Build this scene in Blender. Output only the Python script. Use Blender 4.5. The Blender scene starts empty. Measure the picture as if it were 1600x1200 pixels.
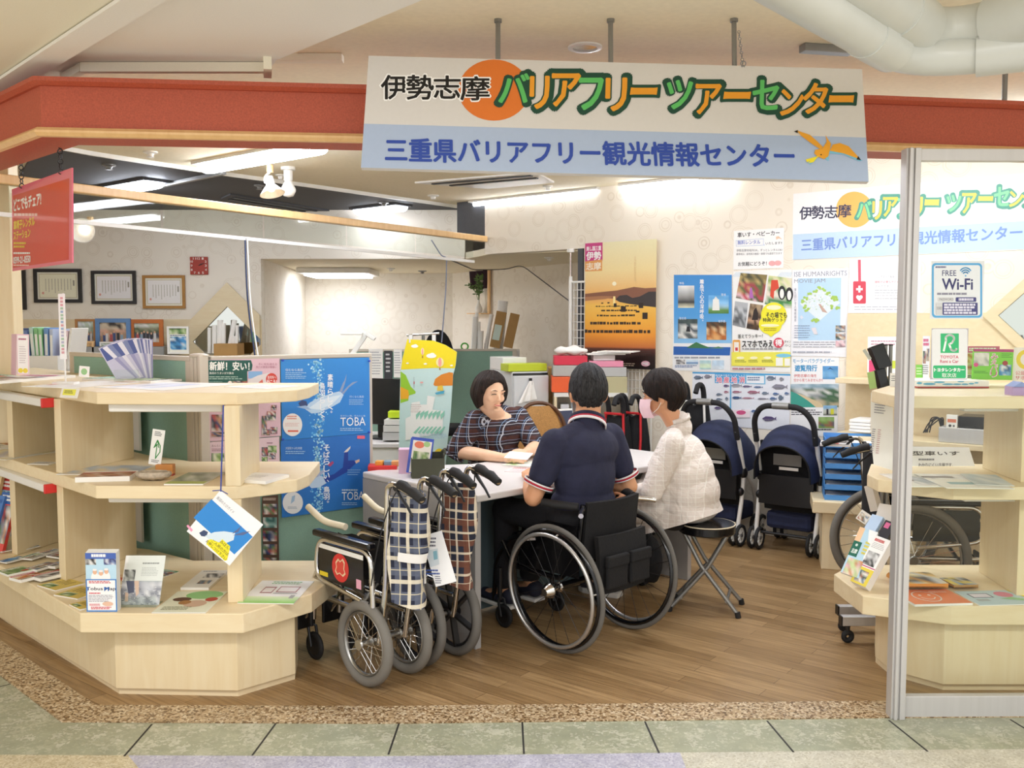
import bpy, math, random
from math import sin, cos, pi, radians, atan, atan2, sqrt
from mathutils import Vector, Matrix
random.seed(11)
S = bpy.context.scene
COL = S.collection
# --- camera
CAMH, FPX = 1.53, 1430.0
PIT = atan(95 / FPX)
cam_d = bpy.data.cameras.new('camera')
cam_d.sensor_width = 36.0
cam_d.lens = 36.0 * FPX / 1600.0
cam_d.clip_start = 0.05
cam = bpy.data.objects.new('camera', cam_d)
COL.objects.link(cam)
cam.location = (0, 0, CAMH)
cam.rotation_euler = (pi / 2 - PIT, 0, 0)
S.camera = cam
# --- world, exposure
W = bpy.data.worlds.new('world')
S.world = W
W.use_nodes = True
bg = W.node_tree.nodes['Background']
bg.inputs[0].default_value = (1.0, 0.985, 0.965, 1)
bg.inputs[1].default_value = 0.68
S.view_settings.view_transform = 'Standard'
S.view_settings.look = 'None'
S.view_settings.gamma = 1.0
S.view_settings.use_curve_mapping = False
S.view_settings.exposure = 1.05
S.cycles.use_denoising = True
S.cycles.max_bounces = 7
S.cycles.diffuse_bounces = 4
S.cycles.glossy_bounces = 3
S.cycles.transmission_bounces = 6
S.cycles.transparent_max_bounces = 10
S.cycles.caustics_reflective = False
S.cycles.caustics_refractive = False
S.cycles.sample_clamp_indirect = 6.0
# mall corridor ceiling lamps (behind and above the camera)
def area_lamp(loc, size, power, color, rz=0.0):
 d = bpy.data.lights.new('corridor_lamp', 'AREA')
 d.shape = 'RECTANGLE'
 d.size, d.size_y = size
 d.energy = power
 d.color = color
 o = bpy.data.objects.new('corridor_lamp', d)
 o.location = loc
 o.rotation_euler = (0, 0, rz)
 COL.objects.link(o)
 return o
for lx in (-1.6, 0.2, 2.0):
 area_lamp((lx, 0.9, 2.60), (1.2, 0.3), 16, (1.0, 0.985, 0.96))
# --- rays through the photograph
def ray(px, py):
 x, y = (px - 800) / FPX, (600 - py) / FPX
 return Vector((x, cos(PIT) + y * sin(PIT), -sin(PIT) + y * cos(PIT)))
CAMP = Vector((0, 0, CAMH))
def P(px, py, Y):
 r = ray(px, py)
 return CAMP + r * (Y / r.y)
def G(px, py, z=0.0):
 r = ray(px, py)
 return CAMP + r * ((z - CAMH) / r.z)
def PLN(px, py, o, n):
 r = ray(px, py)
 return CAMP + r * ((o - CAMP).dot(n) / r.dot(n))
def V(*a):
 return Vector(a)
def XY(v, z=0.0):
 return Vector((v[0], v[1], z))
# --- colour and materials
def lin(h):
 if isinstance(h, (tuple, list)):
  return tuple(h[:3])
 h = h.lstrip('#')
 if len(h) == 3:
  h = ''.join(c * 2 for c in h)
 out = []
 for i in (0, 2, 4):
  c = int(h[i:i + 2], 16) / 255
  out.append(c / 12.92 if c <= 0.04045 else ((c + 0.055) / 1.055) ** 2.4)
 return tuple(out)
MATS = {}
def new_mat(name):
 m = bpy.data.materials.new(name)
 m.use_nodes = True
 MATS[name] = m
 nt = m.node_tree
 return m, nt, nt.nodes, nt.links, nt.nodes['Principled BSDF']
def N(nt, t, **kw):
 n = nt.nodes.new(t)
 for k, v in kw.items():
  setattr(n, k, v)
 return n
def ramp(nt, stops, interp='LINEAR'):
 r = nt.nodes.new('ShaderNodeValToRGB')
 r.color_ramp.interpolation = interp
 e = r.color_ramp.elements
 while len(e) < len(stops):
  e.new(0.5)
 for i, (p, c) in enumerate(stops):
  e[i].position = p
  e[i].color = tuple(lin(c)) + (1,)
 return r
def mat(name, color='#ffffff', rough=0.5, metal=0.0, var=0.06, scale=12.0, bump=0.0, stretch=(1, 1, 1), coat=0.0, spec=0.5):
 """A plain material with a little procedural mottling."""
 if name in MATS:
  return MATS[name]
 m, nt, ns, ln, b = new_mat(name)
 c = lin(color)
 tc = N(nt, 'ShaderNodeTexCoord')
 mp = N(nt, 'ShaderNodeMapping')
 mp.inputs['Scale'].default_value = stretch
 nz = N(nt, 'ShaderNodeTexNoise')
 nz.inputs['Scale'].default_value = scale
 nz.inputs['Detail'].default_value = 4
 ln.new(tc.outputs['Object'], mp.inputs[0])
 ln.new(mp.outputs[0], nz.inputs['Vector'])
 lo = tuple(x * (1 - var) for x in c)
 hi = tuple(min(1, x * (1 + var)) for x in c)
 r = ramp(nt, [(0.3, lo), (0.7, hi)])
 ln.new(nz.outputs['Fac'], r.inputs[0])
 ln.new(r.outputs[0], b.inputs['Base Color'])
 b.inputs['Roughness'].default_value = rough
 b.inputs['Metallic'].default_value = metal
 b.inputs['Coat Weight'].default_value = coat
 b.inputs['Specular IOR Level'].default_value = spec
 if bump:
  bp = N(nt, 'ShaderNodeBump')
  bp.inputs['Strength'].default_value = bump
  bp.inputs['Distance'].default_value = 0.01
  ln.new(nz.outputs['Fac'], bp.inputs['Height'])
  ln.new(bp.outputs[0], b.inputs['Normal'])
 return m
def emis(name, color, strength):
 m, nt, ns, ln, b = new_mat(name)
 b.inputs['Base Color'].default_value = (0.9, 0.9, 0.9, 1)
 b.inputs['Emission Color'].default_value = tuple(lin(color)) + (1,)
 b.inputs['Emission Strength'].default_value = strength
 return m
def glass(name, tint='#eef6f2', alpha=0.06, rough=0.02):
 """Thin architectural glass: clear, with mirror-like sheen."""
 m, nt, ns, ln, b = new_mat(name)
 tr = N(nt, 'ShaderNodeBsdfTransparent')
 tr.inputs[0].default_value = tuple(lin(tint)) + (1,)
 gl = N(nt, 'ShaderNodeBsdfGlossy')
 gl.inputs['Roughness'].default_value = rough
 fr = N(nt, 'ShaderNodeLayerWeight')
 fr.inputs[0].default_value = 0.5
 pw = N(nt, 'ShaderNodeMath', operation='POWER')
 pw.inputs[1].default_value = 5.0
 ln.new(fr.outputs['Facing'], pw.inputs[0])
 ad = N(nt, 'ShaderNodeMath', operation='ADD')
 ad.inputs[1].default_value = alpha
 mx = N(nt, 'ShaderNodeMixShader')
 ln.new(pw.outputs[0], ad.inputs[0])
 ln.new(ad.outputs[0], mx.inputs[0])
 ln.new(tr.outputs[0], mx.inputs[1])
 ln.new(gl.outputs[0], mx.inputs[2])
 ln.new(mx.outputs[0], ns['Material Output'].inputs[0])
 return m
def wood(name, a, b_, rough=0.42, grain=(1.2, 1.2, 0.12), scale=28.0):
 m, nt, ns, ln, b = new_mat(name)
 tc = N(nt, 'ShaderNodeTexCoord')
 mp = N(nt, 'ShaderNodeMapping')
 mp.inputs['Scale'].default_value = grain
 nz = N(nt, 'ShaderNodeTexNoise')
 nz.inputs['Scale'].default_value = scale
 nz.inputs['Detail'].default_value = 6
 nz.inputs['Distortion'].default_value = 0.6
 ln.new(tc.outputs['Object'], mp.inputs[0])
 ln.new(mp.outputs[0], nz.inputs['Vector'])
 r = ramp(nt, [(0.32, b_), (0.68, a)])
 ln.new(nz.outputs['Fac'], r.inputs[0])
 ln.new(r.outputs[0], b.inputs['Base Color'])
 b.inputs['Roughness'].default_value = rough
 return m
def print_mat(name='print', rough=0.45, coat=0.0):
 m, nt, ns, ln, b = new_mat(name)
 at = N(nt, 'ShaderNodeVertexColor', layer_name='Col')
 tc = N(nt, 'ShaderNodeTexCoord')
 nz = N(nt, 'ShaderNodeTexNoise')
 nz.inputs['Scale'].default_value = 60
 mx = N(nt, 'ShaderNodeMix', data_type='RGBA', blend_type='MULTIPLY')
 mx.inputs[0].default_value = 0.05
 ln.new(tc.outputs['Object'], nz.inputs['Vector'])
 ln.new(at.outputs[0], mx.inputs[6])
 ln.new(nz.outputs['Fac'], mx.inputs[7])
 ln.new(mx.outputs[2], b.inputs['Base Color'])
 b.inputs['Roughness'].default_value = rough
 b.inputs['Coat Weight'].default_value = coat
 return m
def plaid(name, base, bands, ax=(0, 2), rough=0.85, rot=0.0, coord='Object'):
 """bands: (axis 0/1, period m, offset m, width m, colour, opacity)"""
 m, nt, ns, ln, b = new_mat(name)
 tc = N(nt, 'ShaderNodeTexCoord')
 sp = N(nt, 'ShaderNodeSeparateXYZ')
 mp = N(nt, 'ShaderNodeMapping')
 mp.inputs['Rotation'].default_value = (0, 0, rot)
 ln.new(tc.outputs[coord], mp.inputs[0])
 ln.new(mp.outputs[0], sp.inputs[0])
 cur = None
 for (a, per, off, wd, colr, op) in bands:
  ad = N(nt, 'ShaderNodeMath', operation='ADD')
  ad.inputs[1].default_value = off + 100 * per
  ln.new(sp.outputs[ax[a]], ad.inputs[0])
  md = N(nt, 'ShaderNodeMath', operation='MODULO')
  md.inputs[1].default_value = per
  ln.new(ad.outputs[0], md.inputs[0])
  lt = N(nt, 'ShaderNodeMath', operation='LESS_THAN')
  lt.inputs[1].default_value = wd
  ln.new(md.outputs[0], lt.inputs[0])
  mu = N(nt, 'ShaderNodeMath', operation='MULTIPLY')
  mu.inputs[1].default_value = op
  ln.new(lt.outputs[0], mu.inputs[0])
  mx = N(nt, 'ShaderNodeMix', data_type='RGBA')
  ln.new(mu.outputs[0], mx.inputs[0])
  if cur is None:
   mx.inputs[6].default_value = tuple(lin(base)) + (1,)
  else:
   ln.new(cur, mx.inputs[6])
  mx.inputs[7].default_value = tuple(lin(colr)) + (1,)
  cur = mx.outputs[2]
 ln.new(cur, b.inputs['Base Color'])
 nz = N(nt, 'ShaderNodeTexNoise'); nz.inputs['Scale'].default_value = 15; nz.inputs['Distortion'].default_value = 1.2
 bp = N(nt, 'ShaderNodeBump'); bp.inputs['Strength'].default_value = .55; bp.inputs['Distance'].default_value = .02
 ln.new(tc.outputs['Object'], nz.inputs['Vector']); ln.new(nz.outputs['Fac'], bp.inputs['Height']); ln.new(bp.outputs[0], b.inputs['Normal'])
 b.inputs['Roughness'].default_value = rough
 return m
# --- mesh builder
class MB:
 def __init__(s, M=None):
  s.v, s.f, s.mi, s.c, s.mats = [], [], [], [], []
  s.M = M or Matrix()
 def mid(s, m):
  m = m if not isinstance(m, str) else MATS[m]
  if m not in s.mats:
   s.mats.append(m)
  return s.mats.index(m)
 def add(s, vs, fs, m, col=None, cols=None):
  o = len(s.v)
  k = s.mid(m)
  M = s.M
  s.v.extend((M @ Vector(p)) for p in vs)
  cc = lin(col) if col is not None else (0.8, 0.8, 0.8)
  for f in fs:
   s.f.append([o + i for i in f])
   s.mi.append(k)
   s.c.append([cols[i] for i in f] if cols else cc)
  return s
 def box(s, lo, hi, m, col=None, M=None):
  (a, b, c), (d, e, f) = lo, hi
  vs = [(a, b, c), (d, b, c), (d, e, c), (a, e, c), (a, b, f), (d, b, f), (d, e, f), (a, e, f)]
  if M is not None:
   vs = [M @ Vector(p) for p in vs]
  return s.add(vs, [(0, 3, 2, 1), (4, 5, 6, 7), (0, 1, 5, 4), (1, 2, 6, 5), (2, 3, 7, 6), (3, 0, 4, 7)], m, col)
 def bar(s, p0, p1, w, h, m, col=None, up=(0, 0, 1)):
  """rectangular bar between two points, w across, h along up"""
  p0, p1 = Vector(p0), Vector(p1)
  d = p1 - p0
  L = d.length
  d.normalize()
  u = Vector(up)
  x = d.cross(u)
  if x.length < 1e-4:
   x = d.cross(Vector((1, 0, 0)))
  x.normalize()
  u = x.cross(d)
  M = Matrix.Translation(p0) @ Matrix((x, d, u)).transposed().to_4x4()
  return s.box((-w / 2, 0, -h / 2), (w / 2, L, h / 2), m, col, M)
 def prism(s, poly, z0, z1, m, col=None):
  n = len(poly)
  a = sum(poly[i][0] * poly[(i + 1) % n][1] - poly[(i + 1) % n][0] * poly[i][1] for i in range(n))
  if a < 0:
   poly = poly[::-1]
  vs = [(p[0], p[1], z0) for p in poly] + [(p[0], p[1], z1) for p in poly]
  fs = [tuple(range(n))[::-1], tuple(range(n, 2 * n))]
  fs += [(i, (i + 1) % n, n + (i + 1) % n, n + i) for i in range(n)]
  return s.add(vs, fs, m, col)
 def tube(s, pts, r, m, n=8, closed=False, caps=True, col=None, sq=1.0):
  pts = [Vector(p) for p in pts]
  k = len(pts)
  rs = r if isinstance(r, (list, tuple)) else [r] * k
  vs, fs = [], []
  prev = None
  for i in range(k):
   if closed:
    t = pts[(i + 1) % k] - pts[i - 1]
   else:
    t = pts[min(i + 1, k - 1)] - pts[max(i - 1, 0)]
   if t.length < 1e-9:
    t = Vector((0, 0, 1))
   t.normalize()
   if prev is None:
    a = t.cross(Vector((0, 0, 1)))
    if a.length < 1e-3:
     a = t.cross(Vector((1, 0, 0)))
   else:
    a = prev - t * prev.dot(t)
    if a.length < 1e-4:
     a = t.cross(Vector((0, 1, 0)))
   a.normalize()
   prev = a
   b = t.cross(a)
   for j in range(n):
    q = 2 * pi * j / n
    vs.append(pts[i] + a * (cos(q) * rs[i]) + b * (sin(q) * rs[i] * sq))
  for i in range(k if closed else k - 1):
   for j in range(n):
    i2 = (i + 1) % k
    fs.append((i * n + j, i * n + (j + 1) % n, i2 * n + (j + 1) % n, i2 * n + j))
  if caps and not closed:
   fs.append(tuple(range(n))[::-1])
   fs.append(tuple(range((k - 1) * n, k * n)))
  return s.add(vs, fs, m, col)
 def cyl(s, p0, p1, r, m, n=16, r1=None, col=None):
  return s.tube([p0, p1], [r, r if r1 is None else r1], m, n, col=col)
 def torus(s, c, ax, R, r, m, n=32, k=8, sq=1.0):
  c, ax = Vector(c), Vector(ax).normalized()
  a = ax.orthogonal().normalized()
  b = ax.cross(a)
  vs, fs = [], []
  for i in range(n):
   q = 2 * pi * i / n
   d = a * cos(q) + b * sin(q)
   for j in range(k):
    p = 2 * pi * j / k
    vs.append(c + d * (R + r * cos(p)) + ax * (r * sq * sin(p)))
  for i in range(n):
   for j in range(k):
    fs.append((i * k + j, ((i + 1) % n) * k + j, ((i + 1) % n) * k + (j + 1) % k, i * k + (j + 1) % k))
  return s.add(vs, fs, m)
 def lathe(s, prof, m, n=24, M=None, col=None):
  vs, fs = [], []
  for r, z in prof:
   for j in range(n):
    q = 2 * pi * j / n
    vs.append(Vector((r * cos(q), r * sin(q), z)))
  if M is not None:
   vs = [M @ p for p in vs]
  for i in range(len(prof) - 1):
   for j in range(n):
    fs.append((i * n + j, i * n + (j + 1) % n, (i + 1) * n + (j + 1) % n, (i + 1) * n + j))
  if prof[0][0] > 1e-6:
   fs.append(tuple(range(n))[::-1])
  if prof[-1][0] > 1e-6:
   fs.append(tuple(range((len(prof) - 1) * n, len(prof) * n)))
  return s.add(vs, fs, m, col)
 def ell(s, c, rad, m, nu=20, nv=12, M=None, fn=None, col=None):
  vs = []
  for i in range(nv + 1):
   th = pi * i / nv
   for j in range(nu):
    q = 2 * pi * j / nu
    d = Vector((sin(th) * cos(q), sin(th) * sin(q), cos(th)))
    p = Vector((d.x * rad[0], d.y * rad[1], d.z * rad[2]))
    if fn:
     p = fn(p, d)
    if M is not None:
     p = M @ p
    vs.append(p + Vector(c))
  fs = []
  for i in range(nv):
   for j in range(nu):
    fs.append((i * nu + j, (i + 1) * nu + j, (i + 1) * nu + (j + 1) % nu, i * nu + (j + 1) % nu))
  return s.add(vs, fs, m, col)
 def loft(s, rings, m, caps=True, col=None, closed=True):
  n = len(rings[0])
  vs = [p for r in rings for p in r]
  fs = []
  for i in range(len(rings) - 1):
   for j in range(n if closed else n - 1):
    fs.append((i * n + j, i * n + (j + 1) % n, (i + 1) * n + (j + 1) % n, (i + 1) * n + j))
  if caps and closed:
   fs.append(tuple(range(n))[::-1])
   fs.append(tuple(range((len(rings) - 1) * n, len(rings) * n)))
  return s.add(vs, fs, m, col)
 def grid(s, fn, nu, nv, m, thick=0.0, col=None, cfn=None):
  """surface fn(u,v) in 0..1; thick gives it a back side"""
  vs = [Vector(fn(i / nu, j / nv)) for i in range(nu + 1) for j in range(nv + 1)]
  cols = [cfn(i / nu, j / nv) for i in range(nu + 1) for j in range(nv + 1)] if cfn else None
  w = nv + 1
  fs = [(i * w + j, (i + 1) * w + j, (i + 1) * w + j + 1, i * w + j + 1) for i in range(nu) for j in range(nv)]
  if thick:
   nrm = [Vector((0, 0, 0)) for _ in vs]
   for f in fs:
    nn = (vs[f[1]] - vs[f[0]]).cross(vs[f[3]] - vs[f[0]])
    for k in f:
     nrm[k] += nn
   o = len(vs)
   vs = vs + [p - q.normalized() * thick for p, q in zip(vs, nrm)]
   if cols:
    cols = cols + cols
   fs = fs + [tuple(o + k for k in f[::-1]) for f in fs]
   edge = [(i * w, (i + 1) * w) for i in range(nu)] + [((i + 1) * w + nv, i * w + nv) for i in range(nu)] + \
     [(j + 1, j) for j in range(nv)] + [(nu * w + j, nu * w + j + 1) for j in range(nv)]
   fs += [(b, a, o + a, o + b) for a, b in edge]
  return s.add(vs, fs, m, col, cols)
 def build(s, name, parent=None, mw=None, smooth=None, bevel=0.0, center=True, mods=None):
  me = bpy.data.meshes.new(name)
  o = bpy.data.objects.new(name, me)
  vs = s.v
  if parent is None and mw is None and center and vs:
   lo = [min(p[k] for p in vs) for k in range(3)]
   hi = [max(p[k] for p in vs) for k in range(3)]
   mw = Matrix.Translation(((lo[0] + hi[0]) / 2, (lo[1] + hi[1]) / 2, lo[2]))
   vs = [p - mw.translation for p in vs]
  me.from_pydata([tuple(p) for p in vs], [], s.f)
  for m in s.mats:
   me.materials.append(m)
  if s.mi:
   me.polygons.foreach_set('material_index', s.mi)
  at = me.color_attributes.new('Col', 'FLOAT_COLOR', 'CORNER')
  buf = []
  for f, c in zip(s.f, s.c):
   if isinstance(c, list):
    for q in c:
     buf += [q[0], q[1], q[2], 1]
   else:
    buf += [c[0], c[1], c[2], 1] * len(f)
  at.data.foreach_set('color', buf)
  if smooth:
   me.polygons.foreach_set('use_smooth', [True] * len(s.f))
   me.update()
   me.set_sharp_from_angle(angle=radians(smooth))
  me.update()
  COL.objects.link(o)
  if parent is not None:
   o.parent = parent
  if mw is not None:
   if parent is not None:
    o.matrix_local = parent_world(parent).inverted() @ mw
   else:
    o.matrix_world = mw
  if bevel:
   bm = o.modifiers.new('bevel', 'BEVEL')
   bm.width = bevel
   bm.segments = 2
   bm.limit_method = 'ANGLE'
   bm.angle_limit = radians(40)
  return o
def parent_world(o):
 M = o.matrix_basis.copy()
 if o.parent is not None:
  M = parent_world(o.parent) @ o.matrix_parent_inverse @ M
 return M
def tag(o, label, cat, group=None, kind=None):
 o['label'] = label
 o['category'] = cat
 if group:
  o['group'] = group
 if kind:
  o['kind'] = kind
 return o
def thing(name, label, cat, loc=(0, 0, 0), rz=0.0, group=None):
 o = bpy.data.objects.new(name, None)
 o.empty_display_size = 0.05
 COL.objects.link(o)
 o.location = loc
 o.rotation_euler = (0, 0, rz)
 return tag(o, label, cat, group)
def struct(o):
 o['kind'] = 'structure'
 return o
def dup(root, loc, rz, label, group=None):
 r = root.copy()
 COL.objects.link(r)
 r.location = loc
 r.rotation_euler = (0, 0, rz)
 r['label'] = label
 if group:
  r['group'] = group
 for ch in list(root.children):
  c = ch.copy()
  COL.objects.link(c)
  c.parent = r
  for g in list(ch.children):
   d = g.copy()
   COL.objects.link(d)
   d.parent = c
 return r
def bez(p0, p1, p2, n=8):
 p0, p1, p2 = Vector(p0), Vector(p1), Vector(p2)
 return [p0 * (1 - t) ** 2 + p1 * 2 * t * (1 - t) + p2 * t * t for t in [i / n for i in range(n + 1)]]
def rounded(pts, r, n=5):
 """polyline with its inner corners rounded"""
 pts = [Vector(p) for p in pts]
 out = [pts[0]]
 for i in range(1, len(pts) - 1):
  a, b, c = pts[i - 1], pts[i], pts[i + 1]
  d1, d2 = (a - b), (c - b)
  k = min(r, d1.length * 0.49, d2.length * 0.49)
  out += bez(b + d1.normalized() * k, b, b + d2.normalized() * k, n)
 return out + [pts[-1]]
def frame(o, x, n):
 """matrix with origin o, x axis along x, z axis along n"""
 x, n = Vector(x).normalized(), Vector(n).normalized()
 y = n.cross(x).normalized()
 x = y.cross(n)
 return Matrix.Translation(Vector(o)) @ Matrix((x, y, n)).transposed().to_4x4()
# --- lettering
_TX = {}
def text_geo(s, off=0.0):
 k = (s, off)
 if k in _TX:
  return _TX[k]
 c = bpy.data.curves.new('lettering', 'FONT')
 c.body, c.size, c.resolution_u, c.offset, c.fill_mode = s, 1.0, 2, off, 'FRONT'
 o = bpy.data.objects.new('lettering', c)
 COL.objects.link(o)
 ev = o.evaluated_get(bpy.context.evaluated_depsgraph_get())
 me = ev.to_mesh()
 vs = [(p.co.x, p.co.y) for p in me.vertices]
 fs = [tuple(p.vertices) for p in me.polygons]
 ev.to_mesh_clear()
 bpy.data.objects.remove(o)
 bpy.data.curves.remove(c)
 _TX[k] = (vs, fs)
 return vs, fs
class Sheet:
 """A printed sheet: flat panel in its own plane, print laid on it as thin layers."""
 def __init__(s, TL, TR, BL, bg='#ffffff', thick=0.0015, m='print', back=None, nobase=False):
  s.TL = Vector(TL)
  x = Vector(TR) - s.TL
  s.Wd = x.length
  x.normalize()
  y = s.TL - Vector(BL)
  y = y - x * y.dot(x)
  s.Ht = y.length
  y.normalize()
  s.n = x.cross(y)
  s.x, s.y = x, y
  s.mw = Matrix.Translation(s.TL) @ Matrix((x, y, s.n)).transposed().to_4x4()
  s.mb = MB()
  s.m = m
  s.k = 0
  s.z = (0, 0, 1.0)
  if not nobase:
   s.mb.box((0, -s.Ht, -thick), (s.Wd, 0, 0), m, bg)
 def at(s, a, b):
  """photo pixel (through the zoom s.z) or, when s.z is None, fractions of the sheet"""
  if s.z is None:
   return a * s.Wd, -b * s.Ht
  q = PLN(s.z[0] + a / s.z[2], s.z[1] + b / s.z[2], s.TL, s.n) - s.TL
  return q.dot(s.x), q.dot(s.y)
 def lay(s):
  s.k += 1
  return 0.0002 + s.k * 0.00014
 def poly(s, pts, col, raw=False):
  z = s.lay()
  q = [(p if raw else s.at(*p)) for p in pts]
  n = len(q)
  a = sum(q[i][0] * q[(i + 1) % n][1] - q[(i + 1) % n][0] * q[i][1] for i in range(n))
  if a < 0:
   q = q[::-1]
  cols = None
  if isinstance(col, list):
   cols = [lin(c) for c in (col[::-1] if a < 0 else col)]
   col = None
  s.mb.add([(p[0], p[1], z) for p in q], [tuple(range(n))], s.m, col, cols)
 def rect(s, x0, y0, x1, y1, col, col2=None):
  if col2:
   s.poly([(x0, y0), (x1, y0), (x1, y1), (x0, y1)], [col, col, col2, col2])
  else:
   s.poly([(x0, y0), (x1, y0), (x1, y1), (x0, y1)], col)
 def oval(s, cx, cy, rx, ry, col, n=28):
  s.poly([(cx + rx * cos(2 * pi * i / n), cy + ry * sin(2 * pi * i / n)) for i in range(n)], col)
 def line(s, pts, w, col):
  """stroke of width w (metres)"""
  q = [Vector(s.at(*p)) for p in pts]
  for a, b in zip(q, q[1:]):
   d = (b - a)
   if d.length < 1e-6:
    continue
   d.normalize()
   p = Vector((-d.y, d.x)) * w / 2
   e = d * w * 0.35
   s.poly([tuple(a + p - e), tuple(b + p + e), tuple(b - p + e), tuple(a - p - e)], col, raw=True)
   s.k -= 1
  s.k += 1
 def text(s, t, x0, y0, x1, y1, col, off=0.0, slant=0.0, dy=0.0):
  """lettering that fills the box; dy shifts the right end (same units as the box)"""
  vs, fs = text_geo(t)
  if not vs:
   return
  a, b = min(p[0] for p in vs), max(p[0] for p in vs)
  c, d = min(p[1] for p in vs), max(p[1] for p in vs)
  h = max(d - c, 0.01)
  z = s.lay()
  A = Vector(s.at(x0, y1)); B = Vector(s.at(x1, y1 + dy)); D = Vector(s.at(x0, y0))
  ex, ey = B - A, D - A
  em = off * ey.length / max(h, .7)
  sh = [(0, 0)]
  if off:
   k = 12 if off > .05 else 6
   sh += [(cos(2 * pi * i / k) * em, sin(2 * pi * i / k) * em) for i in range(k)]
  for q_, (dx, dy_) in enumerate(sh):
   out = []
   for p in vs:
    u, w = (p[0] - a) / max(b - a, 1e-4), (p[1] - c) / h
    q = A + ex * (u + slant * w) + ey * w
    out.append((q.x + dx, q.y + dy_, z + q_ * 9e-6))
   s.mb.add(out, fs, s.m, col)
 def vtext(s, t, x0, y0, x1, y1, col, off=0.0):
  n = len(t)
  st = (y1 - y0) / n
  for i, ch in enumerate(t):
   if ch != ' ':
    if ch in '。、':
     s.text(ch, x0 + (x1 - x0) * .55, y0 + st * (i + .1), x0 + (x1 - x0) * .9, y0 + st * (i + .4), col, off)
    else:
     s.text(ch, x0, y0 + st * (i + .06), x1, y0 + st * (i + .94), col, off)
    s.k -= 1
  s.k += 1
 def lines(s, x0, y0, x1, y1, n, col, fill=0.5, rnd=None):
  """rows of fine print too small to read"""
  rr = rnd or random
  z = s.lay()
  st = (y1 - y0) / n
  for i in range(n):
   x = x0
   end = x1 - (x1 - x0) * rr.uniform(0, 0.25)
   while x < end:
    w = (x1 - x0) * rr.uniform(0.05, 0.16)
    e = min(x + w, end)
    q = [s.at(x, y0 + st * i), s.at(e, y0 + st * i), s.at(e, y0 + st * (i + fill)), s.at(x, y0 + st * (i + fill))]
    s.mb.add([(p[0], p[1], z) for p in q[::-1]], [(0, 1, 2, 3)], s.m, col)
    x = e + (x1 - x0) * 0.018
 def photo(s, x0, y0, x1, y1, pal, nx=6, ny=5, seed=0, rows=None):
  """small printed picture: patches of ink blending into each other; rows gives the palette from top to bottom"""
  rr = random.Random(seed)
  z = s.lay()
  vs, cols, fs = [], [], []
  for j in range(ny + 1):
   for i in range(nx + 1):
    p = s.at(x0 + (x1 - x0) * i / nx, y0 + (y1 - y0) * j / ny)
    vs.append((p[0], p[1], z))
    if rows:
     r = rows[min(len(rows) - 1, int(j / (ny + 1) * len(rows)))]
     c = lin(rr.choice(r) if isinstance(r, (list, tuple)) else r)
    else:
     c = lin(rr.choice(pal))
    k = rr.uniform(0.85, 1.1)
    cols.append(tuple(min(1, q * k) for q in c))
  w = nx + 1
  for j in range(ny):
   for i in range(nx):
    fs.append((j * w + i, (j + 1) * w + i, (j + 1) * w + i + 1, j * w + i + 1))
  s.mb.add(vs, fs, s.m, None, cols)
 def build(s, name, label=None, cat=None, group=None, parent=None):
  o = s.mb.build(name, parent, mw=s.mw)
  if label:
   tag(o, label, cat, group)
  return o
def sheet_px(o, n, tl, tr, bl, **kw):
 """sheet whose corners are seen at three photo pixels on the plane (o, n)"""
 q = [PLN(p[0], p[1], o, n) + n * 0.004 for p in (tl, tr, bl)]
 q[1].z = q[0].z
 return Sheet(q[0], q[1], q[2], **kw)
PALS = dict(
 sea=['#2d6fb0', '#4b97cf', '#8cc4e4', '#e6eef2', '#2a5c86'],
 food=['#b5482c', '#d98a3c', '#e9d6a8', '#7c4a28', '#c9302a', '#f0e6d0'],
 green=['#5d8a4a', '#89a860', '#c6d6a0', '#3f6a3a', '#e8ead0'],
 grey=['#dcdcdc', '#9a9a9a', '#5c5c5c', '#c0c0c0', '#303030', '#efefef'],
 folk=['#3a4a78', '#c89878', '#e8e0d8', '#8c8c94', '#b05050', '#2c2c34', '#6a8a58'],
 town=['#c8b8a0', '#8a8f98', '#5a7a98', '#e8e4dc', '#a86a50', '#4a5a48'],
)
def cover(s, rr, base=None):
 """front of a leaflet or magazine in fractions of the sheet"""
 s.z = None
 pal = PALS[rr.choice(list(PALS))]
 acc = rr.choice(['#c8342e', '#2a5ea8', '#2f8f5a', '#e8b82a', '#d8648a', '#e57a2a', '#5a3f8a', '#3a9fc8'])
 k = rr.random()
 if k < 0.4:
  s.photo(0.0, 0.22, 1.0, 0.86, pal, 6, 6, rr.random())
  s.rect(0.0, 0.0, 1.0, 0.2, acc)
  s.lines(0.08, 0.05, 0.92, 0.17, 2, '#ffffff', 0.6, rr)
  s.lines(0.06, 0.89, 0.8, 0.98, 2, '#555555', 0.5, rr)
 elif k < 0.75:
  s.photo(0.06, 0.36, 0.5, 0.66, pal, 4, 4, rr.random())
  s.photo(0.54, 0.30, 0.95, 0.6, PALS[rr.choice(list(PALS))], 4, 4, rr.random())
  s.lines(0.08, 0.07, 0.92, 0.26, 2, acc, 0.7, rr)
  s.lines(0.08, 0.7, 0.9, 0.94, 5, '#777777', 0.4, rr)
 else:
  s.photo(0.0, 0.0, 1.0, 1.0, pal, 7, 8, rr.random())
  s.lines(0.1, 0.08, 0.9, 0.24, 2, '#ffffff', 0.65, rr)
  s.oval(0.75, 0.8, 0.16, 0.1, acc)
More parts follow.
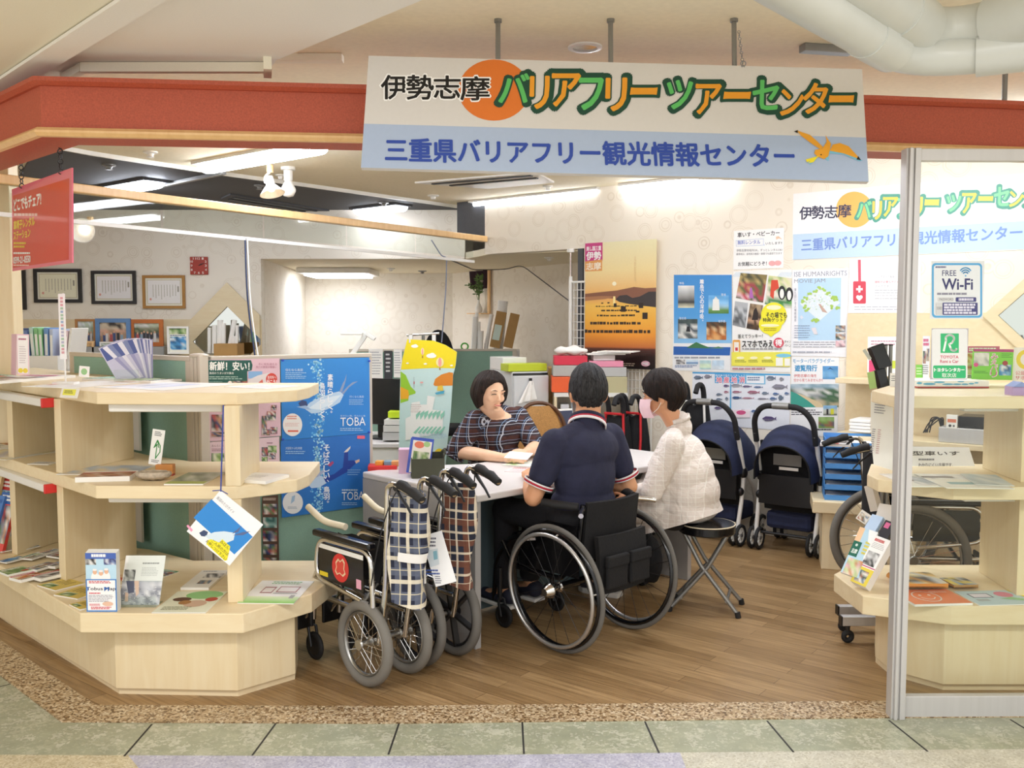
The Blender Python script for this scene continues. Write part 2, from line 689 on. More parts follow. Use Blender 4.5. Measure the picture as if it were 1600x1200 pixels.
# --- shared materials
wood('maple', '#e9d8b4', '#e4d0a8')
wood('maple_flat', '#ebdab6', '#e6d2ab', grain=(0.2, 1.2, 1.2))
wood('beam_tan', '#e8c088', '#dfb47c', rough=0.35)
mat('red_paint', '#b3533a', 0.55, var=0.14, scale=160, bump=0.05)
mat('ceiling_cream', '#f0e6cd', 0.9, var=0.03, scale=40)
mat('ceiling_dark', '#55565a', 0.8, var=0.05, scale=30)
mat('soffit_white', '#efece7', 0.8, var=0.02, scale=200, bump=0.03)
mat('soffit_cream', '#f0ebd9', 0.8, var=0.02, scale=200, bump=0.03)
mat('white_plastic', '#eeece6', 0.35, var=0.02)
mat('white_metal', '#e9e7e2', 0.35, var=0.02)
mat('grey_metal', '#8d8d8b', 0.35, 0.6)
mat('alu', '#c9c7c6', 0.38, 0.35, var=0.03, scale=6, stretch=(8, 8, .3))
mat('chrome', '#d6d4d0', 0.16, 1.0, var=0.03)
mat('steel', '#a9a7a2', 0.28, 0.9, var=0.05)
mat('black_plastic', '#17171a', 0.42, var=0.1)
mat('black_rubber', '#1c1c1e', 0.7, var=0.1)
mat('black_fabric', '#121215', 0.9, var=0.2, scale=80, bump=0.15)
mat('grey_rubber', '#66635e', 0.75, var=0.06)
mat('green_fabric', '#90b5a4', 0.95, var=0.05, scale=150, bump=0.08)
mat('pole_beige', '#c9c0b0', 0.45, var=0.03)
mat('paper_white', '#f3f1ec', 0.7, var=0.02)
mat('cardboard', '#b08a55', 0.85, var=0.06)
mat('black_gloss', '#0e0e11', 0.2, var=0.05)
mat('sign_white', '#e4e1de', 0.5, var=0.01)
print_mat()
print_mat('print_gloss', 0.12, 0.6)
emis('tube_light', '#eef4ff', 17.0)
emis('tube_light_bay', '#eef4ff', 26.0)
mat('tube_grey', '#c9ccc8', .3, var=.02)
emis('panel_light', '#eef4ff', 7.0)
emis('bulb_light', '#fff2dd', 0.9)
glass('glass_clear', '#f8fbf9', .03)
glass('glass_door', '#fbfdfb', 0.02)
def wallpaper():
 m, nt, ns, ln, b = new_mat('wallpaper')
 tc = N(nt, 'ShaderNodeTexCoord')
 nz = N(nt, 'ShaderNodeTexNoise'); nz.inputs['Scale'].default_value = 9
 vo = N(nt, 'ShaderNodeTexVoronoi'); vo.inputs['Scale'].default_value = 6.5
 vo.inputs['Randomness'].default_value = 0.9
 wv = N(nt, 'ShaderNodeMath', operation='MULTIPLY'); wv.inputs[1].default_value = 75
 sn = N(nt, 'ShaderNodeMath', operation='SINE')
 ga = N(nt, 'ShaderNodeMath', operation='GREATER_THAN'); ga.inputs[1].default_value = 0.28
 gb = N(nt, 'ShaderNodeMath', operation='LESS_THAN'); gb.inputs[1].default_value = 0.46
 mu = N(nt, 'ShaderNodeMath', operation='MULTIPLY')
 m2 = N(nt, 'ShaderNodeMath', operation='MULTIPLY')
 m3 = N(nt, 'ShaderNodeMath', operation='MULTIPLY')
 mx = N(nt, 'ShaderNodeMix', data_type='RGBA')
 mx.inputs[6].default_value = lin('#f2eadc') + (1,)
 mx.inputs[7].default_value = lin('#d9ccb8') + (1,)
 ln.new(tc.outputs['Object'], vo.inputs['Vector'])
 ln.new(tc.outputs['Object'], nz.inputs['Vector'])
 ln.new(vo.outputs['Distance'], wv.inputs[0]); ln.new(wv.outputs[0], sn.inputs[0])
 ln.new(vo.outputs['Distance'], ga.inputs[0]); ln.new(vo.outputs['Distance'], gb.inputs[0])
 ln.new(ga.outputs[0], mu.inputs[0]); ln.new(gb.outputs[0], mu.inputs[1])
 ln.new(sn.outputs[0], m2.inputs[0]); ln.new(mu.outputs[0], m2.inputs[1])
 ln.new(m2.outputs[0], m3.inputs[0]); ln.new(nz.outputs['Fac'], m3.inputs[1])
 m3.use_clamp = True
 ln.new(m3.outputs[0], mx.inputs[0])
 ln.new(mx.outputs[2], b.inputs['Base Color'])
 b.inputs['Roughness'].default_value = 0.85
wallpaper()
def woodfloor(ang):
 m, nt, ns, ln, b = new_mat('floor_planks')
 tc = N(nt, 'ShaderNodeTexCoord')
 mp = N(nt, 'ShaderNodeMapping'); mp.inputs['Rotation'].default_value = (0, 0, ang)
 br = N(nt, 'ShaderNodeTexBrick')
 br.inputs['Scale'].default_value = 1.0
 br.inputs['Brick Width'].default_value = 0.9
 br.inputs['Row Height'].default_value = 0.075
 br.inputs['Mortar Size'].default_value = 0.0012
 br.inputs['Bias'].default_value = 0.0
 br.offset = 0.37
 br.inputs['Color1'].default_value = lin('#b3946a') + (1,)
 br.inputs['Color2'].default_value = lin('#987a53') + (1,)
 br.inputs['Mortar'].default_value = lin('#6e5233') + (1,)
 m2 = N(nt, 'ShaderNodeMapping'); m2.inputs['Scale'].default_value = (1.5, 22, 1)
 nz = N(nt, 'ShaderNodeTexNoise'); nz.inputs['Scale'].default_value = 3; nz.inputs['Detail'].default_value = 6
 r = ramp(nt, [(0.3, '#b9b0a4'), (0.7, '#ffffff')])
 mx = N(nt, 'ShaderNodeMix', data_type='RGBA', blend_type='MULTIPLY'); mx.inputs[0].default_value = 0.7
 ln.new(tc.outputs['Object'], mp.inputs[0]); ln.new(mp.outputs[0], br.inputs['Vector'])
 ln.new(mp.outputs[0], m2.inputs[0]); ln.new(m2.outputs[0], nz.inputs['Vector'])
 ln.new(nz.outputs['Fac'], r.inputs[0])
 ln.new(br.outputs['Color'], mx.inputs[6]); ln.new(r.outputs[0], mx.inputs[7])
 ln.new(mx.outputs[2], b.inputs['Base Color'])
 b.inputs['Roughness'].default_value = 0.34
 b.inputs['Specular IOR Level'].default_value = 0.4
def terrazzo(name, base, chips, scale, size=0.5, rough=0.3, fine=None):
 m, nt, ns, ln, b = new_mat(name)
 tc = N(nt, 'ShaderNodeTexCoord')
 nz = N(nt, 'ShaderNodeTexNoise'); nz.inputs['Scale'].default_value = scale * 1.6; nz.inputs['Detail'].default_value = 3
 ad = N(nt, 'ShaderNodeMix', data_type='RGBA', blend_type='ADD'); ad.inputs[0].default_value = min(0.2, 135 / scale ** 2)
 vo = N(nt, 'ShaderNodeTexVoronoi'); vo.inputs['Scale'].default_value = scale
 sp = N(nt, 'ShaderNodeSeparateColor')
 r = ramp(nt, [(0.0, base)] + [(size + (1 - size) * i / len(chips), c) for i, c in enumerate(chips)], 'CONSTANT')
 ln.new(tc.outputs['Object'], nz.inputs['Vector'])
 ln.new(tc.outputs['Object'], ad.inputs[6]); ln.new(nz.outputs['Color'], ad.inputs[7])
 ln.new(ad.outputs[2], vo.inputs['Vector'])
 ln.new(vo.outputs['Color'], sp.inputs[0]); ln.new(sp.outputs[0], r.inputs[0])
 out = r.outputs[0]
 n2 = N(nt, 'ShaderNodeTexNoise'); n2.inputs['Scale'].default_value = 14; n2.inputs['Detail'].default_value = 6
 r2 = ramp(nt, [(0.3, '#d8d8d8'), (0.7, '#ffffff')])
 mx = N(nt, 'ShaderNodeMix', data_type='RGBA', blend_type='MULTIPLY'); mx.inputs[0].default_value = 0.6
 ln.new(tc.outputs['Object'], n2.inputs['Vector']); ln.new(n2.outputs['Fac'], r2.inputs[0])
 ln.new(out, mx.inputs[6]); ln.new(r2.outputs[0], mx.inputs[7])
 ln.new(mx.outputs[2], b.inputs['Base Color'])
 b.inputs['Roughness'].default_value = rough
 return m
terrazzo('granite', '#b59c79', ['#cdb896', '#8a6c48', '#d8c8ac', '#6e5436'], 120, 0.4, 0.3)
terrazzo('green_marble', '#a2a58d', ['#b6b7a0', '#abad94', '#c2c2ae'], 26, 0.6, 0.3)
terrazzo('beige_terrazzo', '#cbbf9f', ['#d9cfb4', '#b9ab88'], 160, 0.5, 0.35)
terrazzo('lavender_terrazzo', '#b9b8c9', ['#cbcad6', '#a5a3ba'], 160, 0.6, 0.35)
terrazzo('pale_terrazzo', '#c9c5b4', ['#d6d3c4', '#b8b39e'], 160, 0.6, 0.35)
# --- plan of the place
CEIL = 2.62
WD = XY(ray(-1030, 505)).normalized()          # along the right wall, away from the camera
WN = Vector((-WD.y * 1.0, WD.x, 0)); WN = Vector((-0.617, -0.787, 0)) if WN.y > 0 else WN
WN = (WN - WD * WN.dot(WD)).normalized()       # into the room
WA = XY(G(1240, 842))
def RW(px, py):
 return PLN(px, py, WA, WN)
def at_col(px, o, d):
 """point of the plan line (o, d) seen at photo column px"""
 r = ray(px, 560)
 k = r.x / r.y
 t = (k * o.y - o.x) / (d.x - k * d.y)
 return o + d * t
WANG = atan2(WD.y, WD.x)
woodfloor(-WANG)
def sweep(mb, path, prof, m, closed=True):
 """extrude profile (offset towards the mall, z) along a plan path with mitred corners"""
 path = [Vector((p[0], p[1], 0)) for p in path]
 rings = []
 for i, p in enumerate(path):
  ds = []
  if i > 0:
   ds.append((p - path[i - 1]).normalized())
  if i < len(path) - 1:
   ds.append((path[i + 1] - p).normalized())
  ns_ = [Vector((d.y, -d.x, 0)) for d in ds]
  if len(ns_) == 2:
   b = (ns_[0] + ns_[1]).normalized()
   b = b / b.dot(ns_[0])
  else:
   b = ns_[0]
  rings.append([p + b * o + Vector((0, 0, z)) for o, z in prof])
 mb.loft(rings, m, caps=closed, closed=closed)
# floor outside: front line of the shop
K1 = XY(G(96, 1129))
KL = (XY(G(0, 1056)) - K1).normalized()
K0 = K1 + KL * 5.0
K2 = XY(G(1391, 1122))
K3 = K1 + (K2 - K1) * 2.2
Km = XY(G(600, 1131))
FRONT = [K0, K1, Km, K2, K3]
mb = MB()
inner = [(-7, 14), (-7, K0.y)] + [(p.x, p.y) for p in FRONT] + [(8, K3.y), (8, 14)]
mb.prism([(p[0], p[1]) for p in inner], -0.06, 0.0, 'floor_planks')
struct(mb.build('floor', center=False))
mb = MB()
sweep(mb, FRONT, [(0.0, -0.05), (0.0, 0.004), (-0.155, 0.004), (-0.155, -0.05)], 'granite')
struct(mb.build('trim_1', center=False))
mb = MB()
sweep(mb, FRONT, [(0.262, -0.06), (0.262, 0.0), (0.001, 0.0), (0.001, -0.06)], 'green_marble')
mat('joint', '#2c2b29', 0.6)
d = (K2 - K1).normalized()
n = Vector((d.y, -d.x, 0))
q0 = XY(G(238, 1131))
for i in range(0, 10):
 a = q0 + d * 0.472 * i
 c = a + n * 0.262
 if i:
  c = c + d * 0.01 * (i - 3)
 mb.bar(a + n * .004 + Vector((0, 0, 0.0004)), c + Vector((0, 0, 0.0004)), 0.007, 0.001, 'joint')
dl = KL
nl = Vector((-dl.y, dl.x, 0)) * (1 if (-dl.y) < 0 else -1)
for i in range(1, 6):
 a = K1 + dl * (0.05 + 0.5 * i)
 mb.bar(a + Vector((0, 0, .0004)), a + Vector((-0.71, -0.71, 0)) * 0.24 + Vector((0, 0, .0004)), 0.004, 0.001, 'joint')
struct(mb.build('floor_tile_strip', center=False))
mb = MB()
b1, b2, b3 = G(180, 1168), G(225, 1210), G(1060, 1169)
mb.prism([(-6, 0.5), (b2.x + (b2.x - b1.x) * 8, 0.5), (b2.x, b2.y), (b1.x, b1.y + .03), (-1.6, 3.4), (-3.2, 4.6), (-6, 8)], -0.06, -0.0005, 'beige_terrazzo')
mb.prism([(b2.x + (b2.x - b1.x) * 8, 0.5), (b2.x, b2.y), (b1.x, b1.y + .03), (b3.x, 3.5), (b3.x, 0.5)], -0.06, -0.0006, 'lavender_terrazzo')
mb.prism([(b3.x, 0.5), (b3.x, 3.5), (7, 3.7), (7, 0.5)], -0.06, -0.0005, 'pale_terrazzo')
mb.box((-6, -4, -0.06), (7, 0.5, -0.0005), 'beige_terrazzo')
struct(mb.build('floor_corridor', center=False))
# --- ceiling
mb = MB()
mb.box((-7, 1.2, CEIL), (8, 15, CEIL + 0.08), 'ceiling_cream')
struct(mb.build('ceiling', center=False))
mb = MB()
dk = [G(60, 226, 2.60), G(140, 241, 2.60), G(335, 271, 2.60), G(480, 291, 2.60), G(758, 330, 2.60)]
back = [dk[-1] + Vector((-1.5, 3.5, 0)), dk[0] + Vector((-2.5, 4.0, 0))]
mb.prism([(p.x, p.y) for p in dk + back], 2.60, CEIL - 0.001, 'ceiling_dark')
for a, c in zip(dk, dk[1:]):
 mb.bar(a + Vector((0, 0, .008)), c + Vector((0, 0, .008)), 0.02, 0.03, 'white_plastic')
struct(mb.build('ceiling_dark_bay', center=False))
# lowered soffit over the mall, 45 degrees to the shop front
SZ = 2.52
mb = MB()
pts = [G(*p, SZ) for p in [(-150, 236), (0, 165), (128, 104), (424, 104), (432, 94), (660, 0), (800, -58), (-150, -58)]]
mb.prism([(p.x, p.y) for p in pts], SZ, CEIL - 0.001, 'soffit_white')
struct(mb.build('ceiling_mall_soffit', center=False))
mb = MB()
pts = [G(*p, SZ - 0.02) for p in [(-220, 262), (0, 138), (228, -8), (300, -58), (-220, -58)]]
mb.prism([(p.x, p.y) for p in pts], SZ - 0.02, SZ - 0.0005, 'soffit_cream')
a, c = G(-90, 196, SZ - .03), G(255, -22, SZ - .03)
mb.bar(a, c, 0.10, 0.012, 'soffit_white')
struct(mb.build('ceiling_soffit_step', center=False))
mb = MB()
mb.bar(G(128, 106, 2.50), G(418, 106, 2.50), 0.03, 0.035, 'soffit_cream')
mb.bar(G(418, 112, 2.50), G(418, 97, 2.50), 0.03, 0.05, 'soffit_cream')
mb.bar(G(100, 122, 2.50), G(130, 106, 2.50), 0.03, 0.03, 'soffit_cream')
struct(mb.build('trim_2', center=False))
# --- red fascia beam
bz = lambda y, Y=None: P(97, y, K1.y).z
F0 = K1 + KL * 5.0
F2 = XY(P(1358, 180, 3.70)); F3 = XY(P(1600, 180, 3.80)); F4 = F3 + (F3 - F2) * 2
FP = [F0, K1, XY(P(570, 180, 3.54)), F2, F3, F4]
zt, z1, z2, z3, z4 = bz(122), bz(134), bz(200), bz(214), bz(213)
mb = MB()
sweep(mb, FP, [(0.03, zt), (-0.16, zt), (-0.16, z4), (0.0, z4), (0.0, z2), (0.0, z1), (0.012, z1), (0.03, z1 + .012)], 'red_paint')
sweep(mb, FP, [(0.0, z2 + .002), (0.018, z2), (0.03, z2 - .012), (0.03, z4 + .01), (0.018, z4 - .002), (0.0, z4 - .003)], 'beam_tan')
struct(mb.build('beam', center=False, smooth=30))
# --- walls
def plan_wall(a, b, z0, z1, th, m, name, back=None):
 a, b = XY(a), XY(b)
 d = (b - a).normalized()
 n = back if back is not None else Vector((-d.y, d.x, 0))
 mb = MB()
 mb.prism([(a.x, a.y), (b.x, b.y), ((b + n * th).x, (b + n * th).y), ((a + n * th).x, (a + n * th).y)], z0, z1, m)
 return struct(mb.build(name, center=False))
BK = -WN
w_open = at_col(912, WA, WD)
w_dark = at_col(758, WA, WD)
w_end = at_col(715, WA, WD)
plan_wall(WA - WD * 5.0, w_open, 0, CEIL, 0.12, 'wallpaper', 'wall_right', BK)
HZ = 2.14
plan_wall(w_open, w_dark, HZ, CEIL, 0.12, 'wallpaper', 'wall_right_header', BK)
plan_wall(w_dark, w_end, 2.31, CEIL, 0.10, 'ceiling_dark', 'wall_dark_return', BK)
OY = 8.75
o_l = P(409, 500, OY); o_r = XY(w_end)
plan_wall((o_l.x, OY, 0), (o_r.x + .05, OY, 0), HZ, CEIL, 0.10, 'wallpaper', 'wall_office_header', Vector((0, 1, 0)))
mb = MB()
mb.prism([(o_l.x - .4, OY + .1), (o_r.x + .02, OY + .1), (w_dark.x, w_dark.y + .1), (w_open.x + .35, w_open.y + .1), (3.2, 9.0), (3.2, 12.2), (-3.6, 12.2)], HZ, HZ + 0.06, 'ceiling_cream')
struct(mb.build('ceiling_office', center=False))
BY = 11.3
c1, c2, c3 = P(478, 500, BY), P(707, 500, BY), P(912, 500, 9.2)
plan_wall((o_l.x, OY + .11, 0), (c1.x, BY, 0), 0, CEIL, 0.1, 'wallpaper', 'wall_office_left', Vector((-1, 0, 0)))
plan_wall((c1.x, BY, 0), (c2.x, BY, 0), 0, CEIL, 0.1, 'wallpaper', 'wall_back', Vector((0, 1, 0)))
plan_wall((c2.x, BY, 0), (c3.x + .9, 9.2 - .9 * (BY - 9.2) / (c3.x - c2.x) * 1.0, 0), 0, CEIL, 0.1, 'wallpaper', 'wall_office_right', Vector((.7, .7, 0)))
LY = 8.75
plan_wall((-7, LY, 0), (o_l.x, LY, 0), 0, CEIL, 0.1, 'wallpaper', 'wall_left', Vector((0, 1, 0)))
plan_wall((-6.6, 3, 0), (-6.6, LY, 0), 0, CEIL, 0.1, 'wallpaper', 'wall_far_left', Vector((-1, 0, 0)))
# dark jamb of the opening
mb = MB()
j = at_col(910, WA, WD)
mb.prism([(j.x, j.y), (j.x + WD.x * .05, j.y + WD.y * .05), (j.x + WD.x * .05 + BK.x * .13, j.y + WD.y * .05 + BK.y * .13), (j.x + BK.x * .13, j.y + BK.y * .13)], 0, HZ, 'ceiling_dark')
struct(mb.build('trim_3', center=False))
# maple wainscot on the left back wall and on the right wall
mb = MB()
wz = P(200, 499, LY).z
mb.box((-6.9, LY - .02, 0), (o_l.x, LY - .0005, wz), 'maple_flat')
struct(mb.build('trim_4', center=False))
mb = MB()
a = RW(1323, 600); 
zr = RW(1323, 490).z
b_ = XY(a) - WD * 4.2
a = XY(a)
mb.prism([(a.x, a.y), (b_.x, b_.y), ((b_ + WN * .02).x, (b_ + WN * .02).y), ((a + WN * .02).x, (a + WN * .02).y)], 0, zr, 'maple_flat')
struct(mb.build('trim_5', center=False))
# wooden jamb post at the far left
mb = MB()
pl = P(8, 500, 5.0)
mb.box((pl.x - .25, 5.0, 0), (P(21, 500, 5.0).x, 5.1, 2.45), 'maple')
struct(mb.build('pillar', center=False, bevel=.004))
# --- ceiling lamps
def tube_fixture(px, py, z, length, width, label, deep=0.05, m='tube_light', housing='white_metal', rz=None, group='recessed fluorescent ceiling lamps'):
 c = G(px, py, z) if py is not None else Vector(px)
 t = thing('fluorescent_lamp', label, 'ceiling light', (c.x, c.y, z), WANG if rz is None else rz, group)
 mb = MB()
 h = 0.03
 mb.box((-length / 2 - .03, -width / 2 - .03, -0.02), (length / 2 + .03, width / 2 + .03, 0.0), housing)
 mb.build('housing', t, bevel=.003)
 mb = MB()
 rings = []
 for i in range(9):
  q = pi * i / 8
  rings.append([Vector((x, cos(q) * width / 2, -0.021 - sin(q) * deep)) for x in (-length / 2, length / 2)])
 mb.loft(rings, m, closed=False)
 mb.build('diffuser', t, smooth=40)
 return t
tube_fixture(405, 240, CEIL, 1.15, 0.16, 'long bright ceiling lamp beside the white track spotlight')
tube_fixture(207, 286, 2.60, 0.62, 0.16, 'short lamp in the dark ceiling above the pink-bordered hanging sign', housing='ceiling_dark', m='tube_light_bay')
tube_fixture(594, 322, 2.60, 0.55, 0.16, 'short lamp in the dark ceiling left of the big hanging sign', housing='ceiling_dark', m='panel_light')
tube_fixture(838, 305, CEIL, 1.3, 0.15, 'long lamp along the wall under the left half of the big hanging sign')
tube_fixture(1062, 280, CEIL, 0.9, 0.15, 'lamp partly hidden by the lower edge of the big hanging sign')
# lamps of the same room hidden above the fascia
tube_fixture((-0.7, 5.0), None, CEIL, 1.2, 0.16, 'ceiling lamp above the brochure shelves')
tube_fixture((0.9, 5.0), None, CEIL, 1.2, 0.16, 'ceiling lamp above the wheelchair user')
tube_fixture((2.3, 5.0), None, CEIL, 1.2, 0.16, 'ceiling lamp above the right-hand brochure shelf')
# square panel lamp of the office
c = G(530, 421, HZ)
t = thing('panel_lamp', 'square panel lamp on the low office ceiling', 'ceiling light', (c.x, c.y, HZ - .002))
mb = MB(); mb.box((-.40, -.40, -.06), (.40, .40, 0), 'white_metal'); mb.build('housing', t, bevel=.01)
mb = MB(); mb.box((-.33, -.33, -.085), (.33, .33, -.061), 'panel_light'); mb.build('diffuser', t, bevel=.008)
# downlight in the mall ceiling
c = G(914, 73, CEIL)
t = thing('downlight', 'round recessed downlight above the big hanging sign', 'ceiling light', (c.x, c.y, CEIL))
mb = MB(); mb.lathe([(.068, 0), (.068, -.006), (.05, -.009), (.048, -.002)], 'white_plastic', 28); mb.build('trim_ring', t, smooth=40)
mb = MB(); mb.lathe([(.048, -.0035), (.03, -.0015), (.0, -.001)], 'chrome', 28); mb.build('reflector', t, smooth=40)
# small ceiling fittings
def fitting(px, py, z, r, label, m='white_plastic', name='smoke_detector', cat='smoke detector'):
 c = G(px, py, z)
 mb = MB(Matrix.Translation((c.x, c.y, z)))
 mb.lathe([(r, 0), (r, -.008), (r * .5, -.014), (r * .35, -.03), (r * .6, -.034), (0, -.036)], m, 18)
 tag(mb.build(name, smooth=40), label, cat)
fitting(235, 237, CEIL, .045, 'white ceiling sprinkler nearest the corner of the red beam', name='sprinkler_head', cat='sprinkler')
fitting(438, 273, CEIL, .04, 'sprinkler behind the white bulb lamp', name='sprinkler_head', cat='sprinkler')
fitting(170, 257, 2.60, .045, 'small fitting in the dark ceiling above the pink-bordered sign', 'grey_metal', 'sprinkler_head', 'sprinkler')
fitting(405, 289, 2.60, .04, 'small dark fitting behind the hanging spotlight', 'grey_metal', 'sprinkler_head', 'sprinkler')
fitting(600, 316, 2.60, .045, 'small fitting above the right short lamp of the dark ceiling', 'grey_metal', 'sprinkler_head', 'sprinkler')
fitting(677, 305, CEIL, .05, 'white sprinkler left of the long wall lamp', name='sprinkler_head', cat='sprinkler')
fitting(856, 290, CEIL, .04, 'white sprinkler beside the dark-slotted ceiling vent', name='sprinkler_head', cat='sprinkler')
fitting(660, 423, HZ, .05, 'grey smoke detector on the low office ceiling', 'grey_metal')
fitting(611, 419, HZ, .045, 'white smoke detector right of the square panel lamp')
fitting(858, 402, HZ, .045, 'white smoke detector on the low ceiling near the wall opening')
# air vents
def vent(pts, z, label, m, slots):
 q = [G(p[0], p[1], z) for p in pts]
 mb = MB()
 mb.prism([(p.x, p.y) for p in q], z - .012, z, m)
 o = thing('air_vent', label, 'air vent', tuple((q[0] + q[2]) / 2))
 off = Matrix.Translation(-o.location)
 mb.v = [off @ p for p in mb.v]
 mb.build('frame', o)
 mb = MB(off)
 for k in slots:
  a, b = q[0].lerp(q[3], k), q[1].lerp(q[2], k)
  a, b = a.lerp(b, .06), b.lerp(a, .06)
  mb.bar(a - Vector((0, 0, .016)), b - Vector((0, 0, .016)), .035, .008, 'black_plastic')
 mb.build('slot', o)
vent([(648, 284), (838, 268), (866, 283), (762, 293)], CEIL, 'white ceiling air vent with dark slots just under the big sign', 'white_metal', (.15, .4))
vent([(345, 309), (470, 330), (515, 328), (360, 302)], 2.60, 'long dark slot vent in the dark ceiling', 'ceiling_dark', (.3, .7))
# track with spotlight and bulb lamp
tz = CEIL
a, b = G(330, 269, tz - .02), G(490, 236, tz - .02)
mb = MB(); mb.bar(a, b, .035, .025, 'white_plastic')
tag(mb.build('lighting_track', bevel=.003), 'white lighting track on the cream ceiling left of the big sign', 'lighting track')
mb = MB(); mb.bar(G(239, 293, 2.585), G(350, 270, 2.585), .035, .025, 'grey_metal'); tag(mb.build('lighting_track'), 'grey lighting track on the dark ceiling', 'lighting track')
def spot(base, tip, label, m='white_plastic', clipm='beam_tan'):
 t = thing('spotlight', label, 'spotlight', tuple(base))
 tip = Vector(tip) - base
 mb = MB(); mb.cyl((0, 0, 0), (0, 0, -.05), .022, clipm, 14); mb.build('clip', t, smooth=40)
 mb = MB(); mb.tube(bez((0, 0, -.05), (-.05, 0, -.07), (-.035, 0, -.12), 8), .006, m, 6); mb.build('arm', t, smooth=40)
 ax = (tip - Vector((-.01, 0, -.08))).normalized()
 M = frame(Vector((-.01, 0, -.08)), ax.orthogonal(), ax)
 L = (tip - Vector((-.01, 0, -.08))).length
 mb = MB(); mb.lathe([(.0, 0), (.028, 0), (.03, L * .5), (.04, L * .55), (.085, L), (.08, L), (.03, L * .6), (0, L * .58)], m, 20, M); mb.build('lamp_shade', t, smooth=35)
 mb = MB(); mb.ell(ax * (L * .62) + Vector((-.01, 0, -.08)), (.03, .03, .03), 'bulb_light', 12, 8); mb.build('bulb', t, smooth=60)
 return t
b0 = G(422, 258, tz - .03)
spot(b0, P(426, 303, b0.y - .02), 'white cone spotlight hanging from the ceiling track')
b0 = P(141, 339, 6.6)
spot(b0, P(128, 360, 6.3), 'white spotlight seen through the glass right of the pink-bordered sign')
b0 = G(450, 261, CEIL)
t = thing('bulb_lamp', 'bare round white bulb in a ceiling socket beside the spotlight', 'lamp', tuple(b0))
mb = MB(); mb.lathe([(.05, 0), (.05, -.02), (.03, -.025), (.03, -.09), (.022, -.1), (0, -.1)], 'white_plastic', 18); mb.build('socket', t, smooth=40)
mb = MB(); mb.lathe([(.018, -.09), (.03, -.11), (.052, -.15), (.052, -.165), (.035, -.2), (0, -.21)], 'white_plastic', 18); mb.build('bulb', t, smooth=60)
# smoke curtain: tan rail, glass panes, bottom rail
A0, A1 = P(60, 275, 4.92), P(758, 371, w_dark.y - .05)
A0 = A0 + (A0 - A1) * .2
t = thing('smoke_curtain', 'clear glass smoke curtain hanging under a long tan ceiling rail', 'smoke curtain', (A0.x, A0.y, 0))
def inT(p):
 return Vector(p) - t.location
zt_ = 2.31
a, b = XY(A0, zt_), XY(A1, zt_)
a.z = b.z = P(115, 291, 5.0).z
mb = MB(); mb.bar(inT(a), inT(b), .06, .05, 'beam_tan'); mb.build('top_rail', t, bevel=.006)
gb = P(725, 395, P(725, 380, w_dark.y - .2).y).z
d = (b - a)
zb0, zb1 = P(110, 342, 5.0).z, gb
b2 = a + d * .965
mb = MB(); mb.bar(inT(XY(a, zb0)), inT(XY(b2, zb0 - .03)), .022, .022, 'white_metal'); mb.build('bottom_rail', t)
n = 6
for i in range(n):
 p, q = a + d * (.965 * i / n + .002), a + d * (.965 * (i + 1) / n - .002)
 mb = MB(); mb.bar(inT(XY(p, (a.z + zb0) / 2 - .01)), inT(XY(q, (a.z + zb0) / 2 - .01)), .006, a.z - zb0 - .03, 'glass_clear'); mb.build('pane', t)
# --- maple display shelves
def pxy(pts, z):
 return [(lambda p: (p.x, p.y))(G(a, b, z)) for a, b in pts]
ZB, ZM, ZT = 0.38, 0.865, 1.245
LD = XY(G(0, 884, ZB) - G(125, 958, ZB)).normalized()          # left run of the left shelf
LP = Vector((-LD.y, LD.x, 0)); LP = LP if LP.y > 0 else -LP    # towards its back
PP = XY(P(311, 560, 4.52))                                     # corner pole of the office divider
def slab(pts, z, th, lback=0.55):
 q = pxy(pts, z)
 far = Vector((*pxy(pts[1:2], z)[0], 0)) if False else None
 a = Vector((q[0][0], q[0][1], 0))
 left_far = a + LD * 1.2
 back = [(PP.x + .62, PP.y - .14), (PP.x + .0, PP.y - .14), (PP.x - .30, PP.y + .08), ((a + LP * lback).x, (a + LP * lback).y), ((left_far + LP * lback).x, (left_far + LP * lback).y), (left_far.x, left_far.y)]
 return q + back, z - th, z
shelf = thing('display_shelf', 'low maple brochure shelf with three tiers and cut corners at the left shop front', 'display shelf', tuple(XY(G(250, 1050))))
def inS(mb):
 mb.M = Matrix.Translation(-shelf.location)
 return mb
def sh_slab(name, pts, z, th):
 mb = inS(MB())
 poly, z0, z1 = slab(pts, z, th)
 mb.prism(poly, z0, z1, 'maple_flat')
 return mb.build(name, shelf, bevel=.004)
sh_slab('bottom_shelf', [(0, 884), (125, 958), (380, 959), (487, 928), (527, 898)], ZB, .08)
sh_slab('middle_shelf', [(0, 713), (150, 759), (369, 760), (464, 749), (483, 741)], ZM, .054)
sh_slab('top_shelf', [(0, 593), (151, 613), (369, 614), (464, 609), (483, 605)], ZT, .05)
base = pxy([(0, 973), (182, 1087), (372, 1091), (462, 1064), (466, 1040)], 0)
a = Vector((*base[0], 0)); lf = a + LD * 1.2
poly = base + [(PP.x + .5, PP.y - .2), (PP.x - .1, PP.y), ((a + LP * .5).x, (a + LP * .5).y), ((lf + LP * .5).x, (lf + LP * .5).y), (lf.x, lf.y)]
mb = inS(MB()); mb.prism(poly, .03, ZB - .08, 'maple')
mb.build('plinth', shelf, bevel=.003)
mb = inS(MB()); cx = sum(p[0] for p in base) / 5
mb.prism([(p[0] * .985 + cx * .015, p[1] + .02) for p in poly], 0, .031, 'maple_flat')
mb.build('kick_board', shelf)
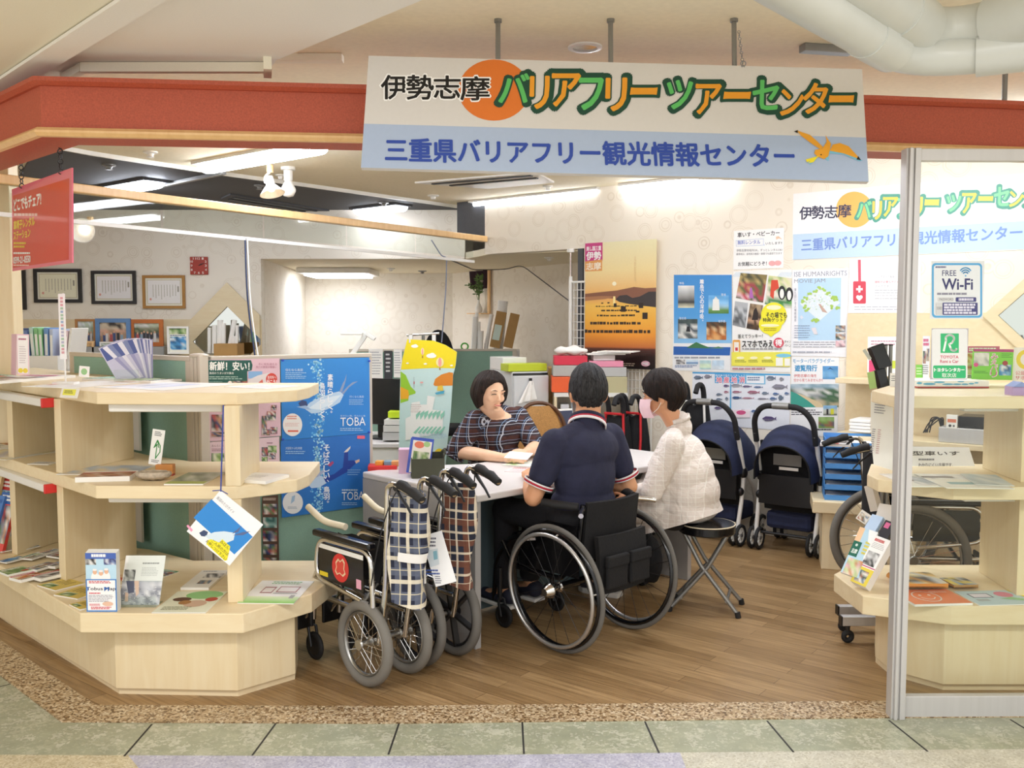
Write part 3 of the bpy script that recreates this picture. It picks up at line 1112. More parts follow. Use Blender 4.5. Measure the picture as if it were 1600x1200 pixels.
def upright(name, f1, f2, b, z0, z1, z=ZB):
 a, c, d = (XY(G(*q, z)) for q in (f1, f2, b))
 e = d + (a - c)
 mb = inS(MB()); mb.prism([(a.x, a.y), (c.x, c.y), (d.x, d.y), (e.x, e.y)], z0, z1, 'maple')
 mb.build(name, shelf, bevel=.003)
upright('post', (356, 942), (380, 942), (409, 897), ZB, ZM - .054)
upright('post', (356, 942), (380, 942), (409, 897), ZM, ZT - .05)
for z0, z1, f in ((ZB, ZM - .054, ZB), (ZM, ZT - .05, ZB)):
 upright('divider', (93, 905), (103, 909), (214, 866), z0, z1)
# second divider further left
s1, s2, s3 = (XY(G(*q, ZB)) for q in ((93, 905), (103, 909), (214, 866)))
for z0, z1 in ((ZB, ZM - .054), (ZM, ZT - .05)):
 sh = LD * 0.66
 mb = inS(MB()); mb.prism([tuple((p + sh)[:2]) for p in (s1, s2, s3, s3 + s1 - s2)], z0, z1, 'maple'); mb.build('divider', shelf, bevel=.003)
# white back boards of the left run
b1_, b2_ = s1 + LP * .56 + LD * .42, s1 + LP * .56 + LD * 1.3
for z0, z1, m in ((ZM, ZT - .05, 'white_plastic'), (ZB, ZM - .054, 'pole_beige')):
 mb = inS(MB()); mb.bar(XY(b1_, (z0 + z1) / 2), XY(b2_, (z0 + z1) / 2), .012, z1 - z0, m); mb.build('back_board', shelf)
def shelf_lamp(p, q, red=None):
 mb = inS(MB()); mb.bar(p, q, .05, .036, 'white_metal')
 o = mb.build('shelf_lamp', shelf, bevel=.006)
 if red is not None:
  mat('red_plastic', '#cf2a26', .4)
  mb = inS(MB()); d_ = (red - p).normalized(); mb.bar(red - d_ * .009, red + d_ * .009, .056, .042, 'red_plastic')
  c_ = mb.build('end_cap', o, mw=None, bevel=.004, center=False)
  c_['label'] = 'red end cap'
for y, z in ((639, ZT - .05 - .018), (786, ZM - .054 - .018)):
 yy = 3.84
 p, q = P(173, y, yy), P(350, y, yy); p.z = q.z = z
 shelf_lamp(p, q)
for z in (ZT - .068, ZM - .072):
 f = s1 - LP * .02
 p = XY(f, z); q = XY(f + LD * 1.6, z)
 shelf_lamp(q, p + LD * .03, p + LD * .015)
# right-hand shelf behind the glass
rsh = thing('display_shelf', 'maple brochure shelf with three tiers standing behind the glass door', 'display shelf', tuple(XY(G(1530, 1050))))
def inR(mb):
 mb.M = Matrix.Translation(-rsh.location)
 return mb
def r_slab(name, pts, z, th, back):
 q = pxy(pts, z)
 mb = inR(MB()); mb.prism(q + back, z - th, z, 'maple_flat')
 return mb.build(name, rsh, bevel=.004)
rb = [(3.9, 4.35), (1.62, 4.35)]
r_slab('bottom_shelf', [(1303, 897), (1348, 931), (1486, 947), (1900, 947)], ZB, .08, [(4.2, 3.7), (4.2, 4.3), (1.62, 4.3)])
r_slab('middle_shelf', [(1355, 741), (1372, 749), (1490, 761), (1900, 761)], ZM, .054, [(4.2, 3.75), (4.2, 4.3), (1.7, 4.3)])
r_slab('top_shelf', [(1362, 610), (1398, 618), (1491, 619), (1900, 619)], ZT, .05, [(4.2, 3.8), (4.2, 4.3), (1.8, 4.3)])
q = pxy([(1367, 1037), (1391, 1058), (1473, 1081), (1900, 1081)], 0)
mb = inR(MB()); mb.prism(q + [(4.1, 4.2), (1.7, 4.2)], .03, ZB - .08, 'maple'); mb.build('plinth', rsh, bevel=.003)
mb = inR(MB()); mb.prism([(p[0] + .01, p[1] + .02) for p in q] + [(4.1, 4.15), (1.75, 4.15)], 0, .031, 'maple_flat'); mb.build('kick_board', rsh)
for z0, z1 in ((ZB, ZM - .054), (ZM, ZT - .05)):
 a, c, d_ = XY(G(1529, 893, ZB)), XY(G(1588, 932, ZB)), XY(G(1640, 932, ZB))
 mb = inR(MB()); mb.prism([(a.x, a.y), (c.x, c.y), (d_.x, d_.y), (d_.x + a.x - c.x, d_.y + a.y - c.y)], z0, z1, 'maple'); mb.build('post', rsh, bevel=.003)
for y, z in ((647, ZT - .068), (787, ZM - .072)):
 p, q_ = P(1502, y, 3.86), P(1850, y, 3.86); p.z = q_.z = z
 mb = inR(MB()); mb.bar(p, q_, .05, .036, 'white_metal'); mb.build('shelf_lamp', rsh, bevel=.006)
# maple wall shelf behind it, on the right wall
wsh = thing('wall_shelf', 'maple wall shelf unit behind the glass, carrying the black recorder', 'wall shelf', tuple(XY(RW(1450, 700))))
def inW(mb):
 mb.M = Matrix.Translation(-wsh.location)
 return mb
ws0, ws1 = at_col(1326, WA, WD), at_col(1326, WA, WD) - WD * 2.6
WF = WN * .021
for zz, dep, n_ in ((RW(1340, 588).z, .24, 'board'), (RW(1340, 672).z, .34, 'board')):
 mb = inW(MB()); p = [ws0 + WF, ws1 + WF, ws1 + WF + WN * dep, ws0 + WF + WN * dep]
 mb.prism([(k.x, k.y) for k in p], zz - .035, zz, 'maple_flat'); mb.build(n_, wsh, bevel=.003)
WSZ1, WSZ2 = RW(1340, 588).z, RW(1340, 672).z
mb = inW(MB()); a = ws0 + WF - WD * 1.25
mb.prism([(k.x, k.y) for k in (a, a - WD * .04, a - WD * .04 + WN * .2, a + WN * .2)], 0, WSZ1 - .035, 'maple'); mb.build('side_panel', wsh)
# bench at the right wall with the blue trays
bz_ = 0.43
c = [XY(G(*p_, bz_)) for p_ in ((1270, 783), (1352, 787))]
ben = thing('bench', 'low maple bench carrying the stack of blue trays', 'bench', tuple(XY(G(1310, 800, bz_))))
dd = (c[1] - c[0]).normalized(); nn = Vector((-dd.y, dd.x, 0))
mb = MB(Matrix.Translation(-ben.location))
p = [c[0], c[0] + dd * .62, c[0] + dd * .62 + nn * .36, c[0] + nn * .36]
mb.prism([(k.x, k.y) for k in p], bz_ - .075, bz_, 'maple_flat'); mb.build('top', ben, bevel=.006)
p = [c[0] + dd * .06 + nn * .03, c[0] + dd * .6 + nn * .03, c[0] + dd * .6 + nn * .34, c[0] + dd * .06 + nn * .34]
mb = MB(Matrix.Translation(-ben.location)); mb.prism([(k.x, k.y) for k in p], 0, bz_ - .075, 'maple'); mb.build('base', ben, bevel=.003)
# --- sliding glass door at the right
DD = (K2 - K1).normalized(); DN = Vector((DD.y, -DD.x, 0))
dA = XY(G(1392, 1124)) 
zD = P(1427, 231, dA.y).z
mb = MB()
def door_box(u0, u1, v0, v1, z0, z1, m, mb):
 p = [dA + DD * u0 + DN * v0, dA + DD * u1 + DN * v0, dA + DD * u1 + DN * v1, dA + DD * u0 + DN * v1]
 mb.prism([(k.x, k.y) for k in p], z0, z1, m)
lean = 0.058
door_box(0.0, .052, -.05, .0, 0, zD, 'alu', mb)
door_box(.008, .020, .0, .012, 0, zD, 'alu', mb)
door_box(.030, .052, .0, .008, 0, zD, 'alu', mb)
door_box(.052, 1.6, -.045, -.012, 0, .085, 'alu', mb)
door_box(.052, 1.6, -.045, -.012, zD - .045, zD, 'alu', mb)
door = struct(mb.build('door_1', bevel=.002))
door['label'] = 'aluminium framed glass sliding door at the right'
mb = MB(); door_box(.05, 1.6, -.034, -.028, .08, zD - .04, 'glass_door', mb)
mb.M = Matrix()
off = door.matrix_world.translation if False else Vector(door.location)
mb.v = [v - off for v in mb.v]
mb.build('pane', door)
GO = dA + DN * (-.027)      # outer face of the pane
# --- green office divider
def divider(a, b, z1, label, flip=1):
 a, b = XY(a), XY(b)
 t = thing('office_divider', label, 'office divider', tuple((a + b) / 2), 0, 'green office divider panels')
 L = (b - a); M = Matrix.Translation(-t.location)
 mb = MB(M); mb.bar(XY(a, z1 / 2 + .02), XY(b, z1 / 2 + .02), .03, z1 - .07, 'green_fabric'); mb.build('fabric_panel', t)
 mb = MB(M); mb.bar(XY(a, z1 - .012), XY(b, z1 - .012), .045, .024, 'pole_beige')
 mb.bar(XY(a, .03), XY(b, .03), .045, .06, 'pole_beige')
 d = L.normalized()
 mb.bar(XY(b - d * .02, 0.0), XY(b - d * .02, z1 - .02), .04, .045, 'pole_beige', up=d)
 mb.bar(XY(a + d * .02, 0.0), XY(a + d * .02, z1 - .02), .04, .045, 'pole_beige', up=d)
 mb.build('frame', t, bevel=.004)
 return t
DIVZ = 1.365
VD = Vector((.79, .613, 0)).normalized()                  # away from the camera, to the right
pr = at_col(578, PP + VD * .06, VD)
pl_ = at_col(114, PP + WD * .06, WD)
divider(PP + VD * .05, pr, DIVZ, 'green office divider covered by the posters beside the service table')
divider(pl_, PP + WD * .05, DIVZ, 'green office divider standing behind the left brochure shelf')
t = thing('divider_pole', 'beige corner pole joining the two green dividers', 'pole', tuple(PP))
mb = MB()
for k in (-.03, 0.0, .03):
 mb.bar((WD.x * -k, WD.y * -k, 0), (WD.x * -k, WD.y * -k, DIVZ + .006), .024, .05, 'pole_beige', up=(WN.x, WN.y, 0))
mb.bar((-.012, .012, 0), (-.012, .012, DIVZ - .01), .07, .03, 'grey_metal', up=(WN.x, WN.y, 0))
mb.build('post', t, bevel=.004)
mb = MB(); mb.ell((0, 0, DIVZ + .006), (.05, .04, .012), 'pole_beige', 16, 8); mb.build('cap', t, smooth=50)
PDN = Vector((VD.y, -VD.x, 0))
PDO = PP + PDN * .0255                            # face of the right divider
# far green divider and desk screens are in the office section
# --- service table
TZ = .735
TC, TL_ = XY(G(746, 774, TZ)), XY(G(566, 737, TZ))
U = (TL_ - TC).normalized(); VV = Vector((U.y, -U.x, 0))
tab = thing('service_table', 'light grey service table between the visitors and the clerk', 'table', tuple(XY(TC + U * .4 + VV * .6)))
M = Matrix.Translation(-tab.location)
Lu = (TL_ - TC).length
mat('table_top', '#d9d5d3', .35, var=.01); mat('table_grey', '#a9a7a6', .5, var=.02); mat('table_front', '#5d7178', .7, var=.03)
poly = [TC, TC + VV * 1.75, TC + VV * 1.75 + U * .74, TC + VV * .6 + U * .74, TC + VV * .45 + U * (Lu - .1), TC + VV * .3 + U * (Lu - .01), TL_]
mb = MB(M); mb.prism([(p.x, p.y) for p in poly], TZ - .035, TZ, 'table_top'); mb.build('tabletop', tab, bevel=.008)
mb = MB(M)
e0, e1 = TC + VV * .02 + U * .02, TL_ + VV * .02
mb.bar(XY(e0, (TZ - .035) / 2), XY(e1, (TZ - .035) / 2), .035, TZ - .035, 'table_grey'); mb.build('end_panel', tab)
mb = MB(M); f0, f1 = TC + U * .43 + VV * .03, TC + U * .43 + VV * 1.72
mb.bar(XY(f0, (TZ - .05) / 2 + .01), XY(f1, (TZ - .05) / 2 + .01), .02, TZ - .06, 'table_front'); mb.build('front_panel', tab)
mb = MB(M); mb.bar(XY(TC + VV * 1.70 + U * .02, (TZ - .035) / 2), XY(TC + VV * 1.70 + U * .6, (TZ - .035) / 2), .035, TZ - .035, 'table_grey'); mb.build('end_panel', tab)
# --- the big hanging sign
sg = thing('hanging_sign', 'wide white and pale blue shop sign with an orange sun, hung from the mall ceiling', 'sign', tuple(P(960, 280, 3.25)))
sTL, sTR, sBL = P(576, 87, 3.34), P(1347, 108, 3.33), P(568, 262, 3.22)
s = Sheet(sTL, sTR, sBL, bg='#dcd9d6', thick=.02)
GRN, ORG, DKG = '#5fc268', '#f0a22c', '#124838'
def kanji_name(s, boxes, col='#0c0c0e', halo='#ffffff'):
 for ch, b in zip('伊勢志摩', boxes):
  if halo:
   s.text(ch, b[0] - 5, b[1] - 5, b[2] + 5, b[3] + 5, halo, .045)
  s.text(ch, *b, col, .02)
def fancy(s, items, dk=DKG, g=GRN, o=ORG, e=13, wide=.075):
 for ch, c, x0, y0, x1, y1 in items:
  s.text(ch, x0, y0, x1, y1, dk, wide, .04); s.k -= 1
 s.k += 1
 for ch, c, x0, y0, x1, y1 in items:
  s.text(ch, x0 + e, y0 + e, x1 - e, y1 - e, g if c == 'g' else o, .022, .04); s.k -= 1
 s.k += 1
FANCY = [('バ', 'g', 785, 190, 978, 378), ('リ', 'o', 962, 205, 1092, 412), ('ア', 'o', 1085, 190, 1268, 398), ('フ', 'g', 1240, 215, 1398, 418), ('リ', 'o', 1392, 215, 1532, 424), ('ー', 'o', 1530, 268, 1706, 334),
   ('ツ', 'g', 1738, 228, 1906, 414), ('ア', 'o', 1902, 250, 2068, 442), ('ー', 'o', 2060, 292, 2236, 358), ('セ', 'g', 2226, 228, 2396, 418), ('ン', 'o', 2384, 280, 2536, 450), ('タ', 'o', 2512, 244, 2674, 440), ('ー', 'o', 2658, 312, 2822, 378)]
NAME = [(130, 210, 275, 345), (275, 210, 427, 347), (430, 214, 580, 342), (582, 218, 745, 352)]
s.z = (560, 60, 3.636)
s.z = None; s.rect(0, .615, 1, 1, '#aebfdb'); s.z = (560, 60, 3.636)
s.oval(770, 294, 202, 174, '#e47a2e', 40)
kanji_name(s, NAME)
fancy(s, FANCY)
s.text('三重県バリアフリー観光情報センター', 155, 568, 2480, 700, '#2b4aa6', .028, 0, 36)
X0 = 1454
def bd(pts): return [(x + X0, y) for x, y in pts]
s.poly(bd([(1160, 650), (1215, 700), (1222, 655), (1300, 660), (1390, 700), (1410, 695), (1300, 640), (1222, 630)]), '#7fc3dd')
s.poly(bd([(1090, 700), (1110, 718), (1150, 690)]), '#7fc3dd')
s.poly(bd([(1035, 524), (1110, 550), (1150, 585), (1185, 620), (1170, 632), (1120, 600), (1060, 555)]), '#eca52e')
s.poly(bd([(1020, 530), (1042, 522), (1040, 540)]), '#1a1614')
s.poly(bd([(1222, 640), (1240, 605), (1280, 596), (1330, 615), (1398, 690), (1300, 655)]), '#eca52e')
s.poly(bd([(1374, 690), (1384, 670), (1400, 694)]), '#1a1614')
s.poly(bd([(1198, 550), (1215, 580), (1230, 600), (1222, 640), (1214, 672), (1190, 688), (1150, 672), (1134, 655), (1140, 635), (1180, 628), (1205, 590)]), '#eca52e')
s.poly(bd([(1086, 690), (1165, 668), (1140, 690), (1092, 706)]), '#f4e02e')
s.poly(bd([(1100, 712), (1118, 692), (1158, 672), (1130, 705)]), '#f4e02e')
s.oval(1173 + X0, 663, 4, 4, '#2a2018', 10)
s.build('panel', parent=sg)
def at_sign(mb):
 mb.M = Matrix.Translation(-sg.location); return mb
for px, y0, y1 in ((778, 30, 93), (955, 32, 96), (1149, 43, 104)):
 b = PLN(px, y1, sTL, s.n) - s.n * .012
 tpt = Vector((b.x, b.y + .02, CEIL))
 mb = at_sign(MB()); mb.tube([b - Vector((0, 0, .0)), tpt], .009, 'grey_metal', 8); mb.cyl(tpt - Vector((0, 0, .012)), tpt, .014, 'grey_metal', 10)
 mb.build('hanger_rod', sg, smooth=40)
c0 = PLN(1154, 62, sTL, s.n); c1_ = PLN(1161, 104, sTL, s.n)
c0 = Vector((c1_.x - .012, c1_.y + .02, CEIL - .05))
mb = at_sign(MB())
for i in range(11):
 p = c0.lerp(c1_, i / 10)
 mb.torus(p, (1, 0, 0) if i % 2 else (0, 1, 0), .005, .0013, 'grey_metal', 8, 5)
mb.torus(c1_ + Vector((0, -.002, .01)), (0, 1, 0), .009, .002, 'grey_metal', 12, 5)
mb.build('chain', sg, smooth=50)
# --- the same sign on the right wall
s = sheet_px(WA, WN, (1240, 303), (1640, 268), (1240, 406), bg='#f6f6f6', thick=.004)
s.z = (1100, 0, 3.2)
hz = lambda a, b: a + (b - a)
s.poly([(446, 1172), (1726, 1098), (1726, 1240), (446, 1299)], '#c3dcf2')
s.oval(752, 1048, 92, 90, '#f2b95a', 36)
for ch, b in zip('伊勢志摩', [(478, 1034, 540, 1098), (540, 1030, 602, 1094), (604, 1028, 668, 1090), (670, 1022, 736, 1086)]):
 s.text(ch, *b, '#2c2a4a', .02)
FW = [('バ', 'g', 758, 1000, 842, 1094), ('リ', 'o', 836, 1000, 894, 1104), ('ア', 'o', 888, 980, 974, 1088), ('フ', 'g', 962, 986, 1034, 1090), ('リ', 'o', 1032, 980, 1098, 1086), ('ー', 'o', 1096, 990, 1180, 1034),
  ('ツ', 'g', 1206, 970, 1290, 1064), ('ア', 'o', 1284, 960, 1366, 1072), ('ー', 'o', 1364, 974, 1450, 1012), ('セ', 'g', 1444, 930, 1530, 1036), ('ン', 'o', 1520, 950, 1600, 1040), ('タ', 'o', 1586, 930, 1668, 1036)]
fancy(s, FW, '#4f9f8c', '#86e0a0', '#f6d056', 7, .075)
s.text('三重県バリアフリー観光情報センター', 488, 1196, 1590, 1256, '#7a97d8', .025, 0, -62)
s.build('wall_sign', 'white and pale blue banner with an orange sun fixed on the right wall', 'sign')
# --- hanging red sign at the left
rs = thing('hanging_sign', 'red sign with pink border hanging by chains from the left end of the beam', 'sign', tuple(P(66, 424, 3.85)))
s = Sheet(P(18.5, 296, 4.12), P(112, 262, 3.55), P(18.5, 424, 4.12), bg='#e8718a', thick=.006, m='print_gloss')
s.z = (0, 250, 6)
s.poly([(122, 335), (650, 170), (646, 935), (122, 1012)], '#d8352c')
s.text('どこでもチェア!', 130, 372, 385, 480, '#ffffff', .04, 0, -62)
s.lines(132, 500, 384, 530, 1, '#f6c8c0', .8)
s.text('車椅子レンタル', 130, 575, 326, 660, '#f8e232', .03, 0, -45)
s.text('ステーション', 130, 678, 286, 752, '#f8e232', .03, 0, -34)
s.lines(130, 770, 265, 835, 2, '#f2d23a', .6)
s.lines(130, 865, 285, 888, 1, '#ffffff', .7)
s.text('0599-21-0550', 128, 912, 288, 972, '#ffffff', .035, 0, -14)
s.lines(130, 982, 285, 1000, 1, '#ffd8d0', .6)
s.build('panel', parent=rs)
for px, py in ((34, 240), (95, 103 / 6 + 250)):
 b = PLN(px, 300 if px < 50 else 270, s.TL, s.n); top = s.TL + s.x * ((b - s.TL).dot(s.x)); 
 mb = MB(Matrix.Translation(-rs.location))
 n_ = 7
 hi = Vector((top.x, top.y, z4 + .005))
 k = max(3, int((hi - top).length / .018))
 for i in range(k + 1):
  mb.torus(top.lerp(hi, i / k), (1, 0, 0) if i % 2 else (0, 1, 0), .010, .0025, 'black_plastic', 8, 5)
 mb.build('chain', rs, smooth=50)
# --- stickers on the glass door
gn = DN
s = sheet_px(GO, gn, (1455, 408), (1537.5, 409), (1455, 498), bg='#dfe3e6', thick=.001)
s.z = (1200, 350, 4)
def rrect(s, x0, y0, x1, y1, r, col, n=6):
 pts = []
 for cx, cy, a0 in ((x1 - r, y0 + r, -90), (x1 - r, y1 - r, 0), (x0 + r, y1 - r, 90), (x0 + r, y0 + r, 180)):
  pts += [(cx + r * cos(radians(a0 + 90 * i / n)), cy + r * sin(radians(a0 + 90 * i / n))) for i in range(n + 1)]
 s.poly(pts, col)
rrect(s, 1024, 244, 1338, 586, 24, '#56a8dc')
rrect(s, 1036, 257, 1326, 573, 16, '#e4e9ed')
s.lines(1046, 264, 1114, 276, 1, '#6a6a90', .9)
s.text('FREE', 1088, 290, 1176, 324, '#3c3c6e', .005)
s.text('Wi-Fi', 1088, 342, 1278, 410, '#34346a', .02)
for r in (42, 30, 18):
 s.line([(1234 + r * sin(radians(a)), 322 - r * cos(radians(a)) * 1.15) for a in range(-50, 51, 10)], .0045, '#4aa4dc')
s.oval(1234, 324, 5, 5, '#4aa4dc', 12)
s.lines(1056, 430, 1300, 444, 1, '#8a8a9a', .9)
rrect(s, 1060, 458, 1160, 484, 6, '#d4d6d8'); s.text('PASSWORD', 1070, 464, 1156, 478, '#55555f')
rrect(s, 1172, 458, 1300, 486, 6, '#45457e'); s.lines(1190, 464, 1288, 480, 1, '#dcdcee', .95)
rrect(s, 1048, 492, 1088, 568, 4, '#cfd1d4'); s.text('SSID', 1054, 518, 1086, 534, '#55555f')
rrect(s, 1090, 492, 1308, 568, 4, '#45457e'); s.lines(1098, 498, 1302, 566, 4, '#dcdcee', .75)
s.build('wifi_sign', 'pale sticker with a blue border for free wireless internet on the glass door', 'sticker')
s = sheet_px(GO, gn, (1455, 513), (1512.5, 514), (1455, 593), bg='#b9b5bd', thick=.001)
rrect(s, 0, 0, 1, 1, .2, '#b9b5bd') if False else None
s.z = (1200, 350, 4)
rrect(s, 1024, 656, 1246, 968, 14, '#e6e8e8')
rrect(s, 1032, 884, 1236, 964, 8, '#2fb573')
s.rect(1078, 684, 1192, 806, '#2fb573')
def arc(cx, cy, rx, ry, a0, a1, n=14):
 return [(cx + rx * cos(radians(a0 + (a1 - a0) * i / n)), cy + ry * sin(radians(a0 + (a1 - a0) * i / n))) for i in range(n + 1)]
s.line([(1098, 792), (1112, 728)] + arc(1136, 716, 26, 22, 190, 400) + [(1150, 742), (1132, 752), (1142, 778)] + arc(1160, 776, 18, 16, 160, 20), .0075, '#f4f6f4')
s.text('TOYOTA', 1076, 822, 1190, 840, '#d05068', .02)
s.text('Rent a Car', 1076, 848, 1190, 868, '#d05068', .01)
s.text('トヨタレンタカー', 1038, 900, 1226, 922, '#ffffff', .04)
s.text('取次店', 1086, 932, 1176, 958, '#f0f6f0', .01)
s.build('car_rental_sign', 'green and white car rental sticker below the wireless sticker on the glass door', 'sticker')
# --- people
def skin_mat(name, c):
 m, nt, ns, ln, b = new_mat(name)
 tc = N(nt, 'ShaderNodeTexCoord'); nz = N(nt, 'ShaderNodeTexNoise'); nz.inputs['Scale'].default_value = 18
 c = lin(c)
 r = ramp(nt, [(0.3, tuple(x * k for x, k in zip(c, (.97, .92, .90)))), (0.7, c)])
 ln.new(tc.outputs['Object'], nz.inputs['Vector']); ln.new(nz.outputs['Fac'], r.inputs[0]); ln.new(r.outputs[0], b.inputs['Base Color'])
 b.inputs['Roughness'].default_value = .55
 b.inputs['Subsurface Weight'].default_value = .08
 b.inputs['Subsurface Radius'].default_value = (.02, .008, .005)
 return m
skin_mat('skin_fair', '#ecc2a0')
skin_mat('skin_tan', '#dda57e')
def hair_mat(name, a, b_):
 m, nt, ns, ln, b = new_mat(name)
 tc = N(nt, 'ShaderNodeTexCoord'); mp = N(nt, 'ShaderNodeMapping'); mp.inputs['Scale'].default_value = (1, 1, .12)
 nz = N(nt, 'ShaderNodeTexNoise'); nz.inputs['Scale'].default_value = 190; nz.inputs['Detail'].default_value = 3
 r = ramp(nt, [(0.35, a), (0.7, b_)])
 bp = N(nt, 'ShaderNodeBump'); bp.inputs['Strength'].default_value = .6; bp.inputs['Distance'].default_value = .004
 ln.new(tc.outputs['Object'], mp.inputs[0]); ln.new(mp.outputs[0], nz.inputs['Vector'])
 ln.new(nz.outputs['Fac'], r.inputs[0]); ln.new(r.outputs[0], b.inputs['Base Color'])
 ln.new(nz.outputs['Fac'], bp.inputs['Height']); ln.new(bp.outputs[0], b.inputs['Normal'])
 b.inputs['Roughness'].default_value = .62
 b.inputs['Specular IOR Level'].default_value = .25
hair_mat('hair_dark', '#120d0b', '#33231b')
hair_mat('hair_grey', '#141415', '#3c3c3e')
hair_mat('hair_black', '#0e0b0b', '#2a1c16')
mat('navy_knit', '#25273f', .9, var=.12, scale=18, bump=.5)
mat('knit_white', '#ece9ea', .85); mat('knit_red', '#b8283c', .85)
mat('trouser_black', '#16161b', .9, var=.2, scale=60, bump=.15)
mat('shoe_navy', '#26283a', .7); mat('shoe_white', '#e6e4e0', .6)
mat('mask_pink', '#f3d3dc', .8); mat('mask_blue', '#bcd6ea', .8)
mat('lips', '#c46a62', .5); mat('eye_dark', '#1e1410', .3)
plaid('blouse_plaid', '#47261f', [(0, .055, 0, .024, '#1d1c28', .8), (1, .055, .02, .024, '#1d1c28', .75), (0, .055, .036, .003, '#c9ced8', .8), (1, .055, .01, .003, '#c9ced8', .8),
         (0, .055, .045, .002, '#8fb0d8', .7), (1, .055, .047, .002, '#8fb0d8', .7)], rot=.6)
plaid('linen_check', '#e6ddd6', [(0, .034, 0, .003, '#f4f0ea', .9), (1, .024, 0, .003, '#f4f0ea', .9), (0, .17, .03, .05, '#cfc2b8', .35)], rot=.5)
def organic(mb, name, parent, voxel=.006, smooth=6, factor=.5, m=None, decim=None):
 """fuses overlapping volumes into one continuous skin"""
 tmp = mb.build('volume', center=False)
 md = tmp.modifiers.new('r', 'REMESH'); md.mode = 'VOXEL'; md.voxel_size = voxel
 if smooth:
  sm = tmp.modifiers.new('s', 'SMOOTH'); sm.iterations = smooth; sm.factor = factor
 me = bpy.data.meshes.new_from_object(tmp.evaluated_get(bpy.context.evaluated_depsgraph_get()))
 old = tmp.data
 bpy.data.objects.remove(tmp); bpy.data.meshes.remove(old)
 me.name = name
 me.materials.clear()
 me.materials.append(MATS[m] if isinstance(m, str) else m)
 me.polygons.foreach_set('material_index', [0] * len(me.polygons))
 me.polygons.foreach_set('use_smooth', [True] * len(me.polygons))
 o = bpy.data.objects.new(name, me)
 COL.objects.link(o)
 if parent is not None:
  o.parent = parent
 return o
def limb(mb, pts, rs, sq=1.0, m='paper_white', n=14):
 mb.tube(pts, rs, m, n, sq=sq)
 mb.ell(pts[0], (rs[0],) * 3, m, 14, 8); mb.ell(pts[-1], (rs[-1],) * 3, m, 14, 8)
 for p, r in list(zip(pts, rs))[1:-1]:
  mb.ell(p, (r * .99,) * 3, m, 14, 8)
def basis(f, up=(0, 0, 1)):
 """rotation whose +y is f, z near up"""
 f = Vector(f).normalized()
 x = f.cross(Vector(up)).normalized()
 z = x.cross(f)
 return Matrix((x, f, z)).transposed()
def ellR(mb, c, rad, R, m='paper_white', fn=None, nu=24, nv=16):
 mb.ell(c, rad, m, nu, nv, R.to_4x4() if R is not None else None, fn)
HA, HB, HC = .074, .094, .115
def headfn(k=1.0):
 def fn(p, d):
  s = max(0.0, -d.z)
  s = s * s * (3 - 2 * s)
  x, y, z = p
  x *= 1 - .26 * s
  if z < 0:
   z *= .93
  y = y * (1 - .42 * s) if y < 0 else y * (1 - .10 * s)
  if d.y > .35 and abs(d.z) < .5:
   y *= .97
  return Vector((x, y, z))
 return fn
def head(mb, c, R, sc=1.0, nose=True):
 ellR(mb, c, (HA * sc, HB * sc, HC * sc), R, fn=headfn(), nu=36, nv=24)
 T = lambda x, y, z: c + R @ (Vector((x, y, z)) * sc)
 if nose:
  limb(mb, [T(0, .086, .008), T(0, .096, -.014), T(0, .101, -.028)], [.006 * sc, .008 * sc, .010 * sc])
  for sx in (-1, 1):
   ellR(mb, T(sx * .010, .091, -.030), (.007, .008, .006), R)
   ellR(mb, T(sx * .030, .068, -.024), (.026, .014, .022), R)     # cheeks
   ellR(mb, T(sx * .030, .083, .022), (.022, .010, .007), R)      # brow ridge
  ellR(mb, T(0, .086, -.060), (.020, .012, .010), R)
  ellR(mb, T(0, .080, -.088), (.024, .013, .011), R)                 # chin
 for sx in (-1, 1):
  Re = R @ Matrix.Rotation(sx * .35, 3, 'Z')
  ellR(mb, T(sx * .076, -.008, -.012), (.010 * sc, .019 * sc, .031 * sc), Re)
  ellR(mb, T(sx * .074, .002, -.038), (.007 * sc, .009 * sc, .011 * sc), Re)
 return T
def hair(parent, loc, c, R, sc, line, thick, m, name='hair', wave=.0025, freq=34, seed=1):
 """cap of hair: line(az) is the polar angle of the hairline (az 0 = face), thick(az, v) its depth"""
 rr = random.Random(seed)
 ph = [rr.uniform(0, 6) for _ in range(6)]
 fn = headfn()
 def f(u, v):
  az = 2 * pi * u
  th = v * line(az)
  d = Vector((sin(th) * sin(az), sin(th) * cos(az), cos(th)))
  p = fn(Vector((d.x * HA, d.y * HB, d.z * HC)), d)
  k = thick(az, v) + wave * (sin(az * freq + ph[0] + v * 3) * .6 + sin(az * freq * .41 + ph[1] - v * 5) * .8 + sin(v * 21 + az * 9 + ph[2]) * .3) * min(1, v * 3)
  if v > .985:
   k = -.006
  q = p + d * k
  return c + R @ (q * sc) - loc
 mb = MB(); mb.grid(f, 120, 30, m)
 return mb.build(name, parent, smooth=80)
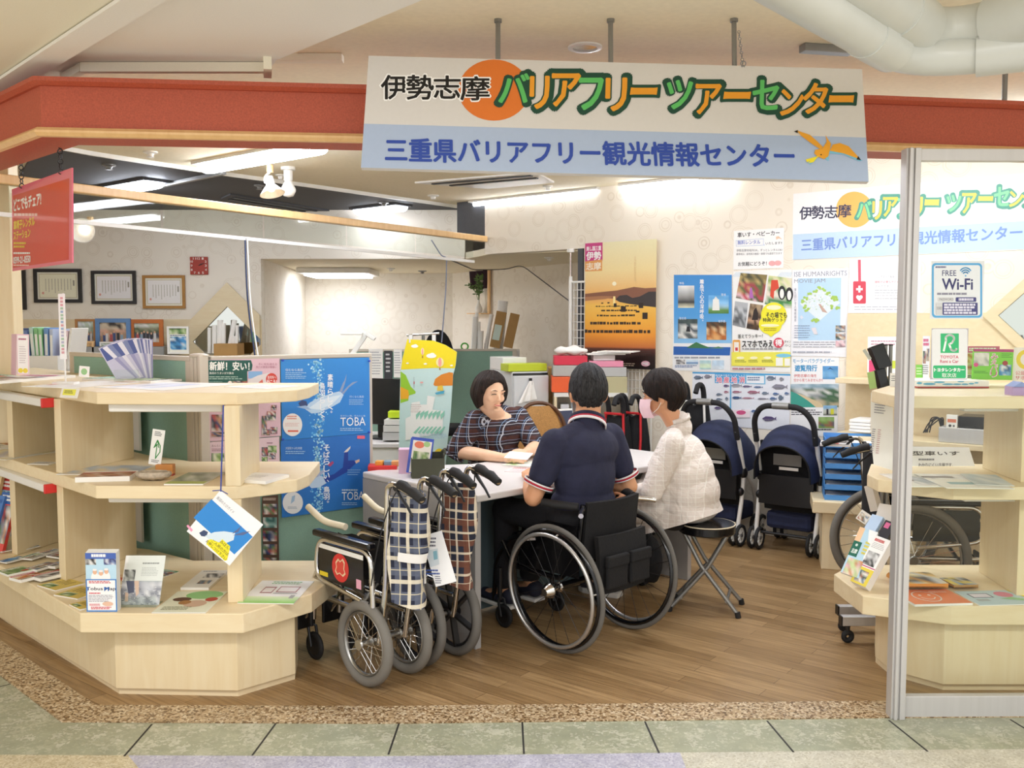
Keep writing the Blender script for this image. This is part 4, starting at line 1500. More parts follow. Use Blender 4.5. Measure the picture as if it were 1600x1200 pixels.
def hand(mb, w, fdir, back, side, curl=.5, sc=1.0, spread=.0, thumb=1.0):
 """palm, four jointed fingers and a thumb; back = direction of the back of the hand; side +1 = thumb on +x"""
 y = Vector(fdir).normalized(); z = Vector(back).normalized()
 x = y.cross(z).normalized(); z = x.cross(y)
 T = lambda a, b, c: w + (x * a * side + y * b + z * c) * sc
 mb.ell(T(0, .045, 0), (.040 * sc, .052 * sc, .015 * sc), 'paper_white', 16, 10, Matrix((x, y, z)).transposed().to_4x4())
 limb(mb, [T(0, -.02, 0), T(0, .03, 0)], [.025 * sc, .022 * sc])
 for k, (rx, L) in enumerate(((.029, .070), (.010, .078), (-.010, .073), (-.028, .058))):
  p = Vector((rx, .085, 0)); a = 0.0
  pts = [Vector((rx * .8, .05, 0)), p]
  for j, fr in enumerate((.45, .32, .23)):
   a += curl * (.55, .9, .6)[j] * (1 + .08 * k)
   p = p + Vector((rx * spread * fr, cos(a) * L * fr, -sin(a) * L * fr))
   pts.append(p)
  limb(mb, [T(*q) for q in pts], [r * sc for r in (.0095, .0092, .0086, .008, .007)], n=10)
 limb(mb, [T(.018, .015, -.004), T(.040, .030, -.012 * thumb), T(.050, .058, -.024 * thumb), T(.044, .080, -.034 * thumb)], [r * sc for r in (.014, .0115, .0095, .008)], n=10)
def ringstrip(parent, loc, pts, w, axis, m, name, th=.004):
 """flat band following closed points pts, width w along axis"""
 mb = MB(Matrix.Translation(-loc))
 ax = Vector(axis).normalized() * w
 n = len(pts)
 vs = [Vector(p) for p in pts] + [Vector(p) + ax for p in pts]
 fs = [(i, (i + 1) % n, n + (i + 1) % n, n + i) for i in range(n)]
 mb.add(vs, fs, m)
 o = mb.build(name, parent, smooth=60)
 md = o.modifiers.new('thick', 'SOLIDIFY'); md.thickness = th; md.offset = 0
 return o
def ring(c, ax, r, n=24, sq=1.0, ref=(0, 0, 1)):
 ax = Vector(ax).normalized(); a = ax.cross(Vector(ref)).normalized(); b = ax.cross(a)
 return [Vector(c) + a * (cos(2 * pi * i / n) * r) + b * (sin(2 * pi * i / n) * r * sq) for i in range(n)]
# ---------------- man in the wheelchair (back to the camera)
WCO = XY(P(916, 990, 4.38)); WCO = Vector((.352, 4.385, 0))
HX = U.copy(); RX = VV.copy()
def ML(x, y, z):
 return WCO + RX * x + HX * y + Vector((0, 0, z))
man = thing('person', 'person in a navy polo shirt with short grey-black hair seated in a wheelchair, back turned', 'person', tuple(WCO))
Lm = Vector(WCO)
T0 = Matrix.Translation(-Lm)
Rb = Matrix((RX, HX, Vector((0, 0, 1)))).transposed()
hc = P(919, 613, 4.46)
fd = (HX * .62 + Vector((.32, .6, 0))).normalized()
Rh = basis(fd + Vector((0, 0, -.12)))
sL, eL, wL = ML(-.185, .02, .965), P(833, 777, 4.27), P(827, 744, 4.58)
sR, eR, wR = ML(.185, .0, .965), ML(.275, -.05, .715), ML(.17, .26, .765)
mb = MB(T0)
head(mb, hc, Rh, 1.09)
limb(mb, [ML(.01, .0, 1.00), hc + Vector((0, -.015, -.075))], [.066, .062])
for c, r in ((ML(0, .02, .94), (.175, .105, .12)), (ML(0, .02, .78), (.155, .11, .14)), (ML(0, .03, .60), (.17, .13, .10))):
 ellR(mb, c, r, Rb)
limb(mb, [sL, eL], [.052, .043]); limb(mb, [eL, eL.lerp(wL, .35), wL], [.044, .045, .027])
limb(mb, [sR, eR], [.052, .043]); limb(mb, [eR, wR], [.044, .028])
hand(mb, wL, (wL - eL).normalized() + Vector((-.05, .2, .08)), (-.45, -.15, .9), 1, .75, 1.0)
hand(mb, wR, HX, (0, 0, 1), -1, .7, 1.0)
for sx in (-1, 1):
 limb(mb, [ML(sx * .09, .05, .58), ML(sx * .10, .44, .57), ML(sx * .09, .46, .17)], [.085, .06, .04])
 limb(mb, [ML(sx * .09, .45, .13), ML(sx * .09, .60, .10)], [.04, .032])
organic(mb, 'body', man, .0055, 4, .5, 'skin_tan')
# trousers
mb = MB(T0)
ellR(mb, ML(0, .02, .60), (.20, .165, .135), Rb)
for sx in (-1, 1):
 limb(mb, [ML(sx * .09, .05, .58), ML(sx * .105, .44, .575), ML(sx * .092, .465, .21)], [.098, .078, .06])
organic(mb, 'trousers', man, .009, 4, .5, 'trouser_black')
# polo shirt
mb = MB(T0)
ellR(mb, ML(0, .0, .92), (.205, .125, .125), Rb)
ellR(mb, ML(0, .0, .80), (.178, .125, .20), Rb)
ellR(mb, ML(0, .01, .67), (.185, .135, .10), Rb)
limb(mb, [ML(-.15, .01, .975), ML(-.06, -.0, 1.005), ML(.06, -.0, 1.005), ML(.15, .0, .975)], [.062, .060, .060, .062])
cutL = sL.lerp(eL, .58); cutR = sR.lerp(eR, .60)
limb(mb, [sL, sL.lerp(eL, .4), cutL], [.074, .071, .066])
limb(mb, [sR, sR.lerp(eR, .4), cutR], [.074, .070, .064])
limb(mb, [ML(.01, -.01, 1.0), ML(.012, .0, 1.045)], [.074, .066])
organic(mb, 'polo_shirt', man, .007, 5, .5, 'navy_knit')
for (s_, e_, cut, nm) in ((sL, eL, cutL, 'sleeve_band'), (sR, eR, cutR, 'sleeve_band')):
 ax = (e_ - s_).normalized()
 r0 = .0725 if s_ is sL else .0705
 base = cut + ax * .035
 ringstrip(man, Lm, ring(base, ax, r0), .007, ax, 'knit_white', nm)
 ringstrip(man, Lm, ring(base + ax * .0075, ax, r0 - .001), .009, ax, 'knit_red', nm)
 ringstrip(man, Lm, ring(base + ax * .017, ax, r0 - .002), .005, ax, 'knit_white', nm)
nax = (hc + Vector((0, -.01, -.08)) - ML(.01, 0, 1.02)).normalized()
cb = ML(.014, .0, 1.032)
nax = (nax + Vector((0, .10, 0))).normalized()
ringstrip(man, Lm, ring(cb, nax, .091, 30, .95), .012, nax, 'knit_white', 'collar_stripe', .006)
ringstrip(man, Lm, ring(cb + nax * .012, nax, .089, 30, .95), .010, nax, 'knit_red', 'collar_stripe', .006)
ringstrip(man, Lm, ring(cb + nax * .022, nax, .083, 30, .95), .022, nax, 'navy_knit', 'collar', .007)
hair(man, Lm, hc, Rh, 1.09, lambda a: radians(58 + 66 * (0.5 - 0.5 * cos(a)) ** .55 + (8 if abs(a - pi) < .9 else 0)),
  lambda a, v: .017 * (1 - .65 * v ** 2) + .004, 'hair_grey', seed=3)
Th = lambda x, y, z: hc + Rh @ Vector((x, y, z)) * 1.09 - Lm
mb = MB()
for sx in (-1, 1):
 mb.tube([Th(sx * .079, .085, .012), Th(sx * .083, .0, .012), Th(sx * .080, -.02, -.004)], .0022, 'black_plastic', 6)
 mb.torus(Th(sx * .035, .102, .008), Rh @ Vector((0, 1, 0)), .022, .002, 'black_plastic', 18, 5)
mb.build('glasses', man, smooth=50)
mb = MB()
mb.grid(lambda u, v: Th((u - .5) * .13, .112 - .10 * abs(u - .5) ** 1.6 * 2 + .008 * sin(v * pi), -.012 - v * .085), 14, 8, 'mask_blue', .002)
mb.build('face_mask', man, smooth=60)
mb = MB()
for sx in (-1, 1):
 mb.tube([Th(sx * .066, .06, -.03), Th(sx * .08, .012, -.0), Th(sx * .082, -.004, -.02), Th(sx * .066, .055, -.07)], .0016, 'mask_blue', 5)
mb.build('mask_loop', man)
for sx in (-1, 1):
 mb = MB(T0)
 a, b = ML(sx * .09, .43, .115), ML(sx * .09, .62, .10)
 limb(mb, [a + Vector((0, 0, .015)), a.lerp(b, .5), b], [.045, .042, .036], .75)
 organic(mb, 'shoe', man, .006, 3, .5, 'shoe_navy')
 mb = MB(T0)
 q = [ML(sx * .09 + dx, .39 + dy, 0) for dx, dy in ((-.04, 0), (.04, 0), (.048, .14), (.042, .24), (.02, .28), (-.02, .28), (-.042, .24), (-.048, .14))]
 mb.prism([(p.x, p.y) for p in q], .068, .088, 'shoe_white'); mb.build('shoe_sole', man, bevel=.006)
# ---------------- clerk behind the table
HW = (-U).normalized(); RW_ = Vector((HW.y, -HW.x, 0))
WO = XY(P(768, 700, 5.52))
def WL(x, y, z):
 return WO + RW_ * x + HW * y + Vector((0, 0, z))
clerk = thing('person', 'person in a dark plaid blouse with short black hair sitting behind the service table', 'person', tuple(WO))
Lc = Vector(WO); T1 = Matrix.Translation(-Lc)
Rw = Matrix((RW_, HW, Vector((0, 0, 1)))).transposed()
hc = P(766, 614, 5.28)
Rh = basis(Vector((.56, -.80, -.10)))
SHZ = .955
sR, eR, wR = WL(.175, .05, SHZ), P(712, 708, 5.36), P(786, 715, 5.18)
sL, eL, wL = WL(-.175, .05, SHZ), P(838, 700, 5.45), P(822, 707, 5.22)
eR.z, eL.z = .775, .79
mb = MB(T1)
head(mb, hc, Rh, .98)
limb(mb, [WL(0, .05, .97), hc + Vector((-.028, .042, -.06))], [.056, .05])
for c, r in ((WL(0, .04, .90), (.155, .095, .11)), (WL(0, .02, .74), (.14, .10, .15)), (WL(0, 0, .55), (.17, .13, .11))):
 ellR(mb, c, r, Rw)
limb(mb, [sR, eR], [.048, .04]); limb(mb, [eR, eR.lerp(wR, .4), wR], [.041, .041, .026])
limb(mb, [sL, eL], [.048, .04]); limb(mb, [eL, eL.lerp(wL, .4), wL], [.041, .040, .026])
hand(mb, wR, P(822, 714, 5.12) - wR, (-.1, -.75, .65), -1, .35, .93)
hand(mb, wL, P(802, 712, 5.12) - wL + Vector((0, 0, .0)), (.5, -.4, .75), 1, .45, .93)
for sx in (-1, 1):
 limb(mb, [WL(sx * .09, .02, .52), WL(sx * .1, .34, .50), WL(sx * .1, .32, .08), WL(sx * .1, .42, .05)], [.085, .06, .042, .035])
organic(mb, 'body', clerk, .0045, 7, .5, 'skin_fair')
mb = MB(T1)
ellR(mb, WL(0, .03, .885), (.185, .115, .12), Rw)
ellR(mb, WL(0, .02, .72), (.175, .135, .20), Rw)
limb(mb, [WL(-.14, .045, SHZ), WL(-.075, .03, .985)], [.062, .05]); limb(mb, [WL(.14, .045, SHZ), WL(.075, .03, .985)], [.062, .05])
ellR(mb, WL(0, -.02, .975), (.09, .05, .045), Rw)
cR, cL = sR.lerp(eR, .93), sL.lerp(eL, .9)
limb(mb, [sR, sR.lerp(eR, .5), cR], [.068, .068, .064]); limb(mb, [sL, sL.lerp(eL, .5), cL], [.068, .066, .060])
ellR(mb, WL(.05, .10, .83), (.075, .05, .08), Rw); ellR(mb, WL(-.05, .10, .83), (.075, .05, .08), Rw)
organic(mb, 'blouse', clerk, .006, 4, .5, 'blouse_plaid')
for e_, s_, c_ in ((eR, sR, cR),):
 ax = (e_ - s_).normalized()
 ringstrip(clerk, Lc, ring(c_ + ax * .035, ax, .066), .018, ax, 'blouse_plaid', 'cuff', .008)
mb = MB(T1)
ellR(mb, WL(0, .03, .56), (.185, .15, .12), Rw)
for sx in (-1, 1):
 limb(mb, [WL(sx * .09, .02, .53), WL(sx * .1, .34, .51), WL(sx * .1, .32, .12)], [.095, .075, .06])
organic(mb, 'trousers', clerk, .01, 4, .5, 'trouser_black')
def bob(a):
 c = cos(a)
 if c > .55:
  return radians(50 + (1 - c) * 50)
 if c > .12:
  return radians(72 + (.55 - c) * 135)
 return radians(130 + (.12 - max(c, -1)) * 10)
hair(clerk, Lc, hc, Rh, .98, bob, lambda a, v: .020 + .012 * sin(v * 2.2) * (0.6 - .4 * cos(a)) + (.010 * v if cos(a) < .3 else 0) - (.012 * v * v if cos(a) > .5 else 0), 'hair_dark', seed=5)
Th = lambda x, y, z: hc + Rh @ (Vector((x, y, z)) * .98) - Lc
def facebits(par, Th, R, smile=True):
 mb = MB()
 for sx in (-1, 1):
  mb.tube([Th(sx * .018, .0935, .006), Th(sx * .028, .0925, .0095), Th(sx * .040, .0855, .007), Th(sx * .047, .079, .003)], [.0012, .0022, .0022, .001], 'eye_dark', 6)
 mb.build('eye', par, smooth=60)
 mb = MB()
 for sx in (-1, 1):
  mb.tube([Th(sx * .014, .0945, .026), Th(sx * .03, .0935, .031), Th(sx * .048, .082, .026)], [.0018, .0026, .0012], 'hair_dark', 6)
 mb.build('eyebrow', par, smooth=60)
 mb = MB()
 mb.tube([Th(-.026, .083, -.053), Th(-.012, .0945, -.0585), Th(0, .097, -.0595), Th(.012, .0945, -.0585), Th(.026, .083, -.053)], [.0012, .0032, .004, .0032, .0012], 'lips', 8)
 mb.build('mouth', par, smooth=60)
facebits(clerk, Th, Rh)
# ---------------- visitor on the stool, side view
HV = Vector((-.84, .54, 0)).normalized(); RV = Vector((HV.y, -HV.x, 0))
VO = XY(P(1072, 800, 4.90))
def VL(x, y, z):
 return VO + RV * x + HV * y + Vector((0, 0, z))
vis = thing('person', 'person in a pale checked tunic and pink face mask sitting on the round stool', 'person', tuple(VO))
Lv = Vector(VO); T2 = Matrix.Translation(-Lv)
Rv = Matrix((RV, HV, Vector((0, 0, 1)))).transposed()
hc = P(1035, 618, 4.88)
Rh = basis(Vector((-.93, .34, -.12)))
nb = P(1058, 655, 4.88)
sL, eL, wL = P(1050, 694, 4.74), P(1018, 768, 4.72), P(985, 772, 4.86)
sR, eR, wR = P(1052, 690, 5.06), P(1012, 760, 5.12), P(985, 768, 5.0)
hip = VL(0, .0, .56)
ch = P(1066, 712, 4.88)
mb = MB(T2)
head(mb, hc, Rh, 1.04)
limb(mb, [nb + Vector((0, 0, -.03)), hc + Vector((.022, -.005, -.07))], [.056, .05])
ellR(mb, ch, (.15, .095, .12), Rv); ellR(mb, ch.lerp(hip, .55), (.14, .10, .15), Rv); ellR(mb, hip, (.165, .13, .10), Rv)
limb(mb, [sL, eL], [.047, .04]); limb(mb, [eL, wL], [.041, .026])
limb(mb, [sR, eR], [.047, .04]); limb(mb, [eR, wR], [.041, .026])
hand(mb, wL, HV + Vector((0, 0, .0)), (0, 0, 1), -1, .6, .93)
hand(mb, wR, HV, (0, 0, 1), 1, .6, .93)
kn = [VL(-.10, .40, .50), VL(.10, .42, .50)]
ft = [VL(-.08, .40, .06), VL(.10, .44, .06)]
for i, sx in enumerate((-1, 1)):
 limb(mb, [VL(sx * .09, .03, .52), kn[i], ft[i] + Vector((0, 0, .05)), ft[i] + HV * .13], [.085, .06, .042, .034])
organic(mb, 'body', vis, .0055, 3, .5, 'skin_tan')
mb = MB(T2)
ellR(mb, ch, (.180, .118, .125), basis(Vector((HV.x, HV.y, -.35))))
up = basis(Vector((HV.x, HV.y, -.25)))
ellR(mb, ch.lerp(hip, .35) - HV * .025, (.178, .135, .16), up)
ellR(mb, ch.lerp(hip, .75) - HV * .03, (.19, .155, .15), Rv)
ellR(mb, hip - HV * .005 + Vector((0, 0, -.01)), (.20, .175, .10), Rv)
limb(mb, [VL(-.10, .1, .54), VL(-.115, .27, .525)], [.105, .088]); limb(mb, [VL(.10, .1, .54), VL(.11, .27, .525)], [.105, .088])
limb(mb, [sL.lerp(nb, .25), sL, sL.lerp(eL, .5), eL, eL.lerp(wL, .45)], [.055, .070, .068, .062, .055])
limb(mb, [sR.lerp(nb, .25), sR, sR.lerp(eR, .5), eR, eR.lerp(wR, .45)], [.055, .068, .066, .06, .055])
limb(mb, [nb + Vector((.012, 0, -.045)), nb + Vector((.012, 0, -.01))], [.072, .058])
for k, (a, b, r) in enumerate(((.30, -.12, .05), (.5, -.15, .045), (.7, -.14, .05))):
 limb(mb, [ch.lerp(hip, a) - HV * .06 + RV * -.12, ch.lerp(hip, a + .1) + HV * .05 + RV * -.15], [r, r * .8])
organic(mb, 'tunic', vis, .0065, 16, .5, 'linen_check')
# hem of the tunic hanging over the stool
mb = MB(T2)
def skirt(u, v):
 a = 2 * pi * u
 fr = .5 + .5 * cos(a)
 r = .19 + .02 * v + .007 * sin(u * 57) * v
 return hip + RV * (sin(a) * r) + HV * (cos(a) * (.168 + .15 * fr + .02 * v)) + Vector((0, 0, .01 - (.04 + .19 * fr ** 1.5) * v))
mb.grid(skirt, 72, 8, 'linen_check', .003); mb.build('tunic_hem', vis, smooth=60)
ax = (hc - nb); ax = (ax + Vector((0, 0, .1))).normalized()
ringstrip(vis, Lv, ring(nb + Vector((.012, 0, -.012)), ax, .066, 28, .92), .026, ax, 'linen_check', 'collar', .006)
mb = MB(T2)
ellR(mb, hip - Vector((0, 0, .01)), (.185, .15, .115), Rv)
for i, sx in enumerate((-1, 1)):
 limb(mb, [VL(sx * .09, .03, .52), kn[i], ft[i] + Vector((0, 0, .08))], [.10, .078, .058])
organic(mb, 'trousers', vis, .009, 4, .5, 'trouser_black')
for i in range(2):
 mb = MB(T2)
 limb(mb, [ft[i] + Vector((0, 0, 0)), ft[i] + HV * .08, ft[i] + HV * .17 + Vector((0, 0, -.012))], [.042, .042, .034], .8)
 organic(mb, 'shoe', vis, .006, 3, .5, 'shoe_navy')
 mb = MB(T2)
 q = [ft[i] + RV * a + HV * b for a, b in ((-.035, -.05), (.035, -.05), (.045, .08), (.038, .17), (.015, .21), (-.015, .21), (-.038, .17), (-.045, .08))]
 mb.prism([(p.x, p.y) for p in q], .0, .03, 'shoe_white'); mb.build('shoe_sole', vis, bevel=.006)
hair(vis, Lv, hc, Rh, 1.05, lambda a: radians(54 + 82 * (0.5 - 0.5 * cos(a)) ** .6 + (6 if cos(a) < -.5 else 0) - (14 if .0 < abs(abs(((a + pi) % (2 * pi)) - pi) - 1.75) < .28 else 0)),
  lambda a, v: .026 * (1 - .45 * v ** 2) + (.012 * sin(v * 3.1) if cos(a) < .2 else .006 * v), 'hair_black', seed=8, freq=26)
Th = lambda x, y, z: hc + Rh @ (Vector((x, y, z)) * 1.04) - Lv
mb = MB()
mb.grid(lambda u, v: Th((u - .5) * .145 * (1 - .12 * abs(v - .4)), .118 - .115 * abs(2 * u - 1) ** 1.7 * .62 + .012 * sin(v * pi) - .006 * v, -.008 - v * .098), 18, 10, 'mask_pink', .002)
mb.build('face_mask', vis, smooth=60)
mb = MB()
for sx in (-1, 1):
 mb.tube([Th(sx * .066, .055, -.022), Th(sx * .078, .02, .0), Th(sx * .083, -.004, .012)], .0017, 'paper_white', 5)
 mb.tube([Th(sx * .062, .05, -.085), Th(sx * .076, .015, -.06), Th(sx * .083, -.006, -.03)], .0017, 'paper_white', 5)
mb.build('mask_loop', vis)
mb = MB()
for sx in (-1, 1):
 mb.tube([Th(sx * .018, .0935, .006), Th(sx * .03, .092, .009), Th(sx * .045, .081, .004)], [.0012, .0022, .001], 'eye_dark', 6)
 mb.tube([Th(sx * .014, .0945, .026), Th(sx * .03, .0935, .031), Th(sx * .048, .082, .026)], [.0018, .0026, .0012], 'hair_dark', 6)
mb.build('eye', vis, smooth=60)
# --- wheelchairs
plaid('plaid_blue', '#20253a', [(0, .085, .0, .030, '#5f6679', .75), (1, .10, .0, .034, '#5f6679', .75), (0, .085, .030, .014, '#e9dfc8', .8), (1, .10, .034, .017, '#e9dfc8', .8),
        (0, .085, .064, .004, '#d8cdb0', .8), (1, .10, .078, .004, '#d8cdb0', .8)], ax=(0, 2), rot=.9)
plaid('plaid_brown', '#242839', [(0, .085, .0, .026, '#6f4433', .9), (1, .095, .0, .028, '#6f4433', .85), (0, .085, .034, .009, '#e6d9c2', .8), (1, .095, .038, .010, '#e6d9c2', .8),
         (0, .085, .062, .003, '#e6d9c2', .7), (1, .095, .07, .003, '#e6d9c2', .7)], ax=(0, 2), rot=.9)
def rzof(h):
 return atan2(-h.x, h.y)
def wheel(parent, c, R, side, tyre, tr, camber=0.0, style='wire', handrim=False, rimw=.012, label=None):
 M = Matrix.Translation(c) @ Matrix.Rotation(side * camber, 4, 'Y')
 ax = (1, 0, 0)
 mb = MB(M); mb.torus((0, 0, 0), ax, R - tr, tr, tyre, 56, 10, .8 if style == 'active' else 1.0)
 w = mb.build('wheel', parent, smooth=60)
 mb = MB(M); mb.torus((0, 0, 0), ax, R - tr * 2 - .004, .007 if style != 'active' else .011, 'black_gloss' if style == 'active' else ('black_plastic' if style == 'mag' else 'steel'), 48, 8, 1.5)
 mb.build('rim', w, smooth=60)
 mb = MB(M)
 hm = 'chrome' if style == 'active' else ('black_plastic' if style == 'mag' else 'steel')
 mb.lathe([(.0, -.035), (.022, -.035), (.026, -.028), (.012, -.02), (.012, .02), (.026, .028), (.022, .035), (0, .035)], hm, 18, Matrix.Rotation(pi / 2, 4, 'Y'))
 if style == 'active':
  mb.lathe([(0, .03), (.034, .03), (.036, .036), (.03, .05), (.018, .07), (.0, .07)], hm, 20, Matrix.Rotation(side * pi / 2, 4, 'Y'))
 mb.build('hub', w, smooth=40)
 mb = MB(M)
 if style == 'mag':
  for k in range(6):
   q = 2 * pi * k / 6 + .3
   mb.bar((0, 0, 0), (0, cos(q) * (R - tr * 2), sin(q) * (R - tr * 2)), .012, .03, 'black_plastic', up=(1, 0, 0))
 else:
  n = 20 if style == 'active' else 28
  sm = 'black_plastic' if style == 'active' else 'chrome'
  for k in range(n):
   q = 2 * pi * k / n; q2 = q + (.5 if k % 2 else -.5)
   s_ = .026 * (1 if k % 4 < 2 else -1)
   mb.tube([(s_, cos(q2) * .022, sin(q2) * .022), (0, cos(q) * (R - tr * 2), sin(q) * (R - tr * 2))], .0014, sm, 4, caps=False)
 mb.build('spokes', w)
 if handrim:
  mb = MB(M); xo = side * .036
  mb.torus((xo, 0, 0), ax, R - .042, .0095, 'alu_bright', 56, 10)
  for k in range(5):
   q = 2 * pi * k / 5 + .5
   mb.cyl((xo, cos(q) * (R - .042), sin(q) * (R - .042)), (0, cos(q) * (R - .028), sin(q) * (R - .028)), .004, 'alu_bright', 6)
  mb.build('hand_rim', w, smooth=60)
 return w
mat('alu_bright', '#c4c2c0', .3, .75, var=.03)
def caster(parent, x, y, r=.055, th=.022, m='black_rubber', fork='black_plastic', zt=.2, trail=.03):
 mb = MB(); mb.torus((x, y - trail, r), (1, 0, 0), r - .014, .014, m, 28, 8, th / .028)
 w = mb.build('caster', parent, smooth=60)
 mb = MB(); mb.lathe([(0, -.01), (r - .02, -.008), (r - .02, .008), (0, .01)], 'black_plastic', 18, Matrix.Translation((x, y - trail, r)) @ Matrix.Rotation(pi / 2, 4, 'Y')); mb.build('caster_hub', w, smooth=40)
 mb = MB()
 for s_ in (-1, 1):
  mb.tube([(x + s_ * .02, y - trail, r), (x + s_ * .02, y - trail * .3, r * 2 + .02), (x, y, r * 2 + .03)], .007, fork, 8)
 mb.cyl((x, y, r * 2 + .02), (x, y, zt), .012, fork, 10)
 mb.build('caster_fork', w, smooth=40)
# --- the active wheelchair the visitor sits in
wc = thing('wheelchair', 'black active wheelchair with silver hand rims, occupied by the person in the navy polo shirt', 'wheelchair', tuple(WCO), rzof(HX))
for s_ in (-1, 1):
 wheel(wc, Vector((s_ * .265, -.055, .305)), .305, s_, 'grey_rubber', .013, radians(4), 'active', True)
 caster(wc, s_ * .19, .40, .06, zt=.3)
mb = MB(); F_ = 'black_gloss'
for s_ in (-1, 1):
 mb.tube(rounded([(s_ * .19, -.16, .70), (s_ * .19, -.13, .47), (s_ * .19, .30, .49), (s_ * .16, .46, .34), (s_ * .12, .52, .10)], .07), .0125, F_, 10)
 mb.tube(rounded([(s_ * .19, -.05, .47), (s_ * .19, -.05, .33), (s_ * .19, .30, .33), (s_ * .19, .38, .44)], .06), .0125, F_, 10)
mb.cyl((-.25, -.055, .31), (.25, -.055, .31), .016, F_, 12)
mb.cyl((-.19, .30, .485), (.19, .30, .485), .0125, F_, 10)
mb.build('frame', wc, smooth=40)
mb = MB(); mb.box((-.18, -.12, .46), (.18, .30, .495), 'black_fabric'); mb.build('seat', wc, bevel=.012)
mb = MB(); mb.grid(lambda u, v: (-.185 + .37 * u, -.155 - .035 * sin(u * pi) - .03 * v, .44 + .27 * v), 16, 8, 'black_fabric', .02); mb.build('backrest', wc, smooth=60)
mb = MB(); mb.grid(lambda u, v: (-.17 + .34 * u, -.235 - .02 * sin(u * pi) - .012 * sin(v * pi), .29 + .27 * v), 14, 8, 'black_fabric', .03); bag = mb.build('backrest_bag', wc, smooth=60)
for x0 in (-.155, .01):
 mb = MB(); mb.box((x0, -.285, .32), (x0 + .14, -.262, .45), 'black_fabric'); mb.build('pocket', bag, bevel=.01)
 mb = MB(); mb.box((x0 - .005, -.292, .42), (x0 + .145, -.266, .475), 'black_fabric'); mb.build('pocket_flap', bag, bevel=.008)
for s_ in (-1, 1):
 mb = MB(); mb.prism([(-.16, .36), (.24, .36), (.22, .52), (.05, .60), (-.14, .60)], s_ * .212 - .003, s_ * .212 + .003, 'black_gloss')
 mb.v = [Vector((p.z, p.x, p.y)) for p in mb.v]
 g = mb.build('side_guard', wc)
 mb = MB(); mb.bar((s_ * .2175, .12, .50), (s_ * .2175, .19, .485), .001, .012, 'knit_white'); mb.build('white_mark', g)
 mb = MB(); mb.tube([(s_ * .19, -.165, .685), (s_ * .25, -.20, .675), (s_ * .27, -.22, .67)], .012, 'chrome', 10); h_ = mb.build('push_handle', wc, smooth=40)
 mb = MB(); mb.tube([(s_ * .20, -.14, .69), (s_ * .25, -.05, .695), (s_ * .27, .02, .70)], [.018, .02, .018], 'black_rubber', 12); mb.build('grip', h_, smooth=40)
mb = MB(); mb.bar((-.13, .56, .095), (.13, .56, .095), .16, .012, 'black_plastic'); mb.build('footplate', wc, bevel=.004)
